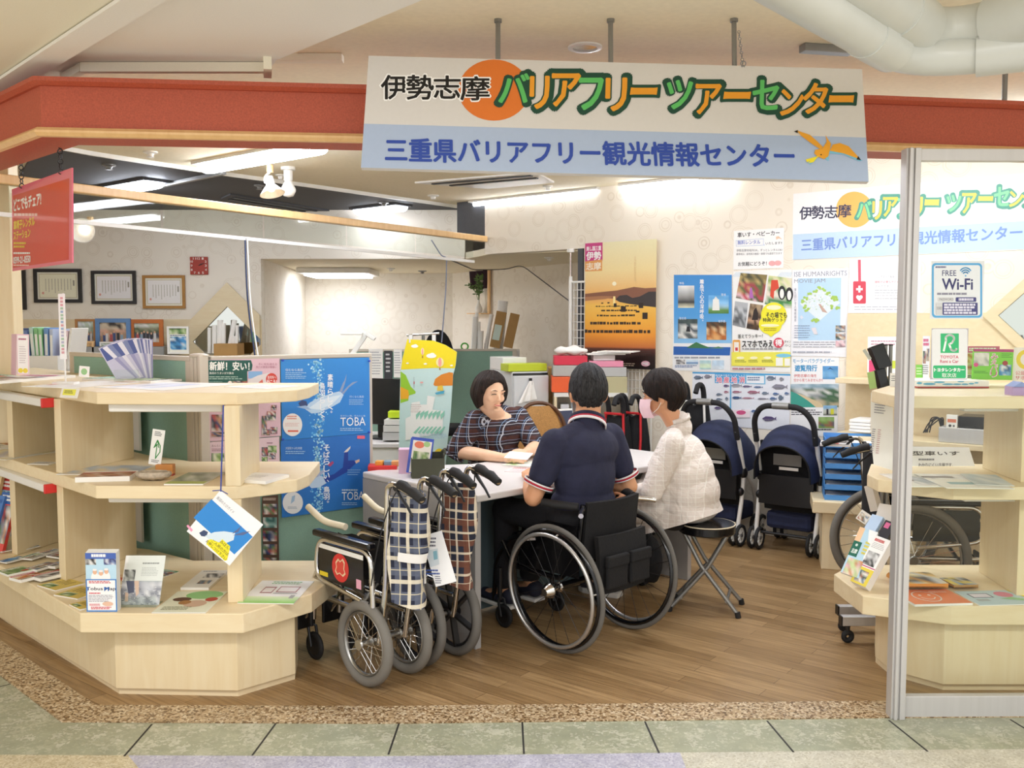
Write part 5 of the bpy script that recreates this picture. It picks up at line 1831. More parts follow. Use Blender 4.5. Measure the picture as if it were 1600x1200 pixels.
# --- attendant wheelchairs
def wheelchair(label, loc, rz, half, cane, R, tyre, tr, style, cloth, folded=True, decals=False, hz=.89, group=None, camber=0.0):
 t = thing('wheelchair', label, 'wheelchair', loc, rz, group)
 for s_ in (-1, 1):
  wheel(t, Vector((s_ * half, 0, R)), R, s_, tyre, tr, camber, style)
  caster(t, s_ * (half - .02), .44, .065, zt=.30)
 pz = .60
 mb = MB()
 for s_ in (-1, 1):
  x = s_ * (half - .035)
  mb.tube(rounded([(x, -.05, R), (x, -.10, .42), (s_ * cane, -.135, .70), (s_ * cane, -.14, hz), (s_ * cane, -.36, hz - .05)], .06), .0125, 'chrome', 12)
  mb.tube(rounded([(x, -.06, .30), (x, .40, .30), (x, .52, .16)], .06), .0115, 'chrome', 12)
  mb.tube(rounded([(x, -.10, .40), (x, .42, .42), (x, .44, .18)], .06), .0115, 'chrome', 12)
  xa = s_ * (half + .0)
  mb.tube(rounded([(xa, -.06, .34), (xa, -.05, pz - .02), (xa, .34, pz - .02), (xa, .36, .40), (xa, .02, .36)], .07), .0115, 'chrome', 12)
 mb.cyl((-half, 0, R), (half, 0, R), .011, 'steel', 10)
 w2 = half - .035
 mb.cyl((-w2, .10, .30), (w2, .10, .42), .011, 'steel', 10); mb.cyl((w2, .24, .30), (-w2, .24, .42), .011, 'steel', 10)
 mb.build('frame', t, smooth=40)
 for s_ in (-1, 1):
  xa = s_ * half
  mb = MB(); mb.box((xa - .022, -.06, pz - .012), (xa + .022, .36, pz + .018), 'black_gloss'); mb.build('armrest', t, bevel=.01)
  mb = MB(); mb.box((xa - .004, .0, .40), (xa + .004, .33, .565), 'black_gloss'); sp = mb.build('side_panel', t)
  if decals and s_ < 0:
   xo = xa - .0045
   mb = MB(); mb.add([(xo, .33, .558), (xo, .0, .558), (xo, .0, .538), (xo, .33, .538)], [(0, 1, 2, 3)], 'paper_white'); mb.build('white_strip', sp)
   S_ = MB(Matrix.Translation((xo - .0005, .165, .475)))
   S_.add([(0, -cos(2 * pi * k / 28) * .062, sin(2 * pi * k / 28) * .062) for k in range(28)], [tuple(range(28))], 'print', '#d8322e')
   pts = [(-.03, .0), (-.035, .02), (-.015, .04), (.0, .03), (.02, .045), (.035, .03), (.03, .0), (.04, -.02), (.02, -.035), (-.005, -.025), (-.025, -.035), (-.04, -.02)]
   S_.add([(-.0006, -a, b) for a, b in pts], [tuple(range(12))], 'print', '#f0d8b0')
   S_.add([(-.0012, -a * .8, b * .8) for a, b in pts], [tuple(range(12))], 'print', '#de4a3c')
   S_.build('round_sticker', sp)['label'] = 'round red sticker'
   mb = MB(); mb.add([(xo, .325, .435), (xo, .26, .435), (xo, .26, .415), (xo, .325, .415)], [(0, 1, 2, 3)], 'print', '#e8d020'); mb.build('yellow_label', sp)
   mb = MB(); mb.add([(xo, .05, .45), (xo, .015, .45), (xo, .015, .41), (xo, .05, .41)], [(0, 1, 2, 3)], 'print', '#e8a8c0'); mb.build('pink_label', sp)
  c_ = Vector((s_ * cane, -.20, hz - .006))
  mb = MB(); mb.tube([c_ + Vector(q) for q in ((0, -.02, .0), (0, -.05, -.004), (0, -.08, -.016), (0, -.11, -.022), (0, -.14, -.038), (0, -.16, -.046))], [.020, .021, .018, .021, .018, .017], 'black_rubber', 12)
  g = mb.build('hand_grip', t, smooth=50)
  mb = MB(); mb.tube([c_ + Vector(q) for q in ((0, .0, -.02), (0, -.03, -.05), (0, -.07, -.085), (0, -.10, -.12))], [.012, .010, .007, .006], 'black_plastic', 8, sq=.6); mb.cyl(c_ + Vector((-.012, -.005, -.012)), c_ + Vector((.012, -.005, -.012)), .017, 'black_plastic', 10)
  mb.build('brake_lever', g, smooth=50)
  mb = MB(); mb.tube(bez(c_ + Vector((0, 0, -.03)), c_ + Vector((s_ * .05, .06, -.15)), (s_ * half, -.02, R + .12), 10), .003, 'black_plastic', 6); mb.build('brake_cable', t, smooth=50)
  x = s_ * (half - .035)
  mb = MB(); mb.box((x - s_ * .0 - .05, .50, .12), (x + .05, .515, .24), 'black_plastic'); mb.build('footplate', t, bevel=.008)
 if folded:
  def pleat(u, v):
   k = u * 2 - 1
   fold = 1 - abs(k) ** 2.2
   x = k * cane * (1 - .25 * fold) + .006 * sin(v * 9 + u * 5)
   return Vector((x, -.15 - .125 * fold * (.85 + .15 * sin(v * 5)) - .012 * sin(v * 7), hz - .06 - .44 * v - .03 * fold * v))
  mb = MB(); mb.grid(pleat, 24, 18, cloth, .006); b_ = mb.build('back_cloth', t, smooth=60)
  if decals:
   mb = MB(); mb.grid(lambda u, v: (lambda q_: Vector((q_.x * 1.15 - .004, q_.y - .010, q_.z)))(pleat(.10 + .5 * u, .50 + .085 * v)), 16, 2, 'paper_white', .002); mb.build('name_tag', b_, smooth=60)['label'] = 'white name strip on the cloth'
  mb = MB(); mb.grid(lambda u, v: Vector(((2 * u - 1) * (half - .05) * .8, -.02 + .36 * v, .43 + .16 * (1 - abs(2 * u - 1)) + .008 * sin(v * 12))), 12, 10, 'black_fabric', .01); mb.build('seat_cloth', t, smooth=50)
  mb = MB(); mb.tube(rounded([(-half + .05, .20, .64), (-half + .03, .34, .645), (-half + .02, .45, .70)], .05), .015, 'strap_beige', 10); mb.build('calf_strap', t, smooth=50)
 else:
  mb = MB(); mb.grid(lambda u, v: Vector(((2 * u - 1) * (cane), -.135 - .03 * sin(u * pi), .46 + .40 * v)), 12, 6, cloth, .015); mb.build('back_cloth', t, smooth=50)
  mb = MB(); mb.box((-half + .05, -.08, .44), (half - .05, .40, .475), 'black_fabric'); mb.build('seat', t, bevel=.01)
 return t
mat('strap_beige', '#e0d6bd', .8)
W1 = XY(G(570, 1071))
mat('tyre_light', '#75716a', .75)
oA = W1 + VV * .105
wheelchair('folded wheelchair with blue plaid cloth and a round red sticker, nearest the cut-corner shelf', tuple(oA), rzof(U) + .03, .105, .085, .183, 'tyre_light', .023, 'wire', 'plaid_blue', True, True)
oB = W1 + VV * .405 + U * .03
wheelchair('folded wheelchair with brown plaid cloth and black spoked wheels beside the table end', tuple(oB), rzof(U) - .02, .10, .07, .20, 'grey_rubber', .022, 'mag', 'plaid_brown', True, False, .905)
oC = XY(P(1400, 900, 4.95))
wheelchair('open wheelchair with grey tyres half hidden behind the right-hand shelf', tuple(oC), rzof(Vector((.995, -.10, 0))), .25, .21, .30, 'tyre_light', .024, 'wire', 'black_fabric', False)
# laminated map sheet between the folded chairs
q = [P(658, 838, 3.82), P(690, 829, 3.80), P(670, 920, 3.80)]
s = Sheet(q[0], q[1], q[2], thick=.001)
s.z = (480, 700, 3)
s.lines(545, 420, 620, 470, 3, '#555566', .5)
s.poly([(565, 480), (612, 470), (620, 545), (575, 560)], '#dfe9ee')
s.poly([(590, 485), (608, 480), (612, 520), (594, 525)], '#8fc0d0')
s.rect(548, 500, 566, 515, '#2e5ab0')
s.lines(556, 570, 625, 600, 2, '#3a5aa8', .5)
s.lines(600, 600, 630, 640, 4, '#777788', .4)
s.build('laminated_map', 'white laminated map sheet hanging between the two folded wheelchairs', 'leaflet')
# --- strollers
mat('navy_canopy', '#1f2747', .8, var=.12, scale=40, bump=.12)
mat('foam_black', '#1d1d20', .8)
def stroller(label, loc, rz):
 t = thing('stroller', label, 'stroller', loc, rz, 'navy strollers by the right wall')
 # local: +y towards the wall (front), rear faces the room
 def pair(x, y, r):
  for s_ in (-1, 1):
   mb = MB(); c = Vector((x + s_ * .026, y, r))
   mb.torus(c, (1, 0, 0), r - .013, .013, 'black_rubber', 28, 8)
   w = mb.build('wheel', t, smooth=60)
   mb = MB(); mb.torus(c, (1, 0, 0), r - .028, .005, 'white_plastic', 24, 6)
   for k in range(8):
    q = 2 * pi * k / 8
    mb.bar(c, c + Vector((0, cos(q) * (r - .028), sin(q) * (r - .028))), .008, .009, 'white_plastic', up=(1, 0, 0))
   mb.cyl(c - Vector((.012, 0, 0)), c + Vector((.012, 0, 0)), .012, 'grey_metal', 10)
   mb.build('wheel_hub', w)
 for s_ in (-1, 1):
  pair(s_ * .20, -.20, .078); pair(s_ * .17, .20, .078)
 mb = MB()
 for s_ in (-1, 1):
  mb.tube([(s_ * .20, -.20, .09), (s_ * .205, -.15, .30), (s_ * .205, -.12, .50), (s_ * .205, -.20, .72), (s_ * .20, -.24, .80)], .015, 'white_metal', 10)
  mb.tube([(s_ * .17, .20, .09), (s_ * .19, .06, .38), (s_ * .205, -.12, .52)], .014, 'white_metal', 10)
  mb.ell((s_ * .205, -.12, .50), (.025, .035, .045), 'black_plastic', 12, 8)
  mb.ell((s_ * .20, -.15, .37), (.022, .03, .03), 'black_plastic', 12, 8)
 mb.cyl((-.2, -.19, .12), (.2, -.19, .12), .010, 'black_plastic', 8)
 mb.build('frame', t, smooth=40)
 mb = MB(); mb.tube(rounded([(-.20, -.215, .74), (-.20, -.27, .90), (-.13, -.31, .99), (.13, -.31, .99), (.20, -.27, .90), (.20, -.215, .74)], .10, 6), .019, 'foam_black', 12)
 h = mb.build('handle', t, smooth=50)
 mb = MB(); mb.tube([(-.055, -.313, .992), (.055, -.313, .992)], .023, 'grey_metal', 12); mb.build('handle_clasp', h, smooth=40)
 def canopy(u, v):
  a = pi * u
  top = .50 + .36 * sin(pi * (.16 + .60 * v)) - .02 * v
  base = .52 - .03 * v
  sa = max(sin(a), 0)
  return Vector((-cos(a) * (.188 + .02 * sin(pi * v)), .15 - .47 * v + .05 * v * (1 - sa), base + (top - base) * sa ** .62 + .004 * sin(v * 20) * sa))
 mb = MB(); mb.grid(canopy, 28, 16, 'navy_canopy', .006); cn = mb.build('canopy', t, smooth=70)
 mb = MB(); mb.tube([canopy(u / 20, 1.0) + Vector((0, -.003, 0)) for u in range(21)], .006, 'black_fabric', 8); mb.build('canopy_trim', cn, smooth=50)
 mb = MB(); mb.tube([canopy(u / 20, .45) for u in range(21)], .005, 'navy_canopy', 8); mb.build('canopy_seam', cn, smooth=50)
 mb = MB(); mb.grid(lambda u, v: Vector(((2 * u - 1) * (.195 - .02 * (1 - v)), -.165 - .02 * sin(u * pi) + .05 * (1 - v), .27 + .47 * v)), 10, 10, 'black_fabric', .02)
 b_ = mb.build('seat_back', t, smooth=50)
 mb = MB(); mb.box((-.09, -.1915, .585), (.10, -.189, .66), 'grey_metal'); mb.box((-.05, -.1918, .555), (.08, -.1892, .575), 'paper_white'); l = mb.build('care_label', b_); l['label'] = 'grey printed care label'
 mb = MB(); mb.grid(lambda u, v: Vector(((2 * u - 1) * .185, -.20 - .018 * sin(u * pi), .32 + .20 * v)), 8, 6, 'black_plastic', .012); mb.build('rear_pocket', b_, smooth=50)
 mb = MB(); mb.box((-.16, -.14, .14), (.16, .16, .26), 'navy_canopy'); mb.build('basket', t, bevel=.03)
 return t
HS = -WN
s2 = XY(G(1228, 862)) + HS * .16
s1_ = s2 + WD * .52 + HS * -.005
stroller('navy stroller with black foam handle beside the stack of blue trays', tuple(s2), rzof(HS) + .02)
stroller('navy stroller with black foam handle directly behind the person on the stool', tuple(s1_), rzof(HS) - .04)
def folded_stroller(label, c, rz, accent, h=1.0, grip='foam_black', group=None):
 t = thing('folded_stroller', label, 'stroller', tuple(c), rz, group)
 for s_ in (-1, 1):
  mb = MB(); mb.tube(bez((s_ * .06, 0, h - .16), (s_ * .065, .0, h + .04), (s_ * .06, -.10, h - .0), 8) + [Vector((s_ * .06, -.13, h - .05))], .019, grip, 10); mb.build('handle', t, smooth=50)
  mb = MB(); mb.torus((s_ * .06, .05, .06), (1, 0, 0), .047, .013, 'black_rubber', 24, 8); mb.build('wheel', t, smooth=60)
  mb = MB(); mb.tube([(s_ * .06, 0, h - .16), (s_ * .05, .03, .5), (s_ * .06, .05, .06)], .011, 'white_metal' if accent == 'white_metal' else 'black_plastic', 8); mb.build('frame', t, smooth=50)
 def f(u, v):
  a = 2 * pi * u
  return Vector((cos(a) * (.085 + .03 * sin(v * pi)), .02 + sin(a) * (.05 + .05 * sin(v * pi)), .22 + (h - .36) * v + .01 * sin(a * 5)))
 mb = MB(); mb.loft([[f(j / 20, i / 8) for j in range(20)] for i in range(9)], 'black_fabric'); b_ = mb.build('folded_seat', t, smooth=60)
 mb = MB()
 for s_ in (-1, 1):
  mb.tube([(s_ * .07, -.02, h - .12), (s_ * .095, -.05, h - .3), (s_ * .075, -.05, .35)], .009, accent, 6)
 mb.tube([(-.07, -.045, h - .12), (.07, -.045, h - .12)], .010, accent, 6)
 mb.build('trim_straps', b_, smooth=50)
 return t
mat('red_cloth', '#c8252c', .8)
folded_stroller('black folded stroller with white tubes behind the fish poster side of the navy strollers', XY(P(1086, 760, 6.55)), rzof(HS), 'white_metal', 1.09)
folded_stroller('red-trimmed folded stroller seen nearest the head in the navy polo shirt', XY(P(962, 760, 6.6)), rzof(HS), 'red_cloth', 1.0, group=None)
folded_stroller('red-trimmed folded stroller seen just left of the pink face mask', XY(P(990, 760, 6.65)), rzof(HS) - .1, 'red_cloth', 1.0)
# --- stool
sc_ = XY(P(1103, 950, 4.84))
st = thing('stool', 'round stool with black padded seat and silver legs under the checked tunic', 'stool', tuple(sc_), -.32)
mb = MB(); mb.lathe([(0, .415), (.145, .415), (.150, .42), (.150, .455), (.142, .466), (.0, .470)], 'black_gloss', 36); sq_ = mb.build('seat', st, smooth=35)
mb = MB(); mb.torus((0, 0, .462), (0, 0, 1), .147, .0035, 'strap_beige', 40, 6); mb.build('piping', sq_, smooth=60)['label'] = 'pale piping'
for s_ in (-1, 1):
 for q in (-1, 1):
  mb = MB(); mb.tube([(q * .11, s_ * .075, .415), (q * .02, s_ * .085, .25), (-q * .175, s_ * .12, .018)], .0115, 'grey_metal', 10); l = mb.build('leg', st, smooth=50)
  mb = MB(); mb.cyl((-q * .173, s_ * .1195, .03), (-q * .180, s_ * .122, 0), .015, 'black_rubber', 10); mb.build('rubber_foot', l)
for q in (-1, 1):
 mb = MB(); mb.tube([(q * .118, -.12, .08), (q * .118, .12, .08)], .009, 'grey_metal', 8); mb.build('stretcher', st, smooth=50)
# black bag on the floor
mb = MB(); c = P(1008, 890, 5.25)
mb.ell((c.x, c.y, .17), (.10, .09, .16), 'black_fabric', 24, 14, None, lambda p, d: Vector((p.x * (1 - .25 * d.z), p.y, max(p.z, -.165) + .01 * sin(d.x * 9))))
t = thing('bag', 'black soft bag on the floor between the wheelchair and the stool', 'bag', (c.x, c.y, .005))
mb.v = [p - t.location for p in mb.v]; mb.build('body', t, smooth=60)
mb = MB(); mb.tube([(-.05, 0, .30), (-.03, 0, .38), (.03, 0, .38), (.05, 0, .30)], .008, 'black_fabric', 8); mb.build('handle', t, smooth=50)
# --- posters on the right wall
def wall_sheet(tl, tr, bl, **kw):
 return sheet_px(WA, WN, tl, tr, bl, **kw)
def vgrad(s, x0, y0, x1, y1, stops):
 for (a, c), (b, d) in zip(stops, stops[1:]):
  s.rect(x0, y0 + (y1 - y0) * a, x1, y0 + (y1 - y0) * b, c, d)
  s.k -= 1
 s.k += 1
# sunset over the bay
GW = WA + WN * .05
s = sheet_px(GW, WN, (915, 380.5), (1026.5, 373.5), (918.6, 574), bg='#f3d9a0', thick=.002)
s.z = None
vgrad(s, 0, 0, 1, 1, [(0, '#f6efc4'), (.22, '#f8e2a6'), (.38, '#f2c078'), (.44, '#e8a868'), (.5, '#f3c258'), (.62, '#f0b040'), (.74, '#e8962e'), (.83, '#c06a30'), (.845, '#5a2c22'), (.9, '#2a1612'), (1, '#160f10')])
s.poly([(0, .405), (.2, .395), (.45, .385), (.7, .36), (.85, .372), (1, .37), (1, .47), (.6, .45), (.3, .445), (0, .45)], '#8a5a44')
s.poly([(0, .43), (.25, .425), (.45, .43), (.3, .45), (0, .462)], '#b07a54')
s.poly([(.44, .455), (.5, .425), (.6, .42), (.68, .445), (.78, .435), (.9, .40), (1, .40), (1, .52), (.8, .505), (.62, .49), (.5, .475)], '#3c3434')
s.rect(.41, .43, .44, .50, '#fbe9a0')
s.oval(.425, .33, .03, .016, '#fff6d8')
rr = random.Random(4)
for y, x0, x1, h in ((.505, .16, .8, .006), (.535, .24, .7, .012), (.575, .18, .72, .012), (.632, .08, .78, .02), (.695, .0, .9, .024)):
 x = x0
 while x < x1:
  w = rr.uniform(.02, .06)
  s.rect(x, y + rr.uniform(-.003, .003), x + w, y + h, '#3a2618'); s.k -= 1
  x += w + rr.uniform(.004, .02)
 s.k += 1
for x, y, w, h in ((.42, .485, .04, .03), (.52, .51, .07, .042), (.24, .478, .03, .008), (.33, .475, .03, .01), (.77, .485, .06, .04), (.82, .56, .07, .05), (.73, .545, .05, .014)):
 s.rect(x, y, x + w, y + h, '#2e2018')
s.poly([(0, .0), (.255, .0), (.255, .145), (0, .145)], '#cf3f86')
s.poly([(0, .145), (.25, .135), (.25, .225), (0, .225)], '#e9a45c')
s.text('美し国三重', .02, .025, .235, .062, '#ffffff', .02)
s.text('伊勢', .02, .07, .235, .135, '#ffffff', .03)
s.text('志摩', .02, .155, .235, .215, '#fdf3e0', .02)
s.vtext('えがおの海', .70, .12, .73, .32, '#e8c890'); s.k += 0
s.lines(.3, .955, .8, .985, 2, '#c8b8a8', .5)
s.oval(.87, .955, .06, .022, '#f0b8cc'); s.text('MIE', .83, .945, .91, .966, '#ffffff', .03)
s.lines(.02, .86, .95, .9, 3, '#4a3830', .3)
s.build('sunset_poster', 'tall orange sunset poster over a calm bay on the right wall', 'poster')
# blue island poster
s = wall_sheet((1053, 431.5), (1144, 428), (1052, 578.5), bg='#f2f3f4', thick=.002)
s.z = (1000, 350, 4)
vgrad(s, 212, 318, 574, 745, [(0, '#3b8fd8'), (.6, '#4f9fe0'), (1, '#8cc4ee')])
s.poly([(210, 765), (566, 770), (562, 822), (209, 818)], '#2a64b4')
s.poly([(290, 775), (330, 750), (352, 738), (390, 755), (430, 770), (455, 778)], '#3f7a4e')
s.poly([(440, 778), (490, 765), (530, 778)], '#5a8a66')
s.photo(238, 385, 340, 524, None, 4, 4, 1, ['#f4f4f2', '#c8ccce', '#9a9a98', '#2c3034', '#e8e4c8'])
s.photo(428, 446, 555, 560, None, 5, 5, 2, ['#6ab0e8', '#8cc8f0', '#a8d0e8', '#6a9a50', '#4a8040'])
s.poly([(456, 470), (494, 470), (498, 540), (452, 540)], '#f4f4f0'); s.poly([(462, 470), (474, 452), (488, 470)], '#e8e8e4')
s.photo(238, 594, 360, 716, None, 5, 5, 3, [['#4a5a58', '#38484a'], ['#c8ccc8', '#e8e8e4', '#3a4a58'], ['#aab0ae', '#e4e4e0', '#5a6468']])
s.poly([(288, 672), (294, 640), (310, 640), (316, 674)], '#1e2028')
s.photo(416, 612, 540, 724, None, 5, 5, 4, [['#6a4a30', '#3a3428'], ['#d89048', '#f0d0a0', '#8a5028'], ['#e8b070', '#b86a30']])
for x, y, t_ in ((246, 362, '神島'), (508, 434, '菅島'), (246, 582, '答志島'), (490, 600, '坂手島')):
 s.text(t_, x, y, x + (30 if len(t_) == 2 else 44), y + 16, '#eef6fc')
s.vtext('離島で心の深呼吸。', 376, 344, 400, 626, '#ffffff', .02)
s.lines(216, 830, 548, 842, 1, '#9aa0a8', .8)
s.photo(226, 848, 282, 876, PALS['grey'], 3, 2, 5); s.photo(290, 848, 364, 878, None, 4, 3, 6, ['#d8e8f4', '#5a86b8', '#c8dce8'])
s.photo(374, 852, 444, 908, None, 4, 4, 7, ['#bfe0e4', '#d8ecd0', '#a8d4dc']); s.photo(452, 852, 526, 908, None, 4, 4, 8, ['#c8dff2', '#dceaf6'])
s.lines(220, 882, 366, 900, 2, '#8a9cc0', .6)
s.build('island_poster', 'bright blue poster with four small island photos on the right wall', 'poster')
# smartphone campaign poster
s = wall_sheet((1146, 424), (1238, 422.5), (1143.5, 579), bg='#f7f7f5', thick=.002)
s.z = (1000, 350, 4)
for k in range(9):
 s.line([(578 + k * 10, 330), (604 + k * 10, 302)], .002, '#9cc8e8'); s.line([(860 + k * 10, 330), (884 + k * 8, 302)], .002, '#9cc8e8')
def tilt(s, pts, pal, seed, nx=5, ny=5, rows=None):
 rr = random.Random(seed); z = s.lay(); vs, cols, fs = [], [], []
 a, b, c, d = [Vector(s.at(*p)) for p in pts]
 for j in range(ny + 1):
  for i in range(nx + 1):
   q = a.lerp(b, i / nx).lerp(d.lerp(c, i / nx), j / ny); vs.append((q.x, q.y, z))
   r = pal if not rows else rows[min(len(rows) - 1, int(j / (ny + 1) * len(rows)))]
   cols.append(lin(rr.choice(r) if isinstance(r, (list, tuple)) else r))
 for j in range(ny):
  for i in range(nx):
   fs.append(((j) * (nx + 1) + i, (j + 1) * (nx + 1) + i, (j + 1) * (nx + 1) + i + 1, j * (nx + 1) + i + 1))
 s.mb.add(vs, fs, s.m, None, cols)
tilt(s, [(630, 306), (796, 318), (770, 492), (600, 462)], None, 1, 7, 7, [['#4a4a30', '#8a7a48', '#c8b070'], ['#a83a48', '#c8a070', '#5a6a3a'], ['#c04050', '#e8c0c8', '#4a5a34']])
s.poly([(684, 462), (688, 400), (700, 398), (712, 466)], '#b468b8')
tilt(s, [(806, 322), (950, 340), (948, 528), (780, 500)], None, 2, 6, 6, [['#d8dca0', '#88a860', '#e8e0c8'], ['#68a050', '#e8e0d0', '#4a8a40'], ['#2f7f3f', '#68b058', '#e8e4d8']])
for cx, cy in ((888, 430), (934, 440)):
 s.oval(cx, cy, 24, 44, '#1c1c20'); s.oval(cx, cy + 6, 13, 30, '#f2f2ee')
s.poly([(814, 450), (822, 350), (862, 350), (870, 400), (840, 420), (836, 470)], '#d8482c')
tilt(s, [(596, 482), (676, 494), (660, 650), (580, 632)], None, 3, 5, 6, ['#b8bcc0', ['#787c80', '#c8ccd0'], ['#585c60', '#a8acb0'], '#989ca0'])
tilt(s, [(690, 496), (770, 508), (742, 664), (666, 652)], None, 4, 5, 6, [['#786048', '#b09878'], ['#3c2c20', '#c8a080'], ['#2c2018', '#584028']])
s.poly([(700, 600), (712, 540), (728, 520), (740, 560), (738, 600)], '#241814')
s.oval(838, 570, 80, 80, '#f2ea2c', 32); s.oval(816, 628, 72, 62, '#f2ea2c', 28)
s.poly([(790, 680), (820, 706), (850, 680)], '#f2ea2c')
s.oval(838, 522, 46, 15, '#f7f4c8')
s.text('その場でも', 790, 552, 920, 588, '#2c2c20', .02); s.text('特典ゲット！', 770, 588, 908, 612, '#2c2c20', .02)
s.oval(815, 634, 58, 9, '#f7f4c8'); s.lines(776, 650, 862, 672, 2, '#b8a820', .6)
s.text('答えてラッキー！', 614, 690, 768, 716, '#3c3834', .01, 0, -4)
s.text('スマホでみえ', 640, 728, 832, 772, '#2c2a2c', .02)
s.oval(868, 742, 32, 32, '#d8485c', 24); s.text('得', 848, 722, 890, 762, '#ffffff', .03)
s.text('キャン', 906, 726, 944, 744, '#2c2a2c'); s.text('ペーン', 908, 750, 944, 768, '#2c2a2c')
rrect(s, 582, 724, 628, 820, 8, '#e8a850'); s.rect(590, 738, 620, 806, '#f4f0e8'); s.rect(598, 772, 614, 792, '#c83a48')
s.lines(640, 776, 900, 788, 1, '#a0a0a0', .7)
s.poly([(575, 800), (942, 800), (940, 892), (574, 886)], '#f0ea5a')
for x in (606, 690, 774):
 s.oval(x + 24, 836, 24, 8, '#fbf8d0'); s.lines(x - 10, 850, x + 62, 868, 2, '#8a8a40', .5)
s.oval(900, 822, 48, 12, '#7cc8e4'); s.rect(852, 836, 896, 886, '#f8f8f0'); s.rect(906, 840, 940, 886, '#f8f8f0')
s.lines(580, 898, 830, 914, 1, '#c08890', .7)
s.build('campaign_poster', 'white and yellow campaign poster with a red round seal on the right wall', 'poster')
# rental notice
s = wall_sheet((1147, 361), (1225.5, 355.5), (1147, 421.5), bg='#fbfbfa', thick=.001)
s.z = (1000, 350, 4)
s.text('車いす・ベビーカー', 610, 54, 872, 84, '#33333a', .02, 0, -14)
s.line([(600, 104), (772, 92), (772, 128), (780, 132), (602, 140), (600, 104)], .0022, '#9db8e4')
s.text('無料レンタル', 610, 104, 752, 130, '#7f8fd0', .02, 0, -5); s.text('いたします!!', 786, 114, 888, 130, '#44444c', .01, 0, -4)
s.text('伊勢志摩地域内OK。ずっとレンタルOK!', 604, 158, 890, 174, '#55555c', 0, 0, -5); s.text('乗降地は、自宅前の施設・旅館でも返却できます', 602, 182, 888, 196, '#55555c', 0, 0, -6)
s.text('お気軽にどうぞ！', 614, 238, 792, 264, '#33333a', .015, 0, -5)
s.poly([(850, 80), (866, 76), (890, 96), (868, 90), (852, 98)], '#eac8a8')
for x, y in ((826, 246), (862, 244)):
 s.oval(x, y, 22, 16, '#f0b0b0')
s.build('rental_notice', 'white handwritten-style rental notice above the campaign poster', 'notice')
# human rights film poster
s = wall_sheet((1238.5, 422), (1326.5, 418.5), (1236.8, 556), bg='#f3f4f8', thick=.002)
s.z = (1200, 350, 4)
s.poly([(188, 340), (458, 336), (450, 728), (188, 728)], '#bcdcf4')
s.text('ISE HUMANRIGHTS', 164, 300, 494, 330, '#8f93a2', 0, 0, -8); s.text('MOVIE JAM', 164, 346, 358, 376, '#8f93a2', 0, 0, -4)
s.poly([(198, 498), (330, 384), (452, 492), (322, 606)], '#e2eef4')
rr = random.Random(9)
for k in range(120):
 a = rr.uniform(0, 2 * pi); r = rr.uniform(0, 1) ** .5
 s.oval(312 + cos(a) * 86 * r, 474 + sin(a) * 66 * r, 5, 4, rr.choice(['#ffffff', '#dfe8ee', '#b8d8b0', '#f4f8fa']), 6); s.k -= 1
s.k += 1
s.poly([(316, 500), (328, 500), (372, 556), (340, 548)], '#c8a898')
for x, y in ((216, 486), (236, 462), (226, 516), (244, 536), (262, 440), (296, 424), (322, 402), (350, 408), (376, 432), (404, 462), (424, 476), (402, 520), (436, 526), (286, 600), (310, 604), (424, 452)):
 for q in range(3):
  s.oval(x + rr.uniform(-9, 9), y + rr.uniform(-9, 9), 9, 8, '#a8cc5c', 8)
 s.k -= 2
s.vtext('第九回いせ人権映画祭', 166, 400, 178, 612, '#8f93a2')
s.lines(166, 634, 270, 722, 6, '#8898b8', .25)
s.lines(160, 736, 460, 780, 3, '#a0a4b0', .3); s.lines(156, 796, 470, 814, 1, '#b0b4c0', .5)
for k, y in enumerate((634, 682, 728)):
 s.photo(424, y, 484, y + 40, PALS['town'] if k < 2 else ['#e8c0c8', '#a08890', '#f0dce0'], 4, 3, k + 20)
s.poly([(200, 580), (212, 570), (224, 585), (210, 598)], '#dfe6f4'); s.poly([(270, 650), (300, 646), (312, 690), (290, 690)], '#e4dfe4')
s.build('film_poster', 'pale blue film festival poster with a green leafy tree on the right wall', 'poster')
# help mark poster
s = wall_sheet((1327.5, 406), (1440, 401.5), (1325, 489), bg='#fafafc', thick=.002)
s.z = (1200, 350, 4)
s.poly([(562, 224), (580, 223), (582, 370), (564, 370)], '#d85a6c')
rrect(s, 532, 358, 612, 498, 8, '#d8485a')
s.rect(551, 401, 592, 414, '#ffffff'); s.rect(565, 386, 578, 428, '#ffffff')
s.oval(562, 456, 11, 11, '#ffffff', 14); s.oval(581, 456, 11, 11, '#ffffff', 14); s.poly([(551, 461), (592, 461), (571, 482)], '#ffffff')
s.text('ヘルプマークを知っていますか', 668, 322, 890, 340, '#9a9aa2'); s.text('援助が必要な方のための', 668, 354, 856, 370, '#d88a94'); s.text('マークです。', 668, 382, 764, 398, '#9a9aa2')
s.lines(668, 412, 856, 480, 4, '#b8b8c0', .2); s.lines(540, 516, 850, 548, 2, '#b8b8c4', .25)
s.build('help_mark_poster', 'white poster with a red tag carrying a white cross and heart on the right wall', 'poster')
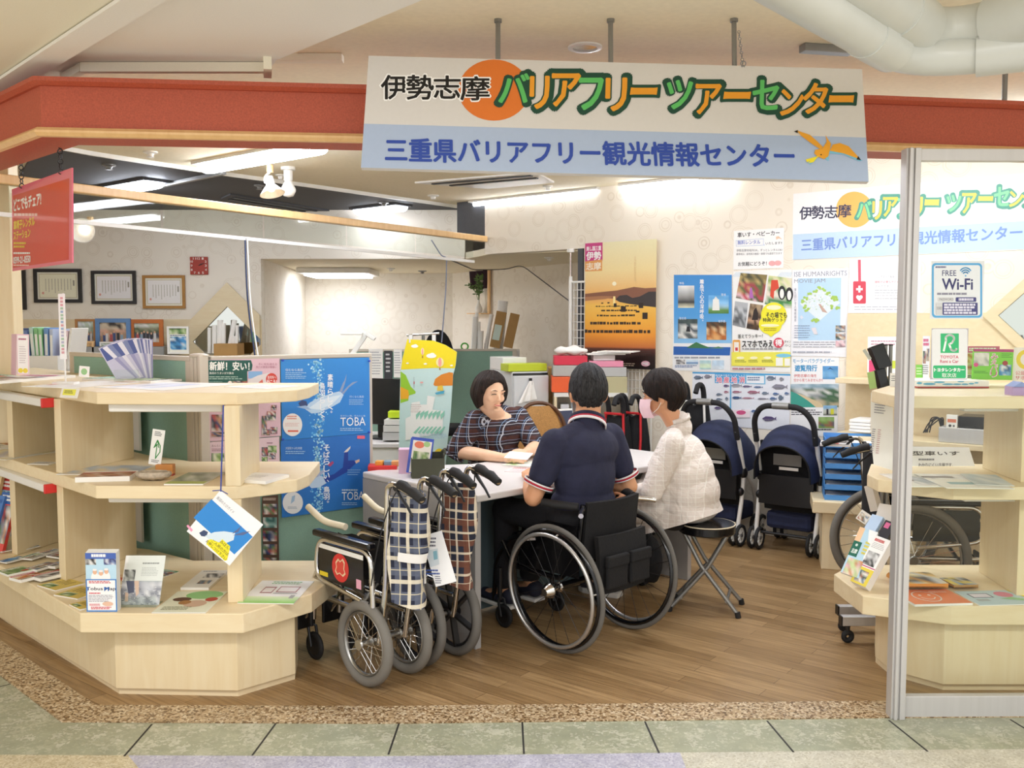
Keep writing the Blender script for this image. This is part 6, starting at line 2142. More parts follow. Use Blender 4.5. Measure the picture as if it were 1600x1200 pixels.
# fish poster
s = wall_sheet((1082.5, 580.5), (1235.5, 584.5), (1082, 662), bg='#e9edf5', thick=.002)
s.z = (1040, 580, 4)
s.poly([(168, 4), (780, 18), (780, 28), (168, 14)], '#3f9fd8')
s.poly([(308, 14), (500, 18), (500, 78), (308, 74)], '#4aa4dc')
for ch, x in zip('地産地消', (318, 364, 412, 460)):
 s.text(ch, x - 2, 34, x + 36, 74, '#ffffff', .05); s.text(ch, x, 36, x + 34, 72, '#e0607c', .02)
s.poly([(500, 20), (624, 24), (624, 82), (500, 78)], '#7cc0e4'); s.poly([(506, 28), (616, 30), (616, 76), (506, 74)], '#f0f4fa'); s.lines(512, 36, 606, 64, 2, '#7888a8', .6)
s.text('県内産の魚をたべましょう', 312, 20, 496, 32, '#ffffff')
s.poly([(404, 80), (412, 80), (410, 290), (402, 290)], '#58b0e0')
rr = random.Random(21)
def fish(x, y, w, h, c, c2):
 s.poly([(x - w / 2, y), (x - w / 4, y - h / 2), (x + w / 6, y - h * .42), (x + w * .36, y - h * .08), (x + w / 2, y - h * .42), (x + w * .46, y), (x + w / 2, y + h * .42), (x + w * .36, y + h * .08), (x + w / 6, y + h * .42), (x - w / 4, y + h / 2)], c); s.k -= 1
 s.poly([(x - w * .42, y + h * .1), (x - w / 5, y + h * .4), (x + w * .15, y + h * .32), (x + w * .34, y + h * .05)], c2)
cols_ = [('#4a6a9c', '#c8d4e4'), ('#6a7a90', '#d8dce4'), ('#3a5a8c', '#b0c4dc'), ('#8a8a98', '#dcdce4'), ('#a86a80', '#e4ccd4'), ('#584a78', '#bcb4d0')]
for (x, y, w, h) in ((205, 40, 60, 26), (265, 34, 50, 26), (380, 92, 36, 18), (444, 90, 70, 22), (510, 96, 60, 14), (580, 100, 60, 12), (714, 98, 100, 34), (660, 44, 60, 30), (726, 50, 30, 24), (380, 130, 30, 16), (336, 146, 40, 18), (446, 130, 60, 16), (550, 132, 80, 22), (624, 138, 44, 20), (690, 142, 40, 18), (758, 140, 30, 18), (446, 166, 60, 18), (516, 168, 80, 10), (610, 172, 70, 12), (674, 172, 46, 20), (722, 166, 34, 36), (336, 176, 40, 16), (384, 172, 20, 24), (650, 296, 90, 30), (560, 250, 50, 18), (490, 250, 50, 26), (330, 230, 50, 18)):
 fish(x, y, w, h, *rr.choice(cols_))
s.poly([(420, 240), (530, 240), (530, 290), (420, 290)], '#f4e8ee'); s.oval(474, 258, 30, 14, '#d85a8c', 14)
s.build('fish_poster', 'white and blue poster of many fish species behind the stroller handles', 'poster')
# paraglider poster
s = wall_sheet((1237.5, 557), (1311.5, 559.5), (1235, 678), bg='#f6f7f8', thick=.002)
s.z = (1200, 350, 4)
s.text('モーターパラグライダー', 156, 842, 414, 870, '#6aa8d0', .02); s.text('遊覧飛行', 168, 882, 306, 920, '#4f9ccc', .04)
s.text('伊勢志摩の海を', 162, 938, 304, 958, '#d87a7a', .01); s.text('空から見てみませんか!!', 162, 966, 342, 986, '#d87a7a', .01)
s.photo(342, 888, 438, 970, None, 4, 4, 1, ['#5a9cd4', '#7ab4e0', '#4f94cc']); s.poly([(370, 910), (390, 896), (412, 914), (390, 904)], '#2a4a78')
s.photo(142, 1000, 442, 1145, None, 9, 8, 3, [['#b8ccd8', '#8aa8b8'], ['#4a6a50', '#5a7058', '#c8ccc8'], ['#3f6a4a', '#90989a', '#d8d8d4'], ['#5a7858', '#a8a8a4', '#48684c'], ['#4a6a50', '#c8b898', '#708468'], ['#5a7a5a', '#d0bc98']])
s.poly([(142, 1046), (180, 1060), (260, 1110), (300, 1145), (142, 1145)], '#3fa090')
s.poly([(176, 1056), (220, 1070), (330, 1120), (350, 1145), (300, 1145), (250, 1104)], '#d8c49c')
s.lines(146, 1160, 340, 1200, 3, '#5a5a60', .45)
s.photo(346, 1134, 432, 1196, None, 4, 4, 5, ['#8ab8dc', '#c8ccc0', '#4a5a48']); s.rect(366, 1156, 378, 1190, '#2a2c30'); s.rect(392, 1154, 412, 1190, '#d8d83a')
s.z = (1200, 600, 4)
s.photo(316, 206, 414, 276, None, 4, 4, 8, [['#8ab060', '#a8c880'], ['#5a6a78', '#7aa050', '#a86a58'], '#88b058'])
s.lines(306, 280, 420, 292, 1, '#5a5a60', .7)
s.build('paraglider_poster', 'poster with an aerial photo of a beach and blue headline beside the wood panelling', 'poster')
# --- posters on the green divider
def div_sheet(tl, tr, bl, **kw):
 return sheet_px(PDO, PDN, tl, tr, bl, **kw)
ZQ = (300, 540, 4.285)
def toba(tl, tr, bl, name, label, top):
 s = div_sheet(tl, tr, bl, bg='#2f86d0', thick=.001)
 s.z = None
 vgrad(s, 0, 0, 1, 1, [(0, '#3a90dc' if top else '#2a74c8'), (.5, '#2f84d4' if top else '#2a70c4'), (1, '#2f86d6' if top else '#2f7ccc')])
 rr = random.Random(3 if top else 5)
 for k in range(260):
  x = .40 + rr.gauss(0, .035); y = rr.uniform(0.01, .99); r = rr.uniform(.004, .014)
  s.oval(x, y, r, r * 1.2, rr.choice(['#7cc8f0', '#9cd8f6', '#5cb0e8', '#c4ecfa']), 6); s.k -= 1
 s.k += 1
 s.z = ZQ
 return s
s = toba((438, 562), (576.5, 562), (438, 688), '', '', True)
s.poly([(750, 420), (790, 380), (850, 350), (930, 320), (990, 305), (1015, 330), (990, 380), (920, 420), (850, 450), (800, 455)], '#bcd8f0')
s.poly([(780, 420), (850, 370), (940, 340), (1000, 330), (940, 390), (850, 430)], '#dcecf8')
s.poly([(985, 310), (1010, 250), (1020, 235), (1035, 188), (1030, 230), (1022, 258), (1005, 310)], '#8ca0c4'); s.poly([(1000, 318), (1045, 270), (1075, 245), (1112, 238), (1080, 258), (1050, 280), (1015, 325)], '#8ca0c4')
s.poly([(712, 385), (735, 365), (765, 372), (775, 400), (740, 420), (722, 405)], '#3a4a78'); s.poly([(700, 410), (760, 400), (800, 430), (760, 425)], '#9ab8dc')
s.vtext('素晴らしく。', 908, 188, 942, 480, '#f4f8fc', .02); s.vtext('鳥羽らしく。', 856, 246, 888, 530, '#f4f8fc', .02)
s.text('住むなら鳥羽', 625, 154, 740, 172, '#d8ecf8', .01); s.lines(625, 180, 770, 228, 4, '#b8dcf4', .35)
s.text('行くなら鳥羽', 1054, 334, 1148, 350, '#d8ecf8'); s.lines(1050, 360, 1148, 402, 4, '#a8d0f0', .35)
s.oval(672, 530, 65, 76, '#f4f2ee', 32); s.lines(636, 470, 710, 500, 2, '#e08a7a', .5); s.lines(622, 518, 722, 545, 3, '#e8b0a4', .3); s.rect(640, 566, 710, 578, '#e0705a')
s.text('TOBA', 992, 482, 1160, 540, '#f2f8fc', 0, 0, -6); s.text('住きたい海、住みたい島', 992, 464, 1158, 476, '#d0e6f6'); s.lines(990, 552, 1160, 576, 2, '#b0d4f0', .4)
s.build('swimmer_poster', 'blue underwater poster with a swimmer in white, upper of two on the divider', 'poster')
s = toba((438, 688.5), (577, 677), (438, 809), '', '', False)
s.poly([(775, 930), (800, 890), (850, 868), (885, 880), (900, 920), (850, 950), (800, 955)], '#c0d8f0')
s.poly([(880, 885), (950, 860), (1010, 815), (1020, 715), (1045, 710), (1045, 770), (1085, 768), (1095, 790), (1030, 850), (940, 900), (895, 915)], '#23449c')
s.poly([(1015, 715), (1040, 690), (1062, 672), (1058, 690), (1040, 712)], '#e0dcd4'); s.poly([(1090, 772), (1120, 760), (1122, 776), (1098, 790)], '#e0c0a8')
s.poly([(790, 890), (830, 860), (880, 830), (890, 845), (840, 880)], '#a8b8d8'); s.poly([(905, 800), (940, 772), (950, 785), (925, 810)], '#b04a78')
s.vtext('そばらしい、鳥羽。', 880, 660, 920, 1080, '#f4f8fc', .02)
s.text('大阪駅から約2時間', 625, 678, 735, 696, '#d0e6f6'); s.lines(625, 706, 760, 732, 2, '#a8d0f0', .4)
s.oval(674, 1052, 68, 74, '#f0f2f4', 32); s.poly([(660, 1060), (668, 1010), (690, 1000), (684, 1040)], '#a8c8e4'); s.lines(640, 1078, 708, 1096, 2, '#a8b8c8', .5)
s.text('TOBA', 1002, 980, 1150, 1036, '#f2f8fc', 0, 0, -6); s.lines(1002, 962, 1120, 974, 1, '#d0e6f6', .7); s.lines(1002, 1050, 1130, 1074, 2, '#b0d4f0', .4)
rrect(s, 1104, 602, 1156, 624, 4, '#e86a80')
s.lines(1040, 830, 1130, 876, 3, '#90bce4', .3)
s.build('swimmer_poster', 'blue underwater poster with a swimmer in dark trousers, lower of two on the divider', 'poster')
# market leaflet poster with the picture columns beneath
s = div_sheet((323.5, 562.5), (436.5, 562.5), (323.5, 690), bg='#e6c3cf', thick=.001)
s.z = ZQ
s.poly([(105, 98), (395, 98), (405, 130), (400, 165), (370, 172), (372, 300), (105, 300)], '#1f5a50')
s.text('新鮮！安い！', 118, 108, 384, 166, '#f4f4ee', .03); s.text('鳥羽のうまいが大集合', 116, 176, 280, 192, '#e8ece4', .01)
s.lines(114, 206, 362, 232, 2, '#a8c4b8', .5); s.lines(114, 240, 230, 262, 2, '#88aca0', .4)
s.oval(254, 254, 16, 18, '#f4ece4', 16); s.photo(266, 236, 370, 268, PALS['folk'], 5, 3, 2)
s.text('冬に旬を迎える', 444, 116, 568, 132, '#b06a80'); s.text('魚介や野菜が勢揃い', 428, 136, 566, 152, '#b06a80')
s.rect(376, 172, 470, 220, '#8cb8e4'); s.poly([(376, 230), (440, 200), (520, 180), (535, 200), (500, 268), (376, 268)], '#e8e0e0'); s.poly([(430, 260), (470, 225), (480, 268)], '#d86a5a')
s.oval(532, 226, 38, 42, '#d8483c', 24); s.text('直売所へ', 504, 202, 562, 222, '#ffffff'); s.text('行こう！', 500, 228, 566, 258, '#ffffff', .03)
for k, (x0, y0, x1, y1) in enumerate(((130, 462, 205, 572), (130, 580, 215, 610), (466, 470, 500, 560), (500, 440, 560, 500), (525, 545, 570, 590), (530, 398, 565, 432), (466, 560, 520, 600))):
 s.photo(x0, y0, x1, y1, PALS['folk'], 4, 4, k + 30)
s.build('market_poster', 'green and pink farm market poster on the divider above the brochure shelf', 'poster')
s = div_sheet((325.5, 691), (436, 690.5), (325.5, 775), bg='#ead0d8', thick=.001)
s.z = ZQ
s.text('あんらくカ', 132, 662, 210, 680, '#8a5a6a'); s.lines(132, 690, 215, 712, 2, '#a07888', .5)
for k, (x0, y0, x1, y1) in enumerate(((130, 720, 215, 810), (130, 815, 160, 838), (168, 815, 212, 838), (466, 680, 510, 740), (508, 670, 566, 720), (515, 715, 560, 760), (466, 745, 505, 790), (490, 780, 560, 810))):
 s.photo(x0, y0, x1, y1, PALS['folk'] if k % 2 else PALS['green'], 4, 4, k + 40)
s.lines(500, 648, 540, 660, 1, '#a07888', .6)
s.build('market_leaflet', 'pink leaflet with small photos on the divider below the market poster', 'leaflet')
s = div_sheet((409, 776), (434, 775.5), (409, 905), bg='#5a4438', thick=.001)
s.z = ZQ
s.lines(476, 1020, 566, 1040, 2, '#e0d0c0', .5)
for k in range(5):
 s.photo(476, 1060 + k * 90, 568, 1130 + k * 90, PALS['folk'] if k != 1 else ['#2a5a58', '#3f7a70', '#8ab0a8', '#e0e4dc'], 4, 3, k + 60)
s.build('market_leaflet', 'brown leaflet with dark photos low on the divider beside the shelf post', 'leaflet')
# blue push pins
mat('pin_blue', '#2a4ac0', .4)
for k, (px, py) in enumerate(((440, 563), (575, 564), (575, 675), (440, 686))):
 p = PLN(px, py, PDO, PDN) + PDN * .006
 mb = MB(frame(p, PDN.orthogonal(), PDN)); mb.lathe([(.004, 0), (.004, .006), (.006, .008), (.006, .012), (0, .013)], 'pin_blue', 10)
 tag(mb.build('push_pin', smooth=50), ['blue push pin at the upper left corner of the upper swimmer poster', 'blue push pin at the upper right corner of the upper swimmer poster', 'blue push pin at the lower right corner of the upper swimmer poster', 'blue push pin at the lower left corner of the upper swimmer poster'][k], 'push pin', 'push pins of the swimmer posters')
# --- small helpers for goods
def upright_box(x0, y0, x1, y1, d, depth, m, name, label=None, cat=None, rot=0.0, group=None, bevel=.004, col=None, parent=None, lean=0.0):
 """box whose front face covers the photo rectangle at distance d"""
 a, b = P(x0, y1, d), P(x1, y1, d)
 h = P(x0, y0, d).z - a.z
 w = (b - a).length
 c = (a + b) / 2
 M = Matrix.Translation((c.x, c.y, a.z)) @ Matrix.Rotation(rot, 4, 'Z') @ Matrix.Rotation(lean, 4, 'Y')
 mb = MB(); mb.box((-w / 2, 0, 0), (w / 2, depth, h), m, col)
 o = mb.build(name, parent, mw=M, bevel=bevel)
 if label:
  tag(o, label, cat, group)
 return o
def lying(tl, tr, bl, z, th, name, label, cat, draw=None, bg='#f2f0ea', group=None, seed=0):
 """sheet, magazine or pile lying flat, its corners seen at three photo pixels"""
 q = [G(*p, z + th) for p in (tl, tr, bl)]
 s = Sheet(*q, bg=bg, thick=th - .0005)
 s.z = None
 if draw == 'cover':
  cover(s, random.Random(seed))
 elif draw:
  draw(s)
 return s.build(name, label, cat, group)
def standing(tl, tr, bl, d, name, label, cat, draw=None, bg='#f2f0ea', th=.002, group=None, seed=0, d2=None, db=None):
 d2 = d if d2 is None else d2; db = d if db is None else db
 s = Sheet(P(*tl, d), P(*tr, d2), P(*bl, db), bg=bg, thick=th)
 s.z = None
 if draw == 'cover':
  cover(s, random.Random(seed))
 elif draw:
  draw(s)
 return s.build(name, label, cat, group)
# --- left back wall: certificates, clock, diamond mirror
mat('frame_black', '#151214', .35); mat('frame_gold', '#a87a3c', .4, .3); mat('frame_blue', '#5f86b4', .5); mat('frame_orange', '#b9682c', .5); mat('frame_brown', '#b07a44', .5); mat('frame_white', '#eeece6', .5)
mat('mirror', '#c8ccc8', .03, 1.0, var=0)
def picture(x0, y0, x1, y1, d, bw, fm, label, name='framed_certificate', cat='certificate', draw=None, bg='#f2efdf', lean=False, group=None):
 t = thing(name, label, cat, tuple(P((x0 + x1) / 2, y1, d)), 0, group)
 M = Matrix.Translation(-t.location)
 a, b = P(x0, y1, d), P(x1, y0, d)
 mb = MB(M); w = bw
 for lo, hi in (((a.x, d, a.z), (b.x, d + .022, a.z + w)), ((a.x, d, b.z - w), (b.x, d + .022, b.z)), ((a.x, d, a.z + w), (a.x + w, d + .022, b.z - w)), ((b.x - w, d, a.z + w), (b.x, d + .022, b.z - w))):
  mb.box(lo, hi, fm)
 mb.build('frame', t)
 s = Sheet((a.x + w * .9, d + .012, b.z - w * .9), (b.x - w * .9, d + .012, b.z - w * .9), (a.x + w * .9, d + .012, a.z + w * .9), bg=bg, thick=.004)
 s.z = None
 (draw or (lambda s: None))(s)
 s.build('print', parent=t)
 return t
def cert(paper):
 def f(s):
  for k, c in ((.05, '#c8bb90'), (.065, paper)):
   s.poly([(k, k * 1.4), (1 - k, k * 1.4), (1 - k, 1 - k * 1.4), (k, 1 - k * 1.4)], c)
  rr = random.Random(len(paper))
  for i in range(9):
   x = .8 - i * .075
   y = .25
   while y < rr.uniform(.6, .8):
    s.rect(x, y, x + .022, y + .028, '#b4ae9c'); s.k -= 1
    y += .04
  s.k += 1
  s.rect(.86, .3, .9, .5, '#a09a8a')
  s.oval(.14, .76, .03, .045, '#e0a090', 12)
 return f
LD_ = LY - .026
picture(-30, 420, 38, 484, LD_, .035, 'frame_black', 'black framed certificate cut by the left jamb post', draw=cert('#f0eed8'), group='framed certificates')
picture(53, 420, 126, 473, LD_, .032, 'frame_black', 'black framed yellowish certificate below the red hanging sign', draw=cert('#f1eed4'), group='framed certificates')
picture(143, 423, 211, 475, LD_, .030, 'frame_black', 'black framed white certificate left of the gold framed one', draw=cert('#f2eeee'), group='framed certificates')
picture(223, 430, 288, 482, LD_, .026, 'frame_gold', 'gold framed certificate below the red clock', draw=cert('#f3efec'), group='framed certificates')
mat('clock_red', '#a8321f', .45)
a, b = P(297, 429, LD_), P(324, 399.5, LD_)
t = thing('wall_clock', 'square red wall clock with white numerals', 'clock', ((a.x + b.x) / 2, LD_, a.z))
w = (b.x - a.x) / 2
mb = MB(); mb.box((-w, 0, 0), (w, .02, w * 2), 'clock_red'); mb.build('face', t, bevel=.004)
s = Sheet((a.x, LD_ - .0005, a.z + w * 2), (b.x, LD_ - .0005, a.z + w * 2), (a.x, LD_ - .0005, a.z), nobase=True); s.z = None
for k in range(1, 13):
 q = radians(30 * k); f = min(.40 / max(abs(sin(q)), abs(cos(q))), .5)
 cx, cy = .5 + sin(q) * f, .5 - cos(q) * f
 wd = .05 if k < 10 else .08
 s.text(str(k), cx - wd, cy - .06, cx + wd, cy + .06, '#f4e8e0', .02)
s.build('numerals', parent=t)
mb = MB(); mb.bar((0, -.006, w), (.052, -.006, w + .024), .004, .006, 'black_plastic', up=(0, 1, 0)); mb.bar((0, -.004, w), (.03, -.004, w + .02), .004, .008, 'black_plastic', up=(0, 1, 0)); mb.build('hand', t)
def diamond(o, x, n, cx, cz, ri, ro, label, clipx=None, inner='mirror'):
 M = frame(o, x, n)
 t = thing('diamond_mirror', label, 'mirror', tuple(o))
 def dia(r):
  p = [(0, r), (r, 0), (0, -r), (-r, 0)]
  if clipx is not None and r > clipx:
   p = [(0, r), (clipx, r - clipx), (clipx, -(r - clipx)), (0, -r), (-r, 0)]
  return p
 O, I = dia(ro), dia(ri)
 mb = MB()
 pts = [(0, ro), (-ro, 0), (0, -ro)]
 n1 = [(0, ri), (-ri, 0), (0, -ri)]
 for i in range(2):
  mb.prism([pts[i], pts[i + 1], n1[i + 1], n1[i]], .002, .022, 'maple_flat')
 if clipx is None:
  pts = [(0, -ro), (ro, 0), (0, ro)]; n1 = [(0, -ri), (ri, 0), (0, ri)]
  for i in range(2):
   mb.prism([pts[i], pts[i + 1], n1[i + 1], n1[i]], .002, .022, 'maple_flat')
 else:
  c = clipx
  mb.prism([(0, ro), (0, ri), (c, ri - c), (c, ro - c)], .002, .022, 'maple_flat'); mb.prism([(0, -ro), (0, -ri), (c, c - ri), (c, c - ro)], .002, .022, 'maple_flat')
 mb.build('frame', t, mw=M)
 mb = MB(); mb.prism(dia(ri), .001, .006, inner); mb.build('mirror_plate', t, mw=M)
 return t
c = P(357, 534, LY - .021)
px = c.z - P(357, 535, LY - .021).z
diamond(c, (1, 0, 0), (0, -1, 0), 0, 0, 55 * px, 92 * px, 'diamond shaped mirror in a maple frame on the left back wall', clipx=o_l.x - c.x - .01)
c = RW(1606, 493) + WN * .022
diamond(c, -WD, WN, 0, 0, .155, .24, 'diamond shaped mirror in the wood panelling at the right edge')
# back counter with photo frames
mb = MB(); mb.box((-5.2, 8.25, 0), (-2.5, 8.72, 1.235), 'maple'); tag(mb.build('back_counter', bevel=.004), 'maple counter along the left back wall carrying the photo frames', 'counter')
def group_photo(seed, rows):
 def f(s):
  s.photo(0, 0, 1, 1, None, 8, 7, seed, rows)
  rr = random.Random(seed)
  for k in range(6):
   x = .15 + k * .13 + rr.uniform(-.02, .02); y = rr.uniform(.45, .6)
   s.rect(x - .05, y + .04, x + .05, .95, rr.choice(['#3a4a78', '#d0ccc8', '#b05050', '#2c2c34', '#8aa0b0']))
   s.oval(x, y, .035, .06, '#d0a080', 10)
 return f
TR_ = [['#d8e0e4', '#b8c8b0'], ['#8a9a80', '#a8b0a0'], ['#8a8a88', '#6a5a4a'], ['#a89a88', '#b8b0a8']]
picture(118, 498.5, 149, 541, 8.42, .022, 'frame_brown', 'brown wooden photo frame left of the blue one on the back counter', 'photo_frame', 'photo frame', group_photo(1, TR_), group='photo frames on the back counter')
picture(149.5, 497.5, 203, 541, 8.40, .038, 'frame_blue', 'wide blue photo frame on the back counter', 'photo_frame', 'photo frame', group_photo(2, [['#3a3430', '#c8b8a0'], ['#a88a70', '#d8a890'], ['#b08a6a', '#a8907a']]), group='photo frames on the back counter')
picture(203.5, 499, 254, 541, 8.42, .036, 'frame_orange', 'orange photo frame with an outdoor group photo on the back counter', 'photo_frame', 'photo frame', group_photo(3, [['#d8d8d4', '#b8c0a8'], ['#4a5a38', '#8a8a70'], ['#3a3a40', '#5a6070'], ['#b8a890', '#c8b8a0']]), group='photo frames on the back counter')
picture(261.5, 510, 294, 553, 8.34, .018, 'frame_white', 'white frame with a leaflet, nearest the diamond mirror', 'photo_frame', 'photo frame', lambda s: (s.photo(0, 0, 1, .25, PALS['green'], 5, 2, 4), s.photo(.05, .35, .95, .9, PALS['sea'], 5, 5, 5), s.lines(.05, .28, .9, .34, 1, '#5a7aa0', .7)), group='photo frames on the back counter')
picture(113, 533, 146, 556, 8.30, .016, 'beam_tan', 'small slatted light wood frame in front of the brown photo frame', 'photo_frame', 'photo frame', lambda s: [s.rect(.1 + .25 * k, .1, .14 + .25 * k, .9, '#b88a50') for k in range(4)], bg='#d8b078', group='photo frames on the back counter')
picture(156, 534, 190, 556, 8.31, .012, 'frame_white', 'white photo frame below the blue one', 'photo_frame', 'photo frame', group_photo(6, TR_), group='photo frames on the back counter')
upright_box(112, 541.5, 256, 556, 8.30, .4, 'grey_metal', 'document_box', 'long grey document box under the blue and orange photo frames', 'box')
# box of paper rolls in front of the mirror
upright_box(334, 537, 371, 560, 8.36, .22, 'cardboard', 'cardboard_box', 'open brown cardboard box of white paper rolls below the diamond mirror', 'box')
for k, (x, y, ln, r) in enumerate(((327, 512, 0, 3), (335, 508, 0, 4), (343, 500, .02, 4.5), (349, 505, 0, 4), (357, 500, .16, 4), (363, 525, .05, 4), (369, 508, .03, 2.5))):
 a = P(x, 552, 8.36 + .16); b = P(x + ln * 60, y, 8.36 + .16)
 mb = MB(); mb.tube([a, b], r * .0058, 'paper_white', 12)
 tag(mb.build('paper_roll', smooth=40), 'white paper roll standing in the cardboard box below the diamond mirror', 'paper roll', 'paper rolls in the cardboard box')
# white cabinet with binders at the left
wc_ = thing('white_cabinet', 'low white cabinet behind the left end of the top shelf, carrying ring binders', 'cabinet', tuple(XY(P(30, 560, 6.0))))
M = Matrix.Translation(-wc_.location)
x0, x1 = P(-130, 560, 6.0).x, P(90, 560, 6.0).x; zc = P(50, 556, 6.0).z
mb = MB(M); mb.box((x0, 6.0, 0), (x1, 6.42, zc - .10), 'white_metal'); mb.build('body', wc_, bevel=.004)
mb = MB(M); mb.box((x0, 6.0, zc - .10), (x1, 6.015, zc), 'white_metal'); mb.box((x1 - .015, 6.015, zc - .10), (x1, 6.42, zc), 'white_metal'); mb.build('rim', wc_)
for k, (x, w, y, colr, ln, what) in enumerate(((38, 12, 513, '#3e4a66', -.10, 'dark blue'), (49, 8, 516, '#6f86b8', -.10, 'slate blue'), (57, 6, 511, '#bfe0d0', -.07, 'pale green'), (63, 6, 512, '#8ac88a', -.05, 'light green, first'), (69, 6, 513, '#9ad89a', -.04, 'bright green'), (76, 7, 512, '#6f9ad0', 0, 'sky blue'), (84, 6, 514, '#b8c4dc', 0, 'lavender'), (101, 5, 516, '#e8d0d8', .12, 'pink'), (106, 4, 512, '#e4e0d8', .14, 'cream'))):
 a = P(x, 580, 6.12)
 h = P(x, y, 6.12).z - (zc - .098)
 Mx = Matrix.Translation((a.x, 6.10, zc - .098)) @ Matrix.Rotation(ln, 4, 'Y')
 t = thing('binder', what + ' ring binder standing on the white cabinet', 'binder', (a.x, 6.10, zc - .098), 0, 'ring binders on the white cabinet')
 ww = w * .0042
 mb = MB(Matrix.Rotation(ln, 4, 'Y')); mb.box((-ww / 2, 0, 0), (ww / 2, .24, h), 'print', colr); mb.build('cover', t, bevel=.003)
 mb = MB(Matrix.Rotation(ln, 4, 'Y')); mb.box((-ww * .3, -.001, h * .35), (ww * .3, 0, h * .85), 'print', '#f0f0ea'); mb.build('spine_label', t)
# --- back office
def gdiv(x0, x1, y0, d, label):
 a, b = P(x0, y0, d), P(x1, y0, d)
 return divider(a, b, a.z, label)
gdiv(546, 640, 545, 7.4, 'green office screen with pinned papers behind the swimmer posters')
gdiv(690, 807, 545, 9.3, 'green office screen behind the white refrigerator')
for k, (a, b, c_, nm, what) in enumerate((((576, 545), (598, 545), (576, 592), 'notice_sheet', 'white table sheet'), ((600, 548), (613, 548), (600, 594), 'notice_sheet', 'black and white notice'), ((615, 546), (628, 546), (615, 590), 'notice_sheet', 'narrow white sheet'), ((579, 597), (598, 597), (579, 620), 'notice_sheet', 'small lower sheet'), ((602, 596), (616, 596), (602, 640), 'notice_sheet', 'long lower sheet'))):
 standing(a, b, c_, 7.37, nm, what + ' pinned on the green office screen', 'notice', (lambda s: s.lines(.08, .1, .92, .9, 9, '#a8a8ac', .35)) if k != 1 else (lambda s: (s.rect(0, 0, 1, 1, '#3c3c40'), s.lines(.2, .1, .8, .8, 5, '#d8d8d8', .4))), th=.001, group='sheets on the green screen')
# desk with monitor, drawers and paper piles
od = thing('office_desk', 'grey office desk behind the swimmer posters', 'desk', tuple(XY(P(610, 650, 6.3))))
M = Matrix.Translation(-od.location)
xa, xb = P(545, 650, 6.1).x, P(640, 650, 6.1).x
mb = MB(M); mb.box((xa, 6.05, .70), (xb, 6.75, .73), 'table_top'); mb.build('top', od, bevel=.005)
mb = MB(M); mb.box((P(578, 650, 6.1).x, 6.06, .03), (xb, 6.7, .70), 'white_metal'); mb.build('drawer_unit', od, bevel=.004)
for sx in (xa + .03,):
 mb = MB(M); mb.box((sx, 6.08, 0), (sx + .03, 6.7, .7), 'grey_metal'); mb.build('leg', od)
t = thing('monitor', 'black computer monitor beside the upper swimmer poster', 'monitor', tuple(XY(P(590, 640, 6.3), .73)), -.45)
mb = MB(); mb.box((-.24, 0, .10), (.24, .03, .42), 'black_gloss'); mb.build('screen', t, bevel=.006)
mb = MB(); mb.box((-.02, .03, .0), (.02, .05, .2), 'black_plastic'); mb.box((-.1, -.04, 0), (.1, .12, .012), 'black_plastic'); mb.build('stand', t)
upright_box(606, 643, 632, 653, 6.15, .2, 'print', 'letter_tray', 'bright yellow-green letter tray on the grey office desk', 'tray', col='#c4dc28')
for k, (y0, y1) in enumerate(((656, 664), (665, 675), (676, 688))):
 upright_box(600 - k, y0, 626, y1, 6.12, .22, 'print', 'paper_pile', ['upper', 'middle', 'lower'][k] + ' pile of papers below the yellow-green letter tray', 'papers', col=['#e8e6e0', '#d4d2cc', '#bcbab6'][k], rot=.05 * (k - 1), group='paper piles on the office desk', bevel=0)
t = thing('desk_lamp', 'white desk lamp with folded arm above the green dividers', 'desk lamp', tuple(XY(P(545, 600, 6.6), .73)))
M = Matrix.Translation(-t.location)
mb = MB(); mb.lathe([(.09, 0), (.09, .02), (.02, .03), (0, .03)], 'white_plastic', 20); mb.build('base', t, smooth=40)
a, b, c_ = P(549, 556, 6.6), P(573, 521, 6.6), P(586, 530, 6.6)
mb = MB(M); mb.bar(Vector((t.location.x, t.location.y, .75)), a, .02, .03, 'white_plastic'); mb.bar(a, b, .022, .034, 'white_plastic'); mb.bar(b, c_, .05, .03, 'white_plastic'); mb.build('arm', t, bevel=.005)
mb = MB(M); mb.bar(P(533, 521.5, 6.6), P(567, 521.5, 6.6), .07, .016, 'white_plastic'); mb.build('lamp_head', t, bevel=.005)
# dark office chair
t = thing('office_chair', 'dark office chair behind the yellow map poster', 'chair', tuple(XY(P(685, 600, 8.9))))
zt_ = P(686, 515, 8.9).z
mb = MB(); mb.ell((0, 0, zt_ - .33), (.16, .05, .33), 'black_fabric', 24, 14); mb.build('backrest', t, smooth=60)
mb = MB(); mb.box((-.23, -.45, .48), (.23, .02, .56), 'black_fabric'); mb.build('seat', t, bevel=.03)
mb = MB(); mb.cyl((0, -.2, .06), (0, -.2, .49), .03, 'black_plastic', 10)
for k in range(5):
 q = 2 * pi * k / 5
 mb.bar((0, -.2, .07), (cos(q) * .28, -.2 + sin(q) * .28, .04), .04, .03, 'black_plastic')
mb.bar((0, .03, .5), (0, .03, 1.1), .05, .02, 'black_plastic', up=(0, 1, 0)); mb.build('base', t)
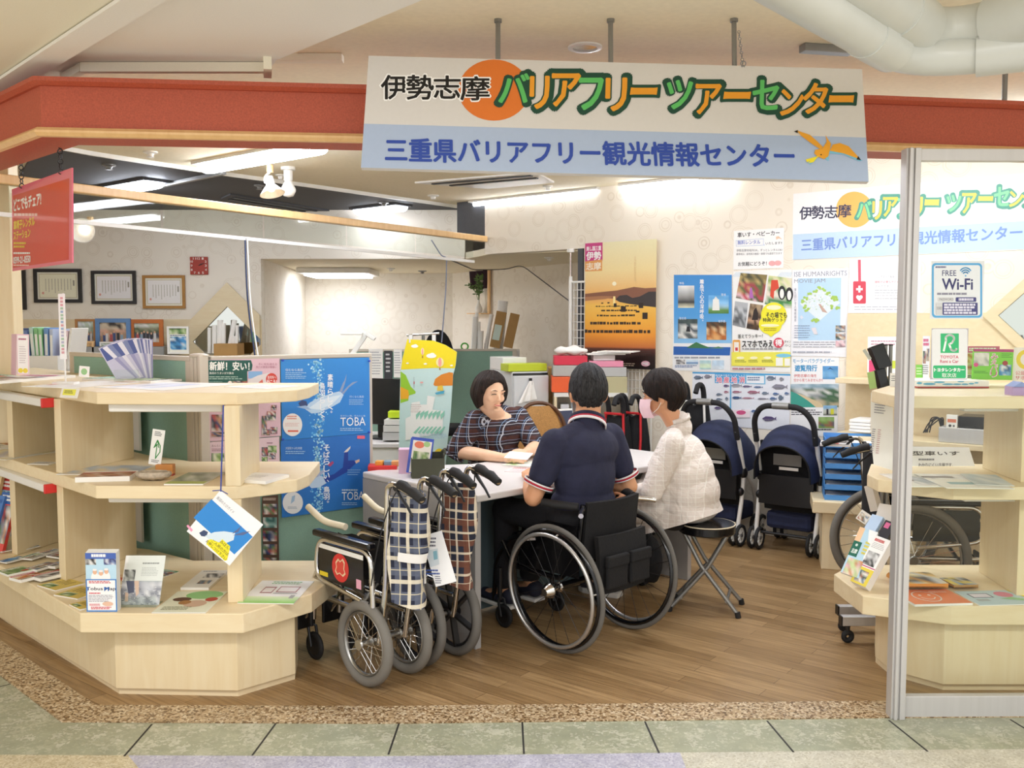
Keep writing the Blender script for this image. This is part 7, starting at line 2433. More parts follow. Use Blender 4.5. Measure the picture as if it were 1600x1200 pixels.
# storage shelf with tubes and boxes behind the far screen
zz = P(760, 546, 9.6).z
mb = MB(); mb.box((P(690, 560, 9.5).x, 9.42, 0), (P(812, 560, 9.5).x, 9.85, zz), 'white_metal'); tag(mb.build('storage_cabinet', bevel=.004), 'white storage cabinet behind the far green screen, carrying paper tubes', 'cabinet')
for k, (x, xt, y, r, m, lb) in enumerate(((740, 743, 495, .030, 'paper_white', 'white paper tube beside the vase, tallest on the left'), (744, 745, 489, .018, 'paper_white', 'thin white paper tube at the far left of the tubes'), (749, 749, 503, .012, 'white_plastic', 'thin white bottle-necked tube among the paper tubes'), (750, 751, 517, .032, 'paper_white', 'short white paper tube among the paper tubes'), (749, 750, 526, .036, 'cardboard', 'short brown cardboard tube'), (759, 768, 491, .022, 'paper_white', 'white paper tube leaning right'), (778, 786, 470, .055, 'paper_white', 'thick white roll rising behind the cardboard cartons'))):
 mb = MB(); yb = 9.55 + .03 * (k % 3) + (.16 if k == 6 else 0)
 a, b = P(x, 546, yb), P(xt, y, yb); a.z = zz + .001
 mb.tube([a, b], r, m, 14); tag(mb.build('paper_tube', smooth=40), lb, 'paper tube', 'paper tubes on the storage cabinet')
for x0, x1, y, ln, lb in ((764, 780, 486, .20, 'long brown carton with a pale label leaning on the storage cabinet'), (785, 800, 489, .22, 'long brown carton at the right end of the storage cabinet')):
 a = P(x0, 546, 9.5)
 h = P(x0, y, 9.5).z - zz
 w = P(x1, 546, 9.5).x - a.x
 t = thing('carton', lb, 'carton', (a.x + w / 2, 9.58, zz + .002), 0, 'long cartons')
 mb = MB(Matrix.Rotation(ln, 4, 'Y')); mb.box((-w / 2, -.06, .02), (w / 2, .06, h), 'cardboard'); mb.build('body', t, bevel=.003)
 if x0 == 764:
  mb = MB(Matrix.Rotation(ln, 4, 'Y')); mb.box((-w * .4, -.0615, h * .25), (w * .3, -.06, h * .65), 'print', '#cfe0d4'); mb.build('label_sheet', t)
tx = P(726, 545, 9.45)
mb = MB(); mb.torus((tx.x, tx.y, zz + .035), (0, 1, .3), .035, .008, 'print', 20, 8); mb.c = [lin('#58c048')] * len(mb.f); tag(mb.build('tape_roll', smooth=60), 'green ribbon roll on the storage cabinet', 'ribbon')
# noren cloth, little shelf, vase with sprig
d_ = 10.35
def wallpt(px_, py_):
 n_ = Vector((c3.y - c2.y, -(c3.x - c2.x), 0)).normalized(); n_ = n_ if n_.y < 0 else -n_
 return PLN(px_, py_, Vector((c2.x, c2.y, 0)), n_) + n_ * .03, n_
q0, wn_ = wallpt(737, 422); q1, _ = wallpt(765, 421); q2, _ = wallpt(740, 452)
mat('noren_purple', '#38242e', .9)
wx = (q1 - q0); wx.z = 0
mb = MB(); mb.grid(lambda u, v: q0 + wx * (u * (1 - .12 * v) + .08 * v) + Vector((0, 0, -(q0.z - q2.z) * v)) + wn_ * (.02 * sin(u * 16)), 20, 8, 'noren_purple', .004)
t = thing('noren', 'small dark purple curtain cloth with a pale crest on the office wall', 'cloth', tuple(q0.lerp(q1, .5) - Vector((0, 0, q0.z - q2.z))))
mb.v = [p - t.location for p in mb.v]; mb.build('cloth', t, smooth=70)
cc = q0 + wx * .78 + Vector((0, 0, -(q0.z - q2.z) * .62)) + wn_ * .025 - t.location
mb = MB(frame(cc, wx, wn_)); mb.add([(0, .035, 0), (-.035, 0, 0), (0, -.035, 0), (.035, 0, 0)], [(0, 1, 2, 3)], 'print', '#c8b8a0'); mb.build('crest', t)
t = thing('wall_rack', 'small wooden wall rack holding the white vase', 'rack', tuple(wallpt(768, 490)[0]))
M = Matrix.Translation(-t.location)
mb = MB(M); mb.bar(wallpt(767.5, 490)[0], wallpt(767.5, 421)[0], .04, .02, 'beam_tan', up=wn_); mb.build('upright', t)
a, b = wallpt(745, 490)[0], wallpt(767, 490)[0]
mb = MB(M); mb.bar(a + wn_ * .05, b + wn_ * .05, .12, .012, 'beam_tan'); mb.build('ledge', t)
vb = wallpt(757, 487)[0] + wn_ * .05
t = thing('vase', 'white bud vase with a green sprig on the wall rack', 'vase', tuple(vb + Vector((0, 0, .0))))
t.location.z = a.z + .0065
mb = MB(); mb.lathe([(0, 0), (.03, 0), (.045, .03), (.04, .06), (.012, .12), (.013, .15), (.010, .15), (.0, .05)], 'white_plastic', 18); mb.build('body', t, smooth=60)
mat('leaf', '#5a7a3c', .6, var=.2)
mb = MB(); rr = random.Random(5)
for k in range(5):
 e = Vector((rr.uniform(-.14, .10), rr.uniform(-.06, .02), rr.uniform(.32, .44)))
 pts = bez((0, 0, .1), (e.x * .2, e.y * .3, .28), e, 8); mb.tube(pts, .003, 'leaf', 5)
 for p in pts[3:]:
  for s_ in range(3):
   dr = Vector((rr.uniform(-1, 1), rr.uniform(-.6, .6), rr.uniform(-.1, .8))).normalized(); sd = dr.cross(Vector((0, 1, .2))).normalized() * .009
   mb.add([p, p + dr * .025 + sd, p + dr * .055, p + dr * .025 - sd], [(0, 1, 2, 3)], 'leaf')
mb.build('sprig', t)
# refrigerator with things on it
fc = XY(P(800, 690, 6.95)); fr = thing('refrigerator', 'pale grey refrigerator with a hanging white cloth behind the clerk', 'refrigerator', tuple(fc))
FX = Vector((.93, .36, 0)).normalized(); FY = Vector((-.36, .93, 0)); ft_ = P(800, 581, 6.95).z
M = Matrix.Translation(-fr.location)
wf = (at_col(856, fc, FX) - fc).length; wl = .52
def fbox(u0, u1, v0, v1, z0, z1, m, mb):
 p = [fc + FX * u0 + FY * v0, fc + FX * u1 + FY * v0, fc + FX * u1 + FY * v1, fc + FX * u0 + FY * v1]
 mb.prism([(k.x, k.y) for k in p], z0, z1, m)
mat('fridge_grey', '#d3d5d6', .35, var=.01)
mb = MB(M); fbox(0, wf, 0, wl, .03, ft_, 'fridge_grey', mb); mb.build('body', fr, bevel=.008)
for z0, z1 in ((.05, .55), (.57, ft_ - .03)):
 mb = MB(M); fbox(.004, wf - .004, -.03, -.002, z0, z1, 'fridge_grey', mb); mb.build('door', fr, bevel=.008)
mb = MB(M); fbox(.004, wf - .004, -.012, -.002, ft_ - .028, ft_ - .012, 'black_gloss', mb); mb.build('top_strip', fr)
mb = MB(M); p = PLN(829, 595, fc - FY * .031, -FY); mb.box((p.x - .012, p.y - .012, p.z - .03), (p.x + .012, p.y, p.z + .02), 'black_plastic'); mb.build('hook', fr)
mb = MB(M); cz = p.z
mb.grid(lambda u, v: p + FX * ((u - .5) * (.03 + .12 * v) - .03 * v) - FY * (.012 + .012 * sin(u * 14) * v) + Vector((0, 0, -.17 * v + (.03 * u * v))), 14, 8, 'paper_white', .003)
o = mb.build('towel', None, smooth=60); tag(o, 'white cloth hanging on the refrigerator door', 'cloth')
o.location += fr.location
def onfr(u0, u1, v0, v1, h, colr, name, label, cat):
 mb = MB(); fbox(u0, u1, v0, v1, ft_ + .001, ft_ + h, 'print', mb); mb.c = [lin(colr)] * len(mb.f)
 return tag(mb.build(name, bevel=.004), label, cat)
onfr(.0, .2, .2, .5, .10, '#eeeeec', 'box', 'flat white box on the refrigerator', 'box')
onfr(-.03, .29, .0, .17, .06, '#c3d22c', 'box', 'long yellow-green box at the front of the refrigerator top', 'box')
upright_box(857, 575, 872, 804, 7.3, .3, 'cardboard', 'tall_board', 'tall brown board right of the refrigerator', 'board')
# cane chair
cc = XY(P(846, 720, 6.3)); t = thing('cane_chair', 'brown bentwood chair with woven cane back behind the table', 'chair', tuple(cc), .35)
mat('cane', '#b98a50', .7, var=.25, scale=160); mat('dark_wood', '#5a3820', .4)
z1 = P(846, 630, 6.3).z
pts = [(-.19, -.02, .45), (-.20, .0, .75), (-.17, .02, z1 - .08), (-.08, .03, z1), (.06, .03, z1 - .0), (.16, .02, z1 - .09), (.19, .0, .75), (.18, -.02, .45)]
mb = MB(); mb.tube(rounded(pts, .12), .014, 'dark_wood', 8); mb.build('back_frame', t, smooth=50)
mb = MB(); mb.grid(lambda u, v: ((u - .5) * .36 * (1 - .45 * max(0, v - .55) / .45), .012 - .03 * sin(u * pi) + .02, .60 + (z1 - .62) * v), 10, 10, 'cane', .004); mb.build('back_weave', t, smooth=60)
mb = MB(); mb.box((-.2, -.40, .43), (.2, .0, .46), 'cane'); mb.build('seat', t, bevel=.01)
for sx in (-.18, .18):
 for y in (-.37, -.03):
  mb = MB(); mb.cyl((sx, y, 0), (sx, y, .44), .015, 'dark_wood', 8, .018); mb.build('leg', t)
# shelf and stack of boxes by the wall opening
t = thing('small_shelf', 'white low shelf with paper goods under the stacked boxes', 'shelf', tuple(XY(P(920, 690, 7.0))))
xa, xb = P(866, 690, 6.9).x, P(980, 690, 6.9).x; zs = P(900, 614, 6.9).z
M = Matrix.Translation(-t.location)
mb = MB(M); mb.box((xa, 6.9, zs - .03), (xb, 7.22, zs), 'white_metal'); mb.build('top', t)
for x in (xa, (xa + xb) / 2, xb - .02):
 mb = MB(M); mb.box((x, 6.9, 0), (x + .02, 7.22, zs - .03), 'maple'); mb.build('side', t)
mb = MB(M); mb.box((xa, 7.2, 0), (xb, 7.22, zs - .03), 'paper_white'); mb.build('back', t)
for k in range(5):
 upright_box(876 + (k % 2), 664 - k * 8, 889, 671 - k * 8, 6.93, .2, 'print', 'booklet', 'flat booklet in the pile on the white low shelf', 'booklet', col=['#d8dce4', '#c0c8d8', '#e4e4e0', '#b8c0d0', '#dcdce0'][k], group='booklets piled on the low shelf', bevel=0)
BX = [(862, 589, 891, 613, 6.92, .25, '#e8602c', 'orange box at the left foot of the box stack'), (893, 590, 944, 613, 6.98, .2, '#c9c6c2', 'pale box hidden behind the grey-haired head'), (945, 589, 980, 617, 6.92, .25, '#bcb48c', 'beige metal box at the right foot of the box stack'),
  (864, 571, 918, 588, 6.94, .25, '#b4b2ac', 'silver grey box under the red box'), (919, 574, 979, 588.5, 6.94, .25, '#b8b8b6', 'silver grey box under the pink box'), (866, 556, 918, 570.5, 6.95, .22, '#d8304a', 'red box with a pink rim under the white bag'), (920, 564, 974, 573.5, 6.95, .22, '#ea94ae', 'pink box under the white carton'), (927, 555, 961, 563.5, 6.97, .18, '#e6e4e2', 'small white carton on the pink box')]
for (x0, y0, x1, y1, d, dp, colr, lb) in BX:
 upright_box(x0, y0, x1, y1, d, dp, 'print', 'box', lb, 'box', col=colr, group='boxes stacked on the low shelf')
mb = MB(); c = P(892, 555, 7.02); mb.ell((c.x, c.y, c.z + .035), (.13, .09, .035), 'paper_white', 24, 10, None, lambda p, d: Vector((p.x, p.y, p.z * (1 + .3 * sin(d.x * 7))))); tag(mb.build('plastic_bag', smooth=70), 'crumpled white bag on the red box', 'bag')
for k, (x0, x1, y, r) in enumerate(((918, 978, 553, .1), (924, 985, 551, -.15), (932, 990, 549, -.35))):
 upright_box(x0, y, x1, y + 1.6, 6.93 - .02 * k, .24, 'paper_white', 'paper_sheet', ['lowest', 'middle', 'top'][k] + ' of the loose white sheets over the pink and white boxes', 'paper', r, 'loose sheets on the boxes', 0)
# white grid panel
t = thing('grid_panel', 'white wire grid panel on a floor-to-ceiling pole beside the sunset poster', 'grid panel', tuple(XY(P(891, 545, 7.15))))
gp = at_col(891, WA + WN * .035, WD); t.location = gp; gx = (at_col(1018, WA + WN * .035, WD) - gp)
GD = gp.y
mb = MB(); mb.cyl((0, 0, 0), (0, 0, P(891, 432, GD).z), .016, 'white_metal', 10); mb.cyl((0, 0, P(891, 432, GD).z), (0, 0, HZ - .02), .010, 'chrome', 10); mb.cyl((0, 0, HZ - .03), (0, 0, HZ - .001), .03, 'white_metal', 12); mb.build('pole', t, smooth=40)
mb = MB(); zt_ = P(891, 441, GD).z
n = 22
for k in range(n + 1):
 x = gx * (k / n); mb.cyl((x.x, x.y, .3), (x.x, x.y, zt_), .0035 if k % n else .01, 'white_metal', 6)
k = .3
while k < zt_ + .01:
 mb.cyl((0, 0, k), (gx.x, gx.y, k), .0035 if k < zt_ - .04 else .01, 'white_metal', 6); k += (zt_ - .3) / 24
mb.build('wire_grid', t)
# hanging cables
for k, (pts, m, lb) in enumerate(((((383, 372, 6.2), (386, 470, 6.2), (399, 560, 6.2)), 'cable_blue', 'dark blue cable hanging from the smoke curtain rail beside the diamond mirror'), (((386, 372, 6.2), (391, 480, 6.2), (403, 556, 6.2)), 'paper_white', 'white cable hanging beside the dark blue cable'), (((674, 375, 8.2), (690, 400, 8.2), (698, 402, 8.2), (697, 450, 8.2), (690, 535, 8.0)), 'cable_grey', 'grey cable hanging at the right end of the smoke curtain'), (((694, 402, 8.1), (740, 422, 8.4), (790, 421, 8.6), (815, 414, 8.6), (850, 445, 8.2), (890, 474, 7.6), (912, 490, 7.5)), 'black_plastic', 'black cable strung across the wall opening'))):
 mat('cable_blue', '#3a4668', .5); mat('cable_grey', '#8088a0', .5)
 q = [P(*p) for p in pts]
 if k < 2:
  yr = at_col(384, XY(A0), XY(A1 - A0)).y + .004
  q = [P(p[0], p[1], yr) for p in pts]
 if k == 3:
  q = [G(p[0], p[1], HZ - .006) for p in pts[:4]] + [P(889, 470, GD)]
 mb = MB(); mb.tube(rounded(q, .3), .006 if k != 3 else .005, m, 6); tag(mb.build('cable', smooth=60), lb, 'cable')
# yellow illustrated map on a stand
t = thing('map_stand', 'tall illustrated bay map with a yellow sky clipped to a stand beside the clerk', 'poster stand', tuple(XY(P(680, 700, 5.62))))
M = Matrix.Translation(-t.location)
s = Sheet(P(620, 520, 5.6), P(720, 520, 5.5), P(620, 720, 5.6), nobase=True)
s.z = (620, 520, 5)
out = [(82, 50), (290, 62), (380, 95), (470, 150), (460, 250), (440, 330), (420, 640), (395, 860), (382, 1030), (15, 1000), (20, 650), (28, 300), (45, 200)]
pp = [s.at(*p) for p in out]
s.mb.prism([(p[0], p[1]) for p in pp], -.002, 0, 'print', '#c9e6e4')
s.poly([(82, 50), (290, 62), (380, 95), (470, 150), (460, 250), (452, 278), (300, 274), (32, 288), (45, 200)], '#f4df1e')
s.poly([(30, 300), (70, 330), (110, 420), (148, 460), (145, 475), (95, 490), (90, 530), (28, 550)], '#9ccf3a'); s.poly([(28, 420), (90, 450), (96, 490), (88, 515), (28, 520)], '#f0b02e')
s.poly([(286, 405), (300, 360), (350, 325), (410, 308), (440, 312), (436, 412), (300, 416)], '#e08a2a')
for x, y, w in ((140, 105, 28), (270, 180, 40), (84, 238, 12), (224, 243, 14), (428, 256, 12)):
 s.oval(x, y, w, w * .45, '#fcfcf4', 14); s.oval(x + w * .2, y - w * .25, w * .5, w * .35, '#fcfcf4', 12)
for x, y, rx, ry in ((202, 145, 13, 28), (338, 230, 30, 36)):
 s.oval(x, y, rx, ry, '#f8f0b0', 18); s.oval(x, y, rx * .45, ry, '#f4a8a0', 14); s.rect(x - 5, y + ry + 8, x + 5, y + ry + 24, '#b07a50')
s.poly([(68, 670), (110, 650), (110, 600), (118, 545), (180, 535), (185, 560), (235, 560), (240, 490), (300, 500), (280, 600), (362, 610), (360, 760), (260, 800), (120, 830), (70, 840)], '#f2f4f0')
for k in range(7):
 x = 150 + k * 32
 s.poly([(x, 640 - (k % 3) * 8), (x + 36, 605), (x + 30, 640), (x + 4, 680)], '#8fcfb8'); s.poly([(x - 20, 780), (x + 30, 730), (x + 40, 735), (x, 790)], '#8fcfb8')
s.lines(110, 560, 200, 630, 5, '#b8908c', .2); s.poly([(300, 470), (375, 450), (370, 475), (310, 482)], '#4aa8c8'); s.poly([(316, 450), (322, 415), (360, 410), (366, 452)], '#eac84a')
s.rect(136, 345, 138, 430, '#7a7a88'); s.rect(134, 380, 141, 400, '#c83a4a'); s.oval(335, 945, 40, 42, '#f2d42a', 16); s.oval(196, 388, 14, 7, '#e8a8a0', 10)
s.lines(180, 790, 400, 830, 3, '#a8c8dc', .3)
s.build('map_sheet', parent=t)
mb = MB(M); a, b = P(636, 524, 5.64), P(686, 521, 5.6); mb.cyl(a, b, .008, 'chrome', 10)
cm = (a + b) / 2; mb.cyl(cm + Vector((0, .02, 0)), (cm.x, cm.y + .02, .02), .010, 'grey_metal', 10); mb.cyl((cm.x, cm.y + .02, 0), (cm.x, cm.y + .02, .02), .16, 'grey_metal', 24)
mb.build('stand', t, smooth=40)
for x in (642, 678):
 mb = MB(M); c = P(x, 530, 5.59); mb.box((c.x - .012, c.y - .012, c.z - .025), (c.x + .012, c.y + .02, c.z + .03), 'chrome'); mb.build('clip', t, bevel=.003)
# --- on the service table
t = thing('brochure_box', 'dark green open box of brochures at the left corner of the service table', 'box', tuple(XY(P(668, 742, 4.72), TZ)), .15)
mat('box_green', '#47493a', .8)
mb = MB()
for lo, hi in (((-.085, -.06, 0), (.085, -.056, .10)), ((-.085, .056, 0), (.085, .06, .12)), ((-.085, -.056, 0), (-.081, .056, .10)), ((.081, -.056, 0), (.085, .056, .12)), ((-.081, -.056, 0), (.081, .056, .006))):
 mb.box(lo, hi, 'box_green')
mb.build('body', t); mb = MB(); mb.tube(bez((.083, 0, .1), (.10, -.01, .16), (.075, .03, .12), 8), .007, 'box_green', 6); mb.build('strap', t)
bo = t.location
for k in range(6):
 q = Vector((bo.x - .02, bo.y + .035 - .013 * k, TZ + .02))
 s = Sheet(q + Vector((-.065, .03, .18)), q + Vector((.05, .03, .165)), q + Vector((-.045, -.0, .0)), bg='#3a5ac8', thick=.003); s.z = None
 if k == 5:
  s.rect(.12, .04, .97, .98, '#f0ece4'); s.photo(.2, .35, .9, .9, PALS['green'], 5, 5, 3); s.oval(.42, .16, .22, .1, '#e87a5a'); s.oval(.75, .12, .15, .08, '#a8d08a')
 s.build('brochure', 'front brochure with a garden picture in the dark green box' if k == 5 else 'blue edged brochure in the dark green box', 'brochure', 'brochures in the green box')
bx_ = upright_box(623, 702, 641, 743, 4.80, .07, 'print', 'carton', 'tall pink and lilac carton beside the dark green brochure box', 'carton', col='#e0b8d0', rot=.1)
upright_box(575, 728, 620, 741, 4.93, .10, 'print', 'tray', 'flat red tray on the left end of the service table', 'tray', col='#d42a26', rot=.1)
for k, (x, colr, lb) in enumerate(((592, '#e8a03a', 'orange'), (606, '#7a9ab0', 'grey blue'), (617, '#d89a5a', 'tan'))):
 upright_box(x - 6, 721, x + 6, 728.5, 4.95, .05, 'print', 'small_box', 'small ' + lb + ' box in the red tray', 'box', col=colr, group='small boxes in the red tray', bevel=.002)
def pap(tl, tr, bl, label, colr='#f4f2ee', draw=None, th=.002):
 lying(tl, tr, bl, TZ, th, 'document', label, 'paper', draw, colr)
pap((800, 719), (842, 721), (790, 727), 'white sheet with pale green print in front of the hands of the clerk', '#eef2e6', lambda s: s.photo(.1, .1, .6, .9, ['#cfe4a8', '#e8f0d8', '#b8d890'], 4, 3, 1))
pap((800, 729), (850, 731), (778, 736), 'pink printed leaflet flat on the table near the navy sleeve', '#f0e0e0', lambda s: (s.lines(.1, .1, .9, .5, 3, '#d88a8a', .5), s.rect(.1, .6, .9, .9, '#e8c8c8')))
pap((836, 706), (868, 706), (834, 713), 'stack of white papers behind the pink leaflet', '#eceae6', None, .015)
s = Sheet(P(797, 705, 5.10), P(833, 708, 5.0), P(800, 716, 5.02), bg='#fafaf8', thick=.003); s.build('card', 'small white card held in the hands of the clerk', 'card')
# laptop at the small shelf
t = thing('laptop', 'open white laptop between the cane chair and the navy polo shirt', 'laptop', tuple(XY(P(890, 690, 6.55), .70)), .5)
mb = MB(); mb.box((-.16, -.22, 0), (.16, 0, .015), 'white_plastic'); mb.build('base', t, bevel=.004)
mb = MB(Matrix.Rotation(-.25, 4, 'X')); mb.box((-.16, 0, .01), (.16, .01, .22), 'white_plastic'); l_ = mb.build('lid', t, bevel=.004)
mb = MB(Matrix.Rotation(-.25, 4, 'X')); mb.box((-.145, -.002, .025), (.145, 0, .205), 'print', '#3a4058'); mb.build('screen', l_)
mb = MB(); c = XY(P(893, 690, 6.55)); mb.box((c.x - .22, c.y - .28, 0), (c.x + .22, c.y + .12, .699), 'maple'); tag(mb.build('side_table', bevel=.004), 'small wooden stand carrying the white laptop', 'table')
# --- brochures on the left shelf
GL = 'leaflets on the left brochure shelf'
def L(tl, tr, bl, z, label, seed=1, th=.004, draw='cover', bg='#f2f0ea', name='leaflet', cat='leaflet'):
 return lying(tl, tr, bl, z, th, name, label, cat, draw, bg, GL, seed)
Z_ = ZT
L((-10, 584), (44, 588), (-30, 594), Z_, 'pinkish leaflet at the left end of the top shelf', 3, .006)
L((52, 585), (118, 586), (47, 598), Z_, 'pile of pale blue leaflets on the top shelf in front of the banner stand', 5, .014)
def yellow_note(s):
 s.rect(.12, .12, .85, .72, '#f0ee5a'); s.lines(.2, .25, .78, .6, 2, '#8a8a50', .6)
standing((97, 606), (124, 607), (90, 621), 3.93, 'price_note', 'white card with a yellow note hanging over the front edge of the top shelf', 'note', yellow_note, d2=3.84)
L((128, 591), (178, 588), (112, 604), Z_, 'white folded leaflet with brown pictures behind the hanging yellow note', 7, .010)
L((190, 592), (262, 594), (160, 608), Z_, 'large white leaflet at the front corner of the top shelf', 0, .002, lambda s: (s.lines(.5, .1, .95, .4, 3, '#e0b080', .4), s.rect(.05, .6, .15, .8, '#d86a6a')))
L((268, 596), (372, 600), (240, 609), Z_, 'wide pale sheet along the front edge of the top shelf', 0, .002, lambda s: s.photo(.1, .2, .7, .9, ['#dfe4f0', '#c8d0e4', '#f0f0f0'], 5, 3, 4))
L((405, 600), (470, 603), (385, 606), Z_, 'white sheet at the right end of the top shelf', 0, .002, lambda s: s.lines(.1, .2, .9, .8, 3, '#c8c8d0', .3))
L((124, 571), (141, 573), (120, 588), Z_ + .0, 'small pale leaflet with a green dot standing behind the banner stand', 0, .003, lambda s: s.oval(.5, .5, .3, .3, '#9ac88a')) if False else None
standing((124, 571.5), (140, 573), (120, 588), 4.25, 'card', 'small pale card with a green dot beside the banner stand', 'card', lambda s: s.oval(.5, .5, .3, .3, '#9ac88a'))
standing((18, 522), (26, 522), (17, 585), 4.55, 'leaflet_stack', 'tall pink and white leaflet stack standing at the left end of the top shelf', 'leaflet', lambda s: s.rect(0, 0, 1, 1, '#eac0d0'), d2=4.4)
standing((26, 522), (45, 522.5), (25, 585), 4.4, 'leaflet', 'white leaflet with a pink border in front of the tall stack', 'leaflet', lambda s: (s.rect(.0, 0, 1, 1, '#f0c8d8'), s.rect(.07, .03, .93, .97, '#faf6f6'), s.lines(.15, .1, .85, .16, 1, '#b05a7a', .7), s.lines(.2, .3, .8, .75, 8, '#c8b8c0', .3), s.oval(.3, .9, .2, .06, '#f0d840'), s.oval(.7, .9, .2, .06, '#f0d840')))
t = thing('banner_stand', 'thin white table banner stand with vertical coloured lettering on the top shelf', 'banner', tuple(G(99, 586, ZT)))
s = Sheet(P(90.5, 459, 4.25), P(101, 459, 4.25), P(91, 561, 4.25), bg='#f4f4f6', thick=.002); s.z = None
rr = random.Random(2)
for k in range(17):
 s.text('三重まつり夏'[k % 6], .25, .05 + k * .052, .75, .09 + k * .052, rr.choice(['#d85a6a', '#5a8ac8', '#5aa86a', '#e8a03a', '#6a6a9a']), .02) if k < 0 else s.rect(.3, .05 + k * .052, .7, .085 + k * .052, rr.choice(['#d8a0a8', '#a0b8d8', '#a8c8b0', '#b8b8d0']))
s.build('banner', parent=t)
mb = MB(Matrix.Translation(-t.location)); p = P(98.5, 470, 4.26); mb.cyl((p.x, p.y, ZT + .01), (p.x, p.y, P(98, 458, 4.26).z), .004, 'white_metal', 8); mb.box((p.x - .05, p.y - .03, ZT + .001), (p.x + .05, p.y + .03, ZT + .012), 'white_plastic'); mb.build('stand', t)
# fan of brochures in a clear holder
fb = G(204, 596, ZT)
for k in range(14):
 f = k / 13
 ang = -.50 + .52 * f
 M = Matrix.Translation(fb + Vector((.004 * (k - 7), .05 + .004 * k, .0015))) @ Matrix.Rotation(ang, 4, 'Y') @ Matrix.Rotation(.55 - .75 * f, 4, 'Z')
 s = Sheet((0, 0, 0), (1, 0, 0), (0, 0, -1), nobase=True); s.Wd, s.Ht = .10, .205
 s.mb = MB(); s.mb.box((-.05, .02, -.002), (.05, .225, 0), 'print', ['#c8c8dc', '#9a9ac0', '#b4b4d0', '#e0e0ea'][k % 4])
 s.mb.add([(-.045, .15, .0005), (.045, .15, .0005), (.045, .22, .0005), (-.045, .22, .0005)], [(0, 1, 2, 3)], 'print', ['#4a5a98', '#e4e4ec', '#7a86b0'][k % 3])
 s.mb.M = Matrix(); o = s.mb.build('brochure', mw=M @ Matrix.Rotation(pi / 2, 4, 'X') @ Matrix.Translation((0, -.02, 0)))
 tag(o, 'tall blue-grey brochure in the splayed fan on the top shelf', 'brochure', 'fan of brochures on the top shelf')
t = thing('brochure_holder', 'clear holder at the foot of the brochure fan on the top shelf', 'holder', tuple(fb))
mb = MB()
for lo, hi in (((-.06, -.05, 0), (.06, -.047, .06)), ((-.06, .13, 0), (.06, .133, .09)), ((-.06, -.047, 0), (.06, .13, .001))):
 mb.box(lo, hi, 'glass_clear')
mb.build('body', t)
Z_ = ZM
L((-10, 681), (68, 694), (-40, 694), Z_, 'dark green travel magazine at the left end of the middle shelf', 11, .008)
L((20, 700), (93, 705), (-20, 716), Z_, 'pale yellow map sheet in front of the dark green magazine', 12, .003, lambda s: s.photo(0, 0, 1, 1, ['#e8e0b8', '#d8d8d0', '#c8c8d4', '#e8d8b0', '#f0ece0'], 6, 5, 3))
L((60, 721), (93, 722), (50, 725), Z_, 'white leaflet edge beside the first shelf divider', 0, .003, lambda s: s.lines(.1, .2, .9, .8, 2, '#a0a0b0', .4))
L((130, 727), (242, 727), (92, 741), Z_, 'wide blue and cream map leaflet on the middle shelf', 13, .003, lambda s: s.photo(0, 0, 1, 1, ['#c8d4e4', '#e8dcc0', '#b8c8dc', '#e4d8c4'], 7, 4, 6))
L((134, 737), (216, 735), (119, 746), Z_, 'thick white magazine with brown pictures on the middle shelf', 14, .022, lambda s: (s.photo(0, .3, 1, 1, ['#c8a080', '#b87a60', '#e0d0c0', '#8a5a48'], 7, 4, 8), s.rect(0, .2, 1, .3, '#c05050')))
L((295, 738), (352, 738), (262, 756), Z_, 'grey and green landscape magazine on the middle shelf beside the post', 15, .006, lambda s: (s.photo(0, 0, 1, .8, ['#c0c4b8', '#8a9080', '#d8d8cc', '#a8b098'], 6, 4, 9), s.rect(0, .8, 1, 1, '#b8c470')))
L((400, 738), (452, 741), (387, 750), Z_, 'curled white booklet at the right end of the middle shelf', 0, .014, lambda s: s.lines(.2, .3, .7, .7, 3, '#b8b8b8', .3))
# shell, wooden block and arrow card
sh = G(236, 752, ZM)
mat('shell', '#b8aa98', .7, var=.25, scale=50, bump=.4)
mb = MB(Matrix.Translation((sh.x, sh.y + .03, ZM + .001)))
mb.ell((0, 0, .024), (.075, .05, .024), 'shell', 28, 12, None, lambda p, d: Vector((p.x * (1 + .06 * sin(d.y * 20)), p.y, p.z * (1 + .1 * sin(d.x * 16)) - (.012 if d.z > .5 else 0))))
tag(mb.build('seashell', smooth=60), 'oyster-like grey shell tray on the middle shelf', 'shell')
t = thing('card_holder', 'orange wooden block holding the card with the green arrow', 'card holder', tuple(G(256, 744, ZM)))
mat('block_orange', '#c88644', .5); mat('block_red', '#a83a2c', .5)
t.location.y += .02
mb = MB(); mb.box((-.038, -.018, .008), (.038, .018, .05), 'block_orange'); mb.build('block', t, bevel=.003)
mb = MB(); mb.box((-.036, -.016, 0), (.036, .016, .008), 'block_red'); mb.build('felt', t)
p0 = t.location
s = Sheet((p0.x - .052, p0.y + .004, ZM + .205), (p0.x + .002, p0.y + .004, ZM + .197), (p0.x - .032, p0.y + .002, ZM + .044), bg='#f6f6f2', thick=.002); s.z = None
s.line([(.5, .82), (.5, .42), (.34, .50), (.5, .30), (.66, .50)], .004, '#2f8a3a'); s.line([(.5, .82), (.80, .62), (.76, .45), (.5, .30), (.28, .52)], .004, '#2f8a3a')
s.lines(.2, .06, .8, .2, 3, '#777777', .5); s.lines(.2, .86, .85, .95, 2, '#777777', .5)
s.build('arrow_card', 'white card with a green arrow clamped in the wooden block', 'card')
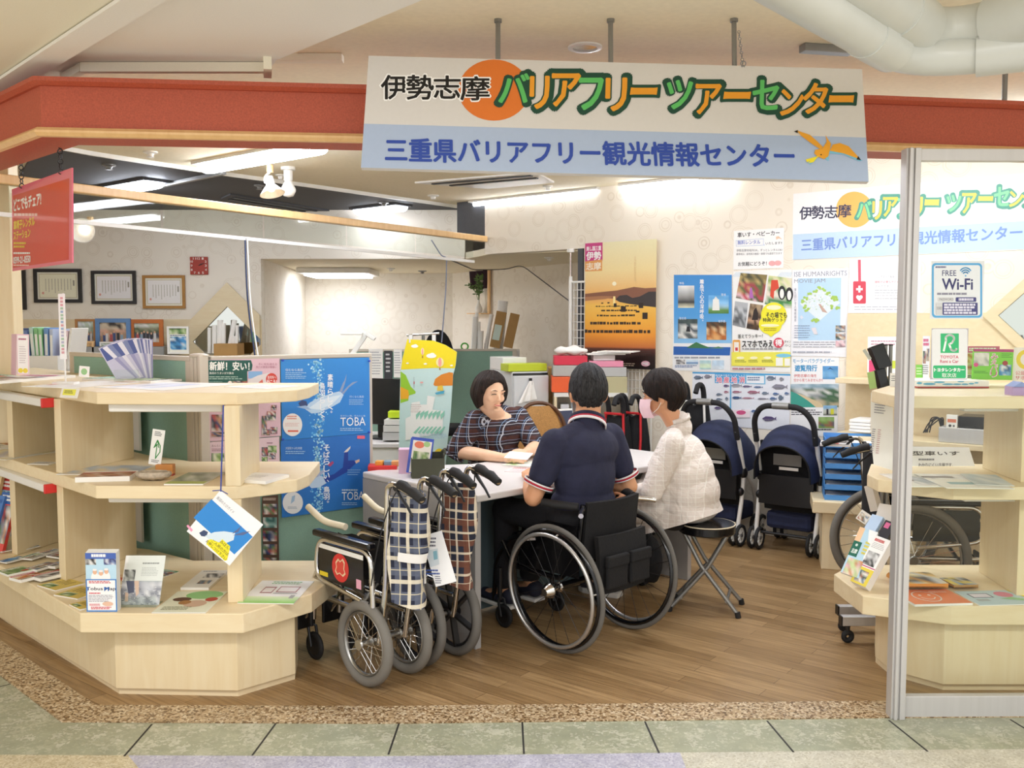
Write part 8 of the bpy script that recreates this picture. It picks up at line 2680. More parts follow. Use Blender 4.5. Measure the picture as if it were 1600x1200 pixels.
# leaflet hanging on a blue string
t = thing('hanging_leaflet', 'white and blue sample leaflet hanging cornerwise on a blue string at the shelf post', 'leaflet', tuple(P(345, 770, 3.60)))
q = [P(344, 766, 3.60), P(411, 820, 3.60), P(284, 824, 3.60)]
s = Sheet(q[0], q[1], q[2], bg='#f6f6f8', thick=.003)
s.z = (0, 600, 4)
s.poly([(1322, 720), (1580, 955), (1465, 1065), (1210, 835)], '#2f8ad8'); 
s.poly([(1245, 930), (1275, 912), (1300, 925), (1290, 955), (1258, 950)], '#3a4a70'); s.poly([(1280, 950), (1340, 925), (1400, 920), (1470, 930), (1460, 975), (1400, 1000), (1330, 990)], '#d8e8f4'); s.poly([(1450, 935), (1500, 895), (1510, 882), (1490, 925)], '#5a6a98'); s.poly([(1455, 945), (1520, 925), (1565, 920), (1520, 945)], '#5a6a98')
s.poly([(1370, 990), (1390, 970), (1440, 1015), (1420, 1100), (1405, 1105), (1290, 1000), (1300, 975), (1320, 970)], '#f2e62a')
def diag(s, t_, a, b, h, col):
 """lettering along a slanted baseline from a to b"""
 A, B = Vector(s.at(*a)), Vector(s.at(*b)); vs, fs = text_geo(t_)
 e = (B - A); n_ = Vector((-e.y, e.x)).normalized() * h
 x0, x1 = min(p[0] for p in vs), max(p[0] for p in vs); y0, y1 = min(p[1] for p in vs), max(p[1] for p in vs); z = s.lay()
 s.mb.add([tuple(A + e * ((p[0] - x0) / (x1 - x0)) + n_ * ((p[1] - y0) / (y1 - y0))) + (z,) for p in vs], fs, s.m, col)
diag(s, '鳥羽のたびガイド', (1350, 715), (1455, 812), .014, '#9a9aa0')
diag(s, 'みほん', (1372, 990), (1424, 1036), .014, '#3a3a2a'); diag(s, 'ご入用の方は', (1320, 985), (1420, 1075), .014, '#3a3a2a'); diag(s, 'お申しつけ下さい', (1284, 985), (1406, 1104), .014, '#3a3a2a')
s.poly([(1166, 886), (1176, 878), (1206, 912), (1196, 924)], '#f0a0c0')
s.build('leaflet_sheet', parent=t)
mat('string_blue', '#3a4a98', .7)
mb = MB(Matrix.Translation(-t.location)); a = P(349, 633, 3.66); mb.tube([a, P(347, 700, 3.63), P(345, 768, 3.60)], .003, 'string_blue', 6); mb.tube([P(345, 766, 3.60), P(332, 767, 3.60)], .002, 'string_blue', 5); mb.tube([P(345, 766, 3.60), P(356, 772, 3.60)], .002, 'string_blue', 5); mb.build('string', t)
Z_ = ZB
CELLS = [((0, 862), (38, 854), (-22, 868), 'violet and pink'), ((22, 858), (52, 851), (8, 866), 'pink'), ((-8, 876), (25, 868), (-25, 888), 'pale beige'), ((28, 872), (60, 862), (18, 884), 'cream and blue'), ((58, 864), (84, 857), (52, 871), 'green and white'), ((72, 868), (95, 862), (66, 878), 'yellow'), ((-4, 892), (36, 884), (-22, 905), 'gold and white'), ((40, 888), (74, 878), (32, 898), 'grey sea view'), ((70, 884), (94, 876), (64, 893), 'blue and orange'), ((14, 902), (52, 893), (2, 914), 'red and black'), ((48, 900), (92, 890), (40, 910), 'brown food')]
for k, (a, b, c, w) in enumerate(CELLS):
 L(a, b, c, ZB + .012, w + ' leaflet in the row of overlapping leaflets on the low left shelf, cover ' + ['with a mountain', 'with pink band', 'with a person', 'with blue water', 'with a green field', 'with yellow edge', 'with a gold dish', 'with a harbour', 'with a flag', 'with a red title', 'with a meal'][k] if False else w + ' leaflet in the overlapping rows on the low left shelf', 30 + k, .003 + .0011 * k)
for k, (a, b, c, w) in enumerate((((58, 914), (104, 903), (76, 925), 'cream and olive'), ((84, 929), (126, 916), (104, 941), 'bright yellow'), ((108, 944), (135, 938), (122, 953), 'pale yellow'))):
 L(a, b, c, ZB, w + ' leaflet along the slanted front edge of the low shelf', 50 + k, .005, (lambda s: (s.rect(0, 0, 1, 1, '#d8c060' if True else ''), s.photo(.05, .1, .4, .6, PALS['green'], 4, 4, 3), s.lines(.5, .2, .95, .8, 4, '#8a7840', .4))))
# bus map leaflets in a rack, monochrome leaflet in a clear stand
zd = G(155, 956, ZB).y
def busmap(s):
 s.rect(0, 0, 1, .5, '#bfe0f4'); s.rect(0, 0, 1, .1, '#4a68b8'); s.lines(.2, .02, .8, .08, 1, '#ffffff', .8); s.photo(.0, .1, .35, .2, PALS['grey'], 4, 2, 3); s.photo(.6, .1, 1, .2, ['#3a3a78', '#8aa0c8', '#e0e4f0'], 4, 2, 4)
 for x, y in ((.3, .32), (.5, .34), (.68, .31)):
  s.oval(x, y + .1, .13, .1, '#f6f6f6', 14); s.oval(x, y, .07, .045, '#e8b898', 12); s.oval(x, y - .035, .075, .02, '#f4f0f0', 10)
 s.rect(0, .44, 1, 1, '#4a86cc'); s.rect(.04, .46, .96, .97, '#f8f8fa'); s.lines(.1, .47, .9, .52, 2, '#c83a4a', .6)
 s.text('Tobus Map', .02, .575, .97, .645, '#3a3a48', .02); s.text('T', .02, .575, .1, .64, '#2a6ac0', .03); s.text('M', .6, .575, .74, .64, '#2a6ac0', .03)
 s.lines(.1, .67, .5, .69, 1, '#d84a5a', .9); s.lines(.08, .71, .9, .84, 5, '#8a8a9a', .35); s.oval(.7, .86, .18, .04, '#e8c0a8', 12); s.lines(.1, .86, .45, .9, 2, '#d84a5a', .5); s.lines(.15, .91, .9, .96, 2, '#d85a6a', .6)
for k in range(6):
 standing((133 + k * 1.0, 864 - k * 1.2), (181 + k * 1.0, 864 - k * 1.2), (131 + k, 956), zd + .004 + .006 * k, 'map_leaflet', 'front bus map leaflet in the small stack at the shelf corner' if k == 0 else 'bus map leaflet behind the front one in the small stack at the shelf corner', 'leaflet', busmap if k == 0 else None, '#f0eee8', .003, 'bus map leaflets')
t = thing('leaflet_stand', 'clear acrylic stand holding the black and white leaflet on the low shelf', 'leaflet stand', tuple(G(222, 946, ZB)))
yb = t.location.y
mb = MB(Matrix.Translation(-t.location))
a, b = P(183, 946, yb), P(248, 946, yb)
mb.box((a.x, yb - .03, ZB + .001), (b.x, yb - .027, ZB + .045), 'glass_clear'); mb.box((a.x, yb - .03, ZB + .001), (b.x, yb + .05, ZB + .003), 'glass_clear')
mb.build('lip', t)
mb = MB(Matrix.Translation(-t.location)); mb.add([(a.x, yb + .012, ZB + .002), (b.x, yb + .012, ZB + .002), (b.x + .02, yb + .085, ZB + .19), (a.x + .02, yb + .085, ZB + .19)], [(0, 1, 2, 3)], 'glass_clear'); mb.build('back', t)
def mono(s):
 s.rect(0, 0, 1, .5, '#fbfbfa'); s.photo(0, .5, 1, 1, ['#a8acb8', '#d0d4dc', '#8a8e9a', '#c0c4cc', '#e4e6ea'], 9, 6, 7); s.photo(.02, .28, .3, .5, PALS['grey'], 4, 4, 5)
 rr = random.Random(3)
 for k in range(60):
  x, y = rr.uniform(.05, .95), rr.uniform(.62, .98); s.line([(x, y), (x + rr.uniform(-.08, .08), y + rr.uniform(-.02, .02))], .0015, rr.choice(['#3a3e4a', '#6a6e7a', '#f4f4f8'])); s.k -= 1
 s.k += 1
 s.poly([(.1, .5), (.3, .5), (.34, .72), (.2, .75)], '#5a6078'); s.poly([(.3, .5), (.42, .5), (.46, .75), (.4, .8)], '#e0c4b0'); s.poly([(.12, .72), (.2, .74), (.22, .9), (.14, .9)], '#e0c4b0')
 s.lines(.45, .14, .92, .2, 1, '#b0b0b0', .5); s.lines(.45, .24, .9, .42, 6, '#c0c0c0', .25)
s = Sheet(P(197, 868, yb + .09), P(259, 868, yb + .09), P(184, 948, yb + .003), bg='#f6f6f4', thick=.002); s.z = None; mono(s); s.build('leaflet', 'white leaflet with a black and white beach picture in the clear stand', 'leaflet')
L((186, 898), (240, 896), (178, 914), ZB, 'dark photo leaflet lying behind the clear stand', 61, .004, lambda s: s.photo(0, 0, 1, 1, PALS['food'], 6, 5, 4))
L((258, 890), (280, 893), (255, 902), ZB, 'dark and yellow leaflet near the green divider', 62, .003)
L((316, 891), (357, 891), (295, 918), ZB, 'white magazine with two photos left of the post', 63, .012, lambda s: (s.photo(.35, .2, 1, .45, PALS['grey'], 6, 2, 3), s.photo(.4, .6, .85, .8, PALS['town'], 5, 2, 4), s.lines(.1, .05, .8, .12, 1, '#a0a0a8', .6)))
def greenleaf(s):
 s.rect(0, 0, 1, 1, '#eef0d8'); s.oval(.62, .18, .36, .2, '#9ad08a', 20); s.oval(.28, .4, .18, .1, '#6a4a3a', 14); s.oval(.62, .6, .22, .16, '#d8b8a0', 14); s.oval(.4, .55, .12, .1, '#b08050', 12); s.oval(.85, .4, .12, .1, '#c0503a', 12); s.lines(.1, .75, .7, .92, 3, '#8a8a6a', .4)
L((278, 924), (356, 924), (252, 957), ZB, 'pale green leaflet with round food pictures at the front of the low shelf', 64, .004, greenleaf)
def tabletleaf(s):
 s.rect(0, 0, 1, 1, '#f8f8f6'); s.rect(0, .72, 1, 1, '#e8f4d0', '#8ace5a'); s.lines(.25, .05, .8, .2, 2, '#7ab87a', .5); s.rect(.2, .3, .42, .58, '#a86a70'); s.rect(.22, .34, .40, .54, '#f4f0f0'); s.rect(.48, .28, .86, .54, '#a86a70'); s.rect(.5, .31, .84, .51, '#f4f0f0'); s.rect(.46, .58, .9, .6, '#8a8a90'); s.rect(.82, .66, .9, .8, '#b0b0b0')
L((410, 907), (491, 908), (384, 942), ZB, 'white and green leaflet with two screens at the right end of the low shelf', 65, .004, tabletleaf)
# brochure rack in the lower left bin
for k, (x0, x1, y0, y1, c, w) in enumerate(((-20, 3, 742, 845, '#f0d8a0', 'pale orange'), (6, 24, 746, 842, '#7ab0d8', 'blue and yellow'), (22, 40, 750, 838, '#f0ece8', 'white'), (-12, 8, 772, 858, '#4a7ac0', 'bright blue'), (4, 26, 768, 862, '#d84a40', 'red topped'))):
 dd_ = 4.75 - (k // 3) * .12
 standing((x0, y0), (x1, y0 + 3), (x0 - 8, y1), dd_, 'brochure', w + ' brochure in the dark rack in the lower left bin', 'brochure', 'cover', c, .02, 'brochures in the lower left rack', 70 + k, dd_ - .03, dd_ - .10)
t = thing('brochure_rack', 'dark clear brochure rack in the lower left bin', 'rack', tuple(G(15, 868, ZB)))
mb = MB(Matrix.Translation(-t.location)); a = P(-20, 860, 4.55); b = P(34, 850, 4.55)
mb.box((a.x, 4.55, ZB + .001), (b.x, 4.553, ZB + .10), 'glass_clear'); mb.bar(Vector((b.x, 4.60, ZB + .002)), P(40, 752, 4.85), .006, .10, 'black_gloss'); mb.build('body', t)
# --- goods on the right shelf
GR = 'leaflets on the right brochure shelf'
def R_(tl, tr, bl, z, label, th=.004, draw='cover', seed=1, bg='#f2f0ea', name='leaflet'):
 return lying(tl, tr, bl, z, th, name, label, 'leaflet', draw, bg, GR, seed)
def smile(s):
 s.rect(0, 0, 1, 1, '#ee8a5c'); s.lines(.6, .15, .95, .3, 2, '#f8d8c8', .5)
 p = [(.42 + .22 * cos(2 * pi * k / 20), .5 + .34 * sin(2 * pi * k / 20)) for k in range(21)]
 s.line(p, .006, '#fbeee6'); s.oval(.34, .42, .025, .05, '#fbeee6', 8); s.oval(.5, .42, .025, .05, '#fbeee6', 8); s.line([(.3, .58), (.36, .68), (.42, .7), (.48, .68), (.54, .58)], .005, '#fbeee6')
R_((1392, 922), (1478, 920), (1402, 945), ZB, 'orange magazine with a white smiling face on the low right shelf', .010, smile)
for k in range(4):
 lying((1385 + k, 897 - k), (1452, 897 - k), (1376 + k, 915 - k), ZB + .012 * k, .0115, 'magazine', ['bottom', 'second', 'third', 'top'][k] + ' yellow magazine of the pile behind the glass door frame', 'magazine', (lambda s: s.photo(0, 0, 1, 1, ['#e8c070', '#f0e0b0', '#c8903a', '#4a4a50', '#d8d8d8'], 6, 4, 3)) if k == 3 else None, '#d8923c', GR)
for k in range(3):
 lying((1468, 905 - k), (1505, 904 - k), (1466, 917 - k), ZB + .009 * k, .0085, 'magazine', ['bottom', 'middle', 'top'][k] + ' magazine of the low pile left of the right post', 'magazine', (lambda s: s.photo(0, 0, 1, 1, ['#3a3a44', '#e8d050', '#8ab0d8', '#c8c8c8'], 6, 3, 5)) if k == 2 else None, '#b88a50', GR)
def skyleaf(s):
 s.rect(0, 0, 1, 1, '#c4dce4'); s.rect(.12, .2, .45, .5, '#3a3a58'); s.rect(.14, .23, .43, .47, '#e8e4f0'); s.oval(.68, .3, .14, .2, '#e08aa0', 14); s.rect(.1, .6, .3, .75, '#b0bcc0'); s.poly([(.5, .6), (.7, .5), (.95, .7), (.8, .75)], '#9ad09a'); s.poly([(.85, 0), (.95, 0), (1, .6), (.95, .7)], '#f0e040')
R_((1490, 924), (1585, 922), (1512, 946), ZB, 'pale blue leaflet with a tablet picture at the front of the low right shelf', .004, skyleaf)
# leaflet racks at the left end
def rackset(items, grp, dd_):
 for k, (tl, tr, bl, d, d2, db, th, w, colr, drw) in enumerate(items):
  standing(tl, tr, bl, d, 'brochure', w, 'brochure', drw, colr, th, grp, 80 + k, d2, db)
def garden(s):
 s.rect(0, 0, 1, 1, '#bcdcf0'); s.rect(0, 0, .3, .3, '#f0c8a0'); s.rect(0, .3, .45, .62, '#1f6a58'); s.text('志摩', .08, .46, .38, .56, '#e8f0ec', .02); s.oval(.22, .38, .07, .03, '#d8e8e0', 8); s.photo(.1, .66, .9, 1, ['#e8b8c0', '#c8d8a0', '#f0e0d0', '#d89a70'], 5, 4, 5); s.lines(.6, .25, .9, .55, 4, '#e8d85a', .6); s.poly([(.5, .0), (1, .0), (1, .3), (.7, .25)], '#f4f8fa')
def whitey(s):
 s.rect(0, 0, 1, 1, '#f8f6f4'); s.lines(.1, .05, .8, .12, 1, '#c85050', .8); s.lines(.1, .14, .9, .26, 4, '#a0a0a0', .3); s.photo(.1, .32, .85, .6, PALS['grey'], 5, 5, 8); s.rect(0, .62, 1, .64, '#c85080'); s.rect(0, .66, 1, 1, '#e8d24a'); s.photo(.15, .72, .8, .96, PALS['town'], 4, 4, 9)
rackset([((1344, 823), (1372, 832), (1317, 895), 4.02, 3.97, 3.93, .015, 'brochure with a dark green panel in the front rack at the right shelf end', '#f4f4f0', garden), ((1368, 836), (1392, 845), (1346, 915), 3.96, 3.90, 3.86, .05, 'thick white and yellow brochure pile in the front rack at the right shelf end', '#f4f0ee', whitey),
   ((1363, 803), (1380, 808), (1356, 828), 4.10, 4.05, 4.06, .02, 'pale blue brochure in the back rack at the right shelf end', '#b8d0ec', None), ((1374, 786), (1398, 790), (1366, 822), 4.16, 4.12, 4.10, .03, 'white brochure pile in the back rack at the right shelf end', '#f0ece6', None), ((1384, 812), (1400, 818), (1376, 842), 4.04, 4.0, 4.0, .02, 'black brochure with a pink sign in the back rack', '#2c2c34', lambda s: s.rect(.15, .1, .6, .4, '#e070a0')), ((1347, 796), (1362, 806), (1352, 820), 4.14, 4.10, 4.10, .012, 'open newspaper-like brochure leaning at the back rack', '#e4e0d8', lambda s: s.photo(.1, .2, .9, .9, PALS['town'], 4, 4, 1)), ((1350, 760), (1362, 758), (1358, 800), 4.22, 4.18, 4.2, .03, 'striped pile of leaflets standing upright behind the back rack', '#d8d0c4', None)], GR, 4)
# middle right shelf: large sheets and the notice
R_((1374, 740), (1440, 740), (1400, 760), ZM, 'large map sheet at the left end of the middle right shelf', .004, lambda s: (s.photo(.3, .2, 1, .9, ['#e0dcd8', '#c8c8d0', '#f0ece8', '#a8b0b8'], 6, 4, 3), s.rect(.1, .5, .4, .6, '#6a5a58')))
R_((1428, 740), (1525, 741), (1445, 762), ZM + .005, 'large sheet with a teal strip on the middle right shelf', .003, lambda s: (s.photo(.1, .05, .9, .4, ['#e8e8e8', '#d0d0d4', '#f4f4f4'], 5, 3, 4), s.rect(.2, .6, .7, .75, '#8ab4bc'), s.rect(0, .2, .5, .3, '#6a6060')))
R_((1500, 740), (1556, 742), (1532, 757), ZM + .009, 'grey-blue map leaflet before the right post', .003, lambda s: s.photo(0, 0, 1, 1, ['#c8d4dc', '#b0c0c8', '#e0e4e4'], 5, 4, 5))
s = Sheet(P(1398, 697, 4.3), P(1514, 699, 4.3), P(1380, 733, 4.22), bg='#f8f8f8', thick=.002)
s.z = (1420, 560, 6)
s.text('大型車いす', -80, 870, 475, 910, '#4a4a4e', .02); s.lines(90, 940, 240, 960, 1, '#8a8a90', .8); s.text('わかりにくい方用です。', 90, 980, 415, 1022, '#5a5a60', .01)
s.build('notice', 'white notice sheet with black lettering leaning on the middle right shelf', 'notice')
# on the top right shelf
def dots(s):
 s.rect(0, 0, 1, 1, '#f2f2f0')
 for k, (x, y, rx, ry) in enumerate(((.02, .4, .04, .2), (.16, .55, .09, .2), (.3, .25, .08, .16), (.42, .6, .08, .15), (.55, .6, .06, .14), (.66, .6, .05, .14), (.75, .5, .04, .14), (.6, .15, .05, .1), (.82, .35, .03, .12))):
  s.oval(x, y, rx, ry, '#5ab4dc', 16)
t = thing('gift_box', 'white box with blue drops and a red base behind the car rental sticker', 'box', tuple(G(1490, 617, ZT)))
a, b = P(1434, 617, 4.0), P(1545, 617, 4.0); hh = P(1434, 595, 4.0).z - ZT
mb = MB(Matrix.Translation(-t.location)); mb.box((a.x, 4.0, ZT + .001), (b.x, 4.22, ZT + .008), 'clock_red'); mb.build('base', t)
mb = MB(Matrix.Translation(-t.location)); mb.box((a.x, 4.002, ZT + .008), (b.x, 4.22, ZT + hh), 'paper_white'); mb.build('body', t)
s = Sheet((a.x, 4.0015, ZT + hh), (b.x, 4.0015, ZT + hh), (a.x, 4.0015, ZT + .008), nobase=True); s.z = None; dots(s); s.build('front_print', parent=t)
def miepari(s):
 s.rect(0, 0, 1, 1, '#7fd63c'); s.rect(0, 0, 1, .09, '#b03a7a'); s.photo(.02, .12, .4, .55, ['#d8d8d4', '#a8b0a8', '#e8e8e4'], 5, 4, 3); s.oval(.08, .52, .06, .07, '#d84a8a', 12); s.vtext('みえパリ', .44, .14, .62, .92, '#fbe8f4', .05); s.vtext('みえパリ', .45, .15, .61, .91, '#c84a8a', .0)
 s.photo(.66, .5, .96, .85, PALS['sea'], 4, 4, 5); s.oval(.8, .45, .07, .08, '#a83a3a', 12); s.lines(.04, .72, .4, .82, 2, '#4a8a2a', .4); s.lines(.7, .14, .96, .3, 3, '#5aa02a', .4)
standing((1521, 545), (1584, 546), (1521, 593), 4.12, 'booklet', 'bright green booklet with pink vertical title standing on the top right shelf', 'booklet', miepari, '#7fd63c', .006)
standing((1586, 543), (1640, 544), (1584, 595), 4.14, 'booklet', 'white booklet with a yellow ring at the right edge of the top shelf', 'booklet', lambda s: (s.rect(0, 0, 1, 1, '#f6f0f0'), s.oval(.35, .35, .3, .3, '#f0d838', 20), s.oval(.35, .35, .18, .18, '#f6f0f0', 20), s.text('公認', .05, .7, .35, .82, '#d84a5a'), s.text('サポ', .05, .84, .35, .96, '#d84a5a')), '#f6f0f0', .006)
standing((1510, 541), (1562, 541), (1510, 592), 4.2, 'booklet', 'white booklet half hidden behind the green booklet', 'booklet', 'cover', '#f2f2f0', .006, None, 4)
t = thing('paper_house', 'small lilac paper house at the right end of the top right shelf', 'ornament', tuple(G(1594, 618, ZT)))
mat('lilac', '#b89ac8', .7); mat('roof_blue', '#8a9ad0', .7)
mb = MB(); mb.box((-.03, 0, 0), (.05, .06, .035), 'lilac'); mb.build('walls', t)
mb = MB(); mb.prism([(-.032, .035), (.0, .055), (.032, .035)], -.01, .055, 'roof_blue'); mb.v = [Vector((p.x, p.z, p.y)) for p in mb.v]; mb.build('roof', t)
WSW = lambda px, py: RW(px, py) + WN * .17
def wstand(tl, tr, bl, label, draw, bg, seed=0):
 q = [PLN(p[0], p[1], WA + WN * .15, WN) for p in (tl, tr, bl)]
 s = Sheet(*q, bg=bg, thick=.006); s.z = None
 if draw == 'cover':
  cover(s, random.Random(seed))
 else:
  draw(s)
 s.build('booklet', label, 'booklet', 'booklets on the wall shelf')
wstand((1356, 526), (1408, 526), (1344, 587), 'white booklet with small pictures on the wall shelf left of the door frame', lambda s: (s.photo(.1, .4, .5, .95, PALS['folk'], 4, 5, 3), s.lines(.1, .1, .9, .25, 2, '#d0a0b0', .4), s.oval(.8, .7, .12, .1, '#c8d84a'), s.rect(.05, .6, .3, .9, '#d84a7a')), '#f8f6f2')
wstand((1405, 542), (1416, 542), (1400, 582), 'blue booklet on the wall shelf beside the door frame', lambda s: s.lines(.1, .4, .9, .6, 2, '#f0f0f4', .4), '#3a56b0')
wstand((1442, 525), (1453, 525), (1438, 590), 'pale striped booklet on the wall shelf behind the sticker', 'cover', '#e8e8f0', 5)
wstand((1431, 570), (1442, 570), (1429, 592), 'green booklet on the wall shelf right of the door frame', lambda s: s.lines(.1, .2, .9, .8, 3, '#d8f0c0', .4), '#7ac84a')
# black card rack and hanging price list
t = thing('card_rack', 'black card rack on a grey pole stand left of the glass door frame', 'rack', tuple(XY(P(1386, 1000, 4.35))))
M = Matrix.Translation(-t.location)
for x in (1384, 1392):
 a = P(x, 540, 4.35); mb = MB(M); mb.cyl((a.x, a.y, .06), (a.x, a.y, a.z), .009, 'grey_metal', 8); mb.cyl((a.x, a.y, a.z), (a.x, a.y, a.z + .006), .011, 'black_plastic', 8); mb.build('pole', t, smooth=40)
for tl, y2 in (((1360, 540), 575), ((1368, 577), 612)):
 q = P(tl[0], tl[1], 4.30); w = P(1384, tl[1], 4.30).x - q.x; z0 = P(tl[0], y2, 4.3).z
 mb = MB(M); mb.bar(Vector((q.x + w * .3, 4.30, q.z)), Vector((q.x + w * .8, 4.28, z0)), .05, w * .9, 'black_gloss', up=(1, 0, 0)); mb.build('pocket', t, bevel=.004)
for y, d in ((983, 4.46), (1005, 4.3)):
 a, b = P(1308 if y < 1000 else 1313, y - 5, d), P(1400, y - 2, d); a.z = b.z = .11
 mb = MB(M); mb.bar(a, b, .04, .045, 'alu'); f = mb.build('foot', t, bevel=.003)
 mb = MB(M); mb.bar(a - Vector((.004, 0, 0)), a + Vector((.002, 0, 0)), .042, .047, 'black_plastic'); mb.build('end_cap', f)
 mb = MB(M); c = a + Vector((.035, 0, 0)); mb.torus((c.x, c.y, .032), (0, 1, 0), .019, .013, 'black_rubber', 18, 8); mb.cyl((c.x, c.y, .05), (c.x, c.y, .095), .010, 'black_plastic', 8); mb.build('caster', f, smooth=50)
standing((1352, 545), (1362, 560), (1366, 575), 4.22, 'leaflet', 'pale leaflet fanned out from the black card rack', 'leaflet', None, '#b8bcb0', .003)
standing((1355, 582), (1366, 580), (1370, 606), 4.22, 'leaflet', 'green leaflet in the lower pocket of the black card rack', 'leaflet', None, '#a8c87a', .003)
standing((1391, 583), (1411, 583), (1388, 611), 4.1, 'card', 'small white card with a green edge in front of the card rack', 'card', lambda s: (s.rect(0, .85, 1, 1, '#a8d8b0'), s.lines(.1, .15, .9, .5, 3, '#70707a', .4)), '#f4f4f2')
q = [P(1361, 613, 4.05), P(1396, 617, 4.05), P(1361, 726, 4.02)]
mb = MB()
ex, ey = q[1] - q[0], q[2] - q[0]
mb.grid(lambda u, v: q[0] + ex * u + ey * (v * (1 + .06 * u)) + Vector((0, .01 * sin(v * 3), 0)) + Vector((.012 * v * v, 0, 0)), 6, 12, 'paper_white', .001)
t = thing('price_sheet', 'long white printed sheet hanging from the left end of the top right shelf', 'paper', tuple(q[2]))
mb.v = [p - t.location for p in mb.v]; mb.build('sheet', t, smooth=60)
s = Sheet(q[0] + Vector((0, -.006, 0)), q[1] + Vector((0, -.006, 0)), q[2] + Vector((0, -.006, 0)), nobase=True); s.z = None
s.lines(.2, .12, .7, .3, 5, '#8a8a94', .35); s.lines(.2, .5, .35, .85, 12, '#8a8a94', .4); s.lines(.45, .5, .6, .85, 12, '#c08a90', .4); s.build('print', parent=t)
# recorder, black box, cables on the wall shelf
def wbox(px0, px1, py0, py1, off, dep, m, name, label, cat, zb=None):
 o = WA + WN * (.025 + off)
 a, b, top = PLN(px0, py1, o, WN), PLN(px1, py1, o, WN), PLN(px0, py0, o, WN).z
 z0 = a.z if zb is None else zb
 p = [a, b, b + BK * dep, a + BK * dep]
 mb = MB(); mb.prism([(k.x, k.y) for k in p], z0, top, m)
 return tag(mb.build(name, bevel=.004), label, cat)
wbox(1466, 1545, 667, 684, .31, .26, 'alu', 'video_recorder', 'silver video recorder on the wall shelf behind the glass', 'recorder', WSZ2 + .001)
wbox(1495, 1545, 650, 667, .29, .2, 'black_gloss', 'set_top_box', 'black set-top box on the silver recorder', 'electronics')
s_ = PLN(1479, 648, WA + WN * .335, WN); 
q = [PLN(*p, WA + WN * .335, WN) for p in ((1479, 648), (1496, 649), (1479, 669))]
s = Sheet(*q, bg='#f0eee8', thick=.03); s.z = None; s.rect(.1, .3, .9, .55, '#d87a5a'); s.oval(.35, .8, .14, .1, '#3a3a3a'); s.oval(.7, .8, .1, .08, '#6a6a6a'); s.build('small_box', 'small white box with a red mark on the silver recorder', 'box')
o = WA + WN * .22
mb = MB(); rr = random.Random(8)
for k in range(5):
 pts = [PLN(1440 + rr.uniform(0, 12), 676, o, WN), PLN(1452 + k * 3, 655 + rr.uniform(-4, 4), o, WN), PLN(1466 + k * 2, 650 + rr.uniform(0, 6), o, WN), PLN(1470 + k, 668, o, WN)]
 mb.tube(rounded(pts, .2, 6), .004, 'black_plastic', 6)
tag(mb.build('cable', smooth=60), 'tangle of black cables beside the silver recorder', 'cable')
for k in range(4):
 wbox(1326 + k % 2, 1360, 670 - k * 5, 674.5 - k * 5, .30, .22, 'paper_white', 'paper_pile', 'layer of the grey-white paper pile at the left end of the wall shelf', 'papers').__setitem__('group', 'paper pile on the wall shelf')
# blue trays on the bench
mat('tray_blue', '#4f8fd2', .45)
t0 = c0_ = None
tb = XY(G(1281, 783, bz_)) + dd * .03 + nn * .05
for k in range(6):
 t = thing('letter_tray', ['lowest', 'second', 'third', 'fourth', 'fifth', 'topmost'][k] + ' blue letter tray of the stack on the maple bench, counted from below', 'tray', (tb.x, tb.y, bz_ + .001 + k * .066), atan2(dd.y, dd.x), 'stacked blue letter trays')
 mb = MB()
 mb.grid(lambda u, v: Vector((.30 * u, .25 * v, .012 + .022 * (2 * u - 1) ** 2 * 0 + .006 * sin(v * 3))), 6, 4, 'tray_blue', .004)
 mb.box((0, .0, 0), (.30, .004, .032), 'tray_blue'); mb.box((.296, 0, 0), (.30, .25, .064), 'tray_blue'); mb.box((0, .246, 0), (.30, .25, .064), 'tray_blue'); mb.box((0, .06, 0), (.004, .25, .05), 'tray_blue')
 mb.build('tray', t)
 s = Sheet((tb.x, tb.y, 0), (tb.x + 1, tb.y, 0), (tb.x, tb.y - 1, 0), nobase=True)
 mb = MB(Matrix.Translation(t.location) @ Matrix.Rotation(atan2(dd.y, dd.x), 4, 'Z')); mb.box((.012, .012, .019), (.28, .2, .025), 'paper_white')
 tag(mb.build('paper_pile'), 'white papers in the ' + ['lowest', 'second', 'third', 'fourth', 'fifth', 'topmost'][k] + ' blue tray', 'papers', 'papers in the blue trays')
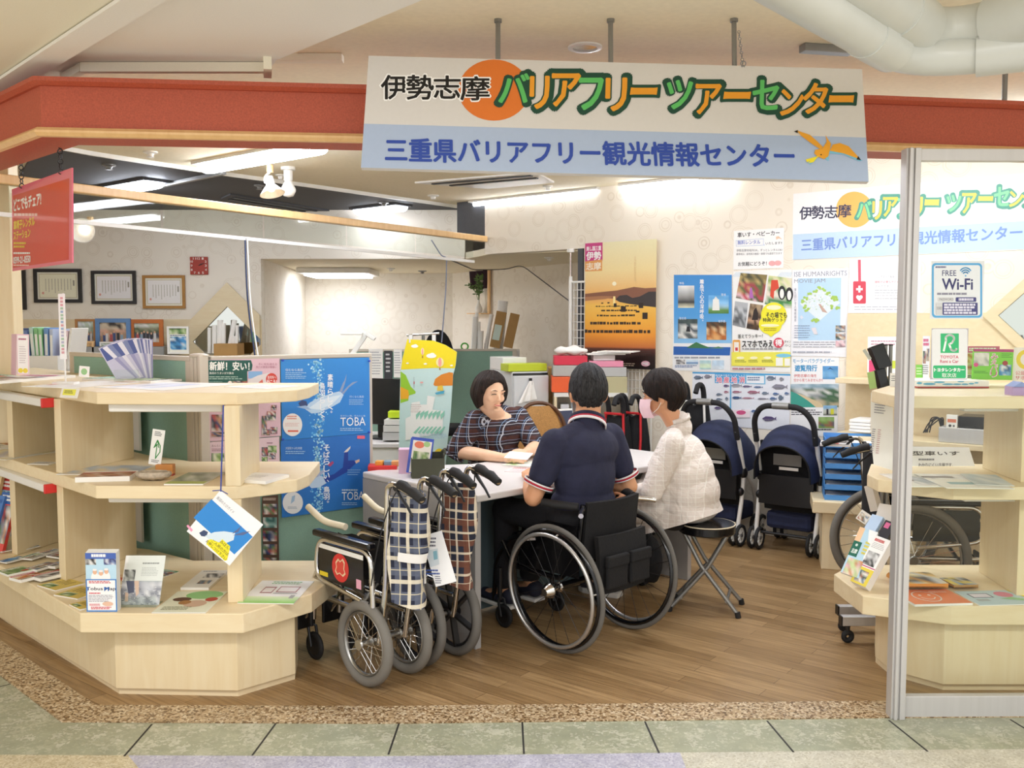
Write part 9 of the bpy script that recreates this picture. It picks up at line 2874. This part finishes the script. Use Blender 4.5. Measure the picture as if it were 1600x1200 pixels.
s = Sheet(G(1283, 688, bz_ + .41), G(1330, 690, bz_ + .41), G(1290, 694, bz_ + .41), bg='#e4e0e0', thick=.012); s.z = None; s.rect(.1, .2, .6, .9, '#c84a50'); s.rect(.6, .1, .95, .5, '#3a3a44'); s.build('leaflet', 'red and black leaflet on top of the blue trays', 'leaflet')
# --- white tubes of the mall ceiling, rods
def bigtube(pts, r, label, sleeve):
 t = thing('white_tube', label, 'ceiling tube', tuple(pts[1]))
 M = Matrix.Translation(-t.location)
 a, b, c = pts
 for p, q in ((a, b), (c, b)):
  dv = (p - b).normalized()
  mb = MB(M); mb.tube([p, b + dv * .22], r, 'tube_grey', 28); mb.build('tube', t, smooth=40)
  mb = MB(M); mb.tube([b + dv * .36, b + dv * .17], r * 1.06, 'tube_grey', 28); mb.build('sleeve', t, smooth=40)
 mb = MB(M); mb.tube(bez(b + (a - b).normalized() * .20, b, b + (c - b).normalized() * .20, 8), r * .9, 'tube_grey', 24); mb.build('elbow', t, smooth=60)
bigtube([G(1190, -45, 2.30), G(1425, 98, 2.30), G(1720, 62, 2.30)], .058, 'lower white ceiling tube with an elbow at the upper right corner', 1)
bigtube([G(1300, -60, 2.38), G(1462, 62, 2.38), G(1760, -20, 2.38)], .074, 'upper thick white ceiling tube with an elbow at the upper right corner', 1)
for px, y0, y1, lb in ((1569, 108, 158, 'thin ceiling rod above the right end of the red beam'),):
 b = P(px, y1, F3.y + .05); mb = MB(); mb.cyl(b - Vector((0, 0, .03)), (b.x, b.y, CEIL), .011, 'grey_metal', 10); tag(mb.build('hanger_rod', smooth=40), lb, 'rod')
for a, b, lb in (((418, 91), (536, 91), 'flat cream ceiling channel left of the big hanging sign'), ((1253, 75), (1330, 80), 'flat grey ceiling fitting right of the big hanging sign')):
 p, q = G(*a, CEIL - .015), G(*b, CEIL - .015); mb = MB(); mb.bar(p, q, .05, .03, 'soffit_cream' if a[0] < 900 else 'grey_metal'); tag(mb.build('ceiling_channel', bevel=.003), lb, 'ceiling fitting')
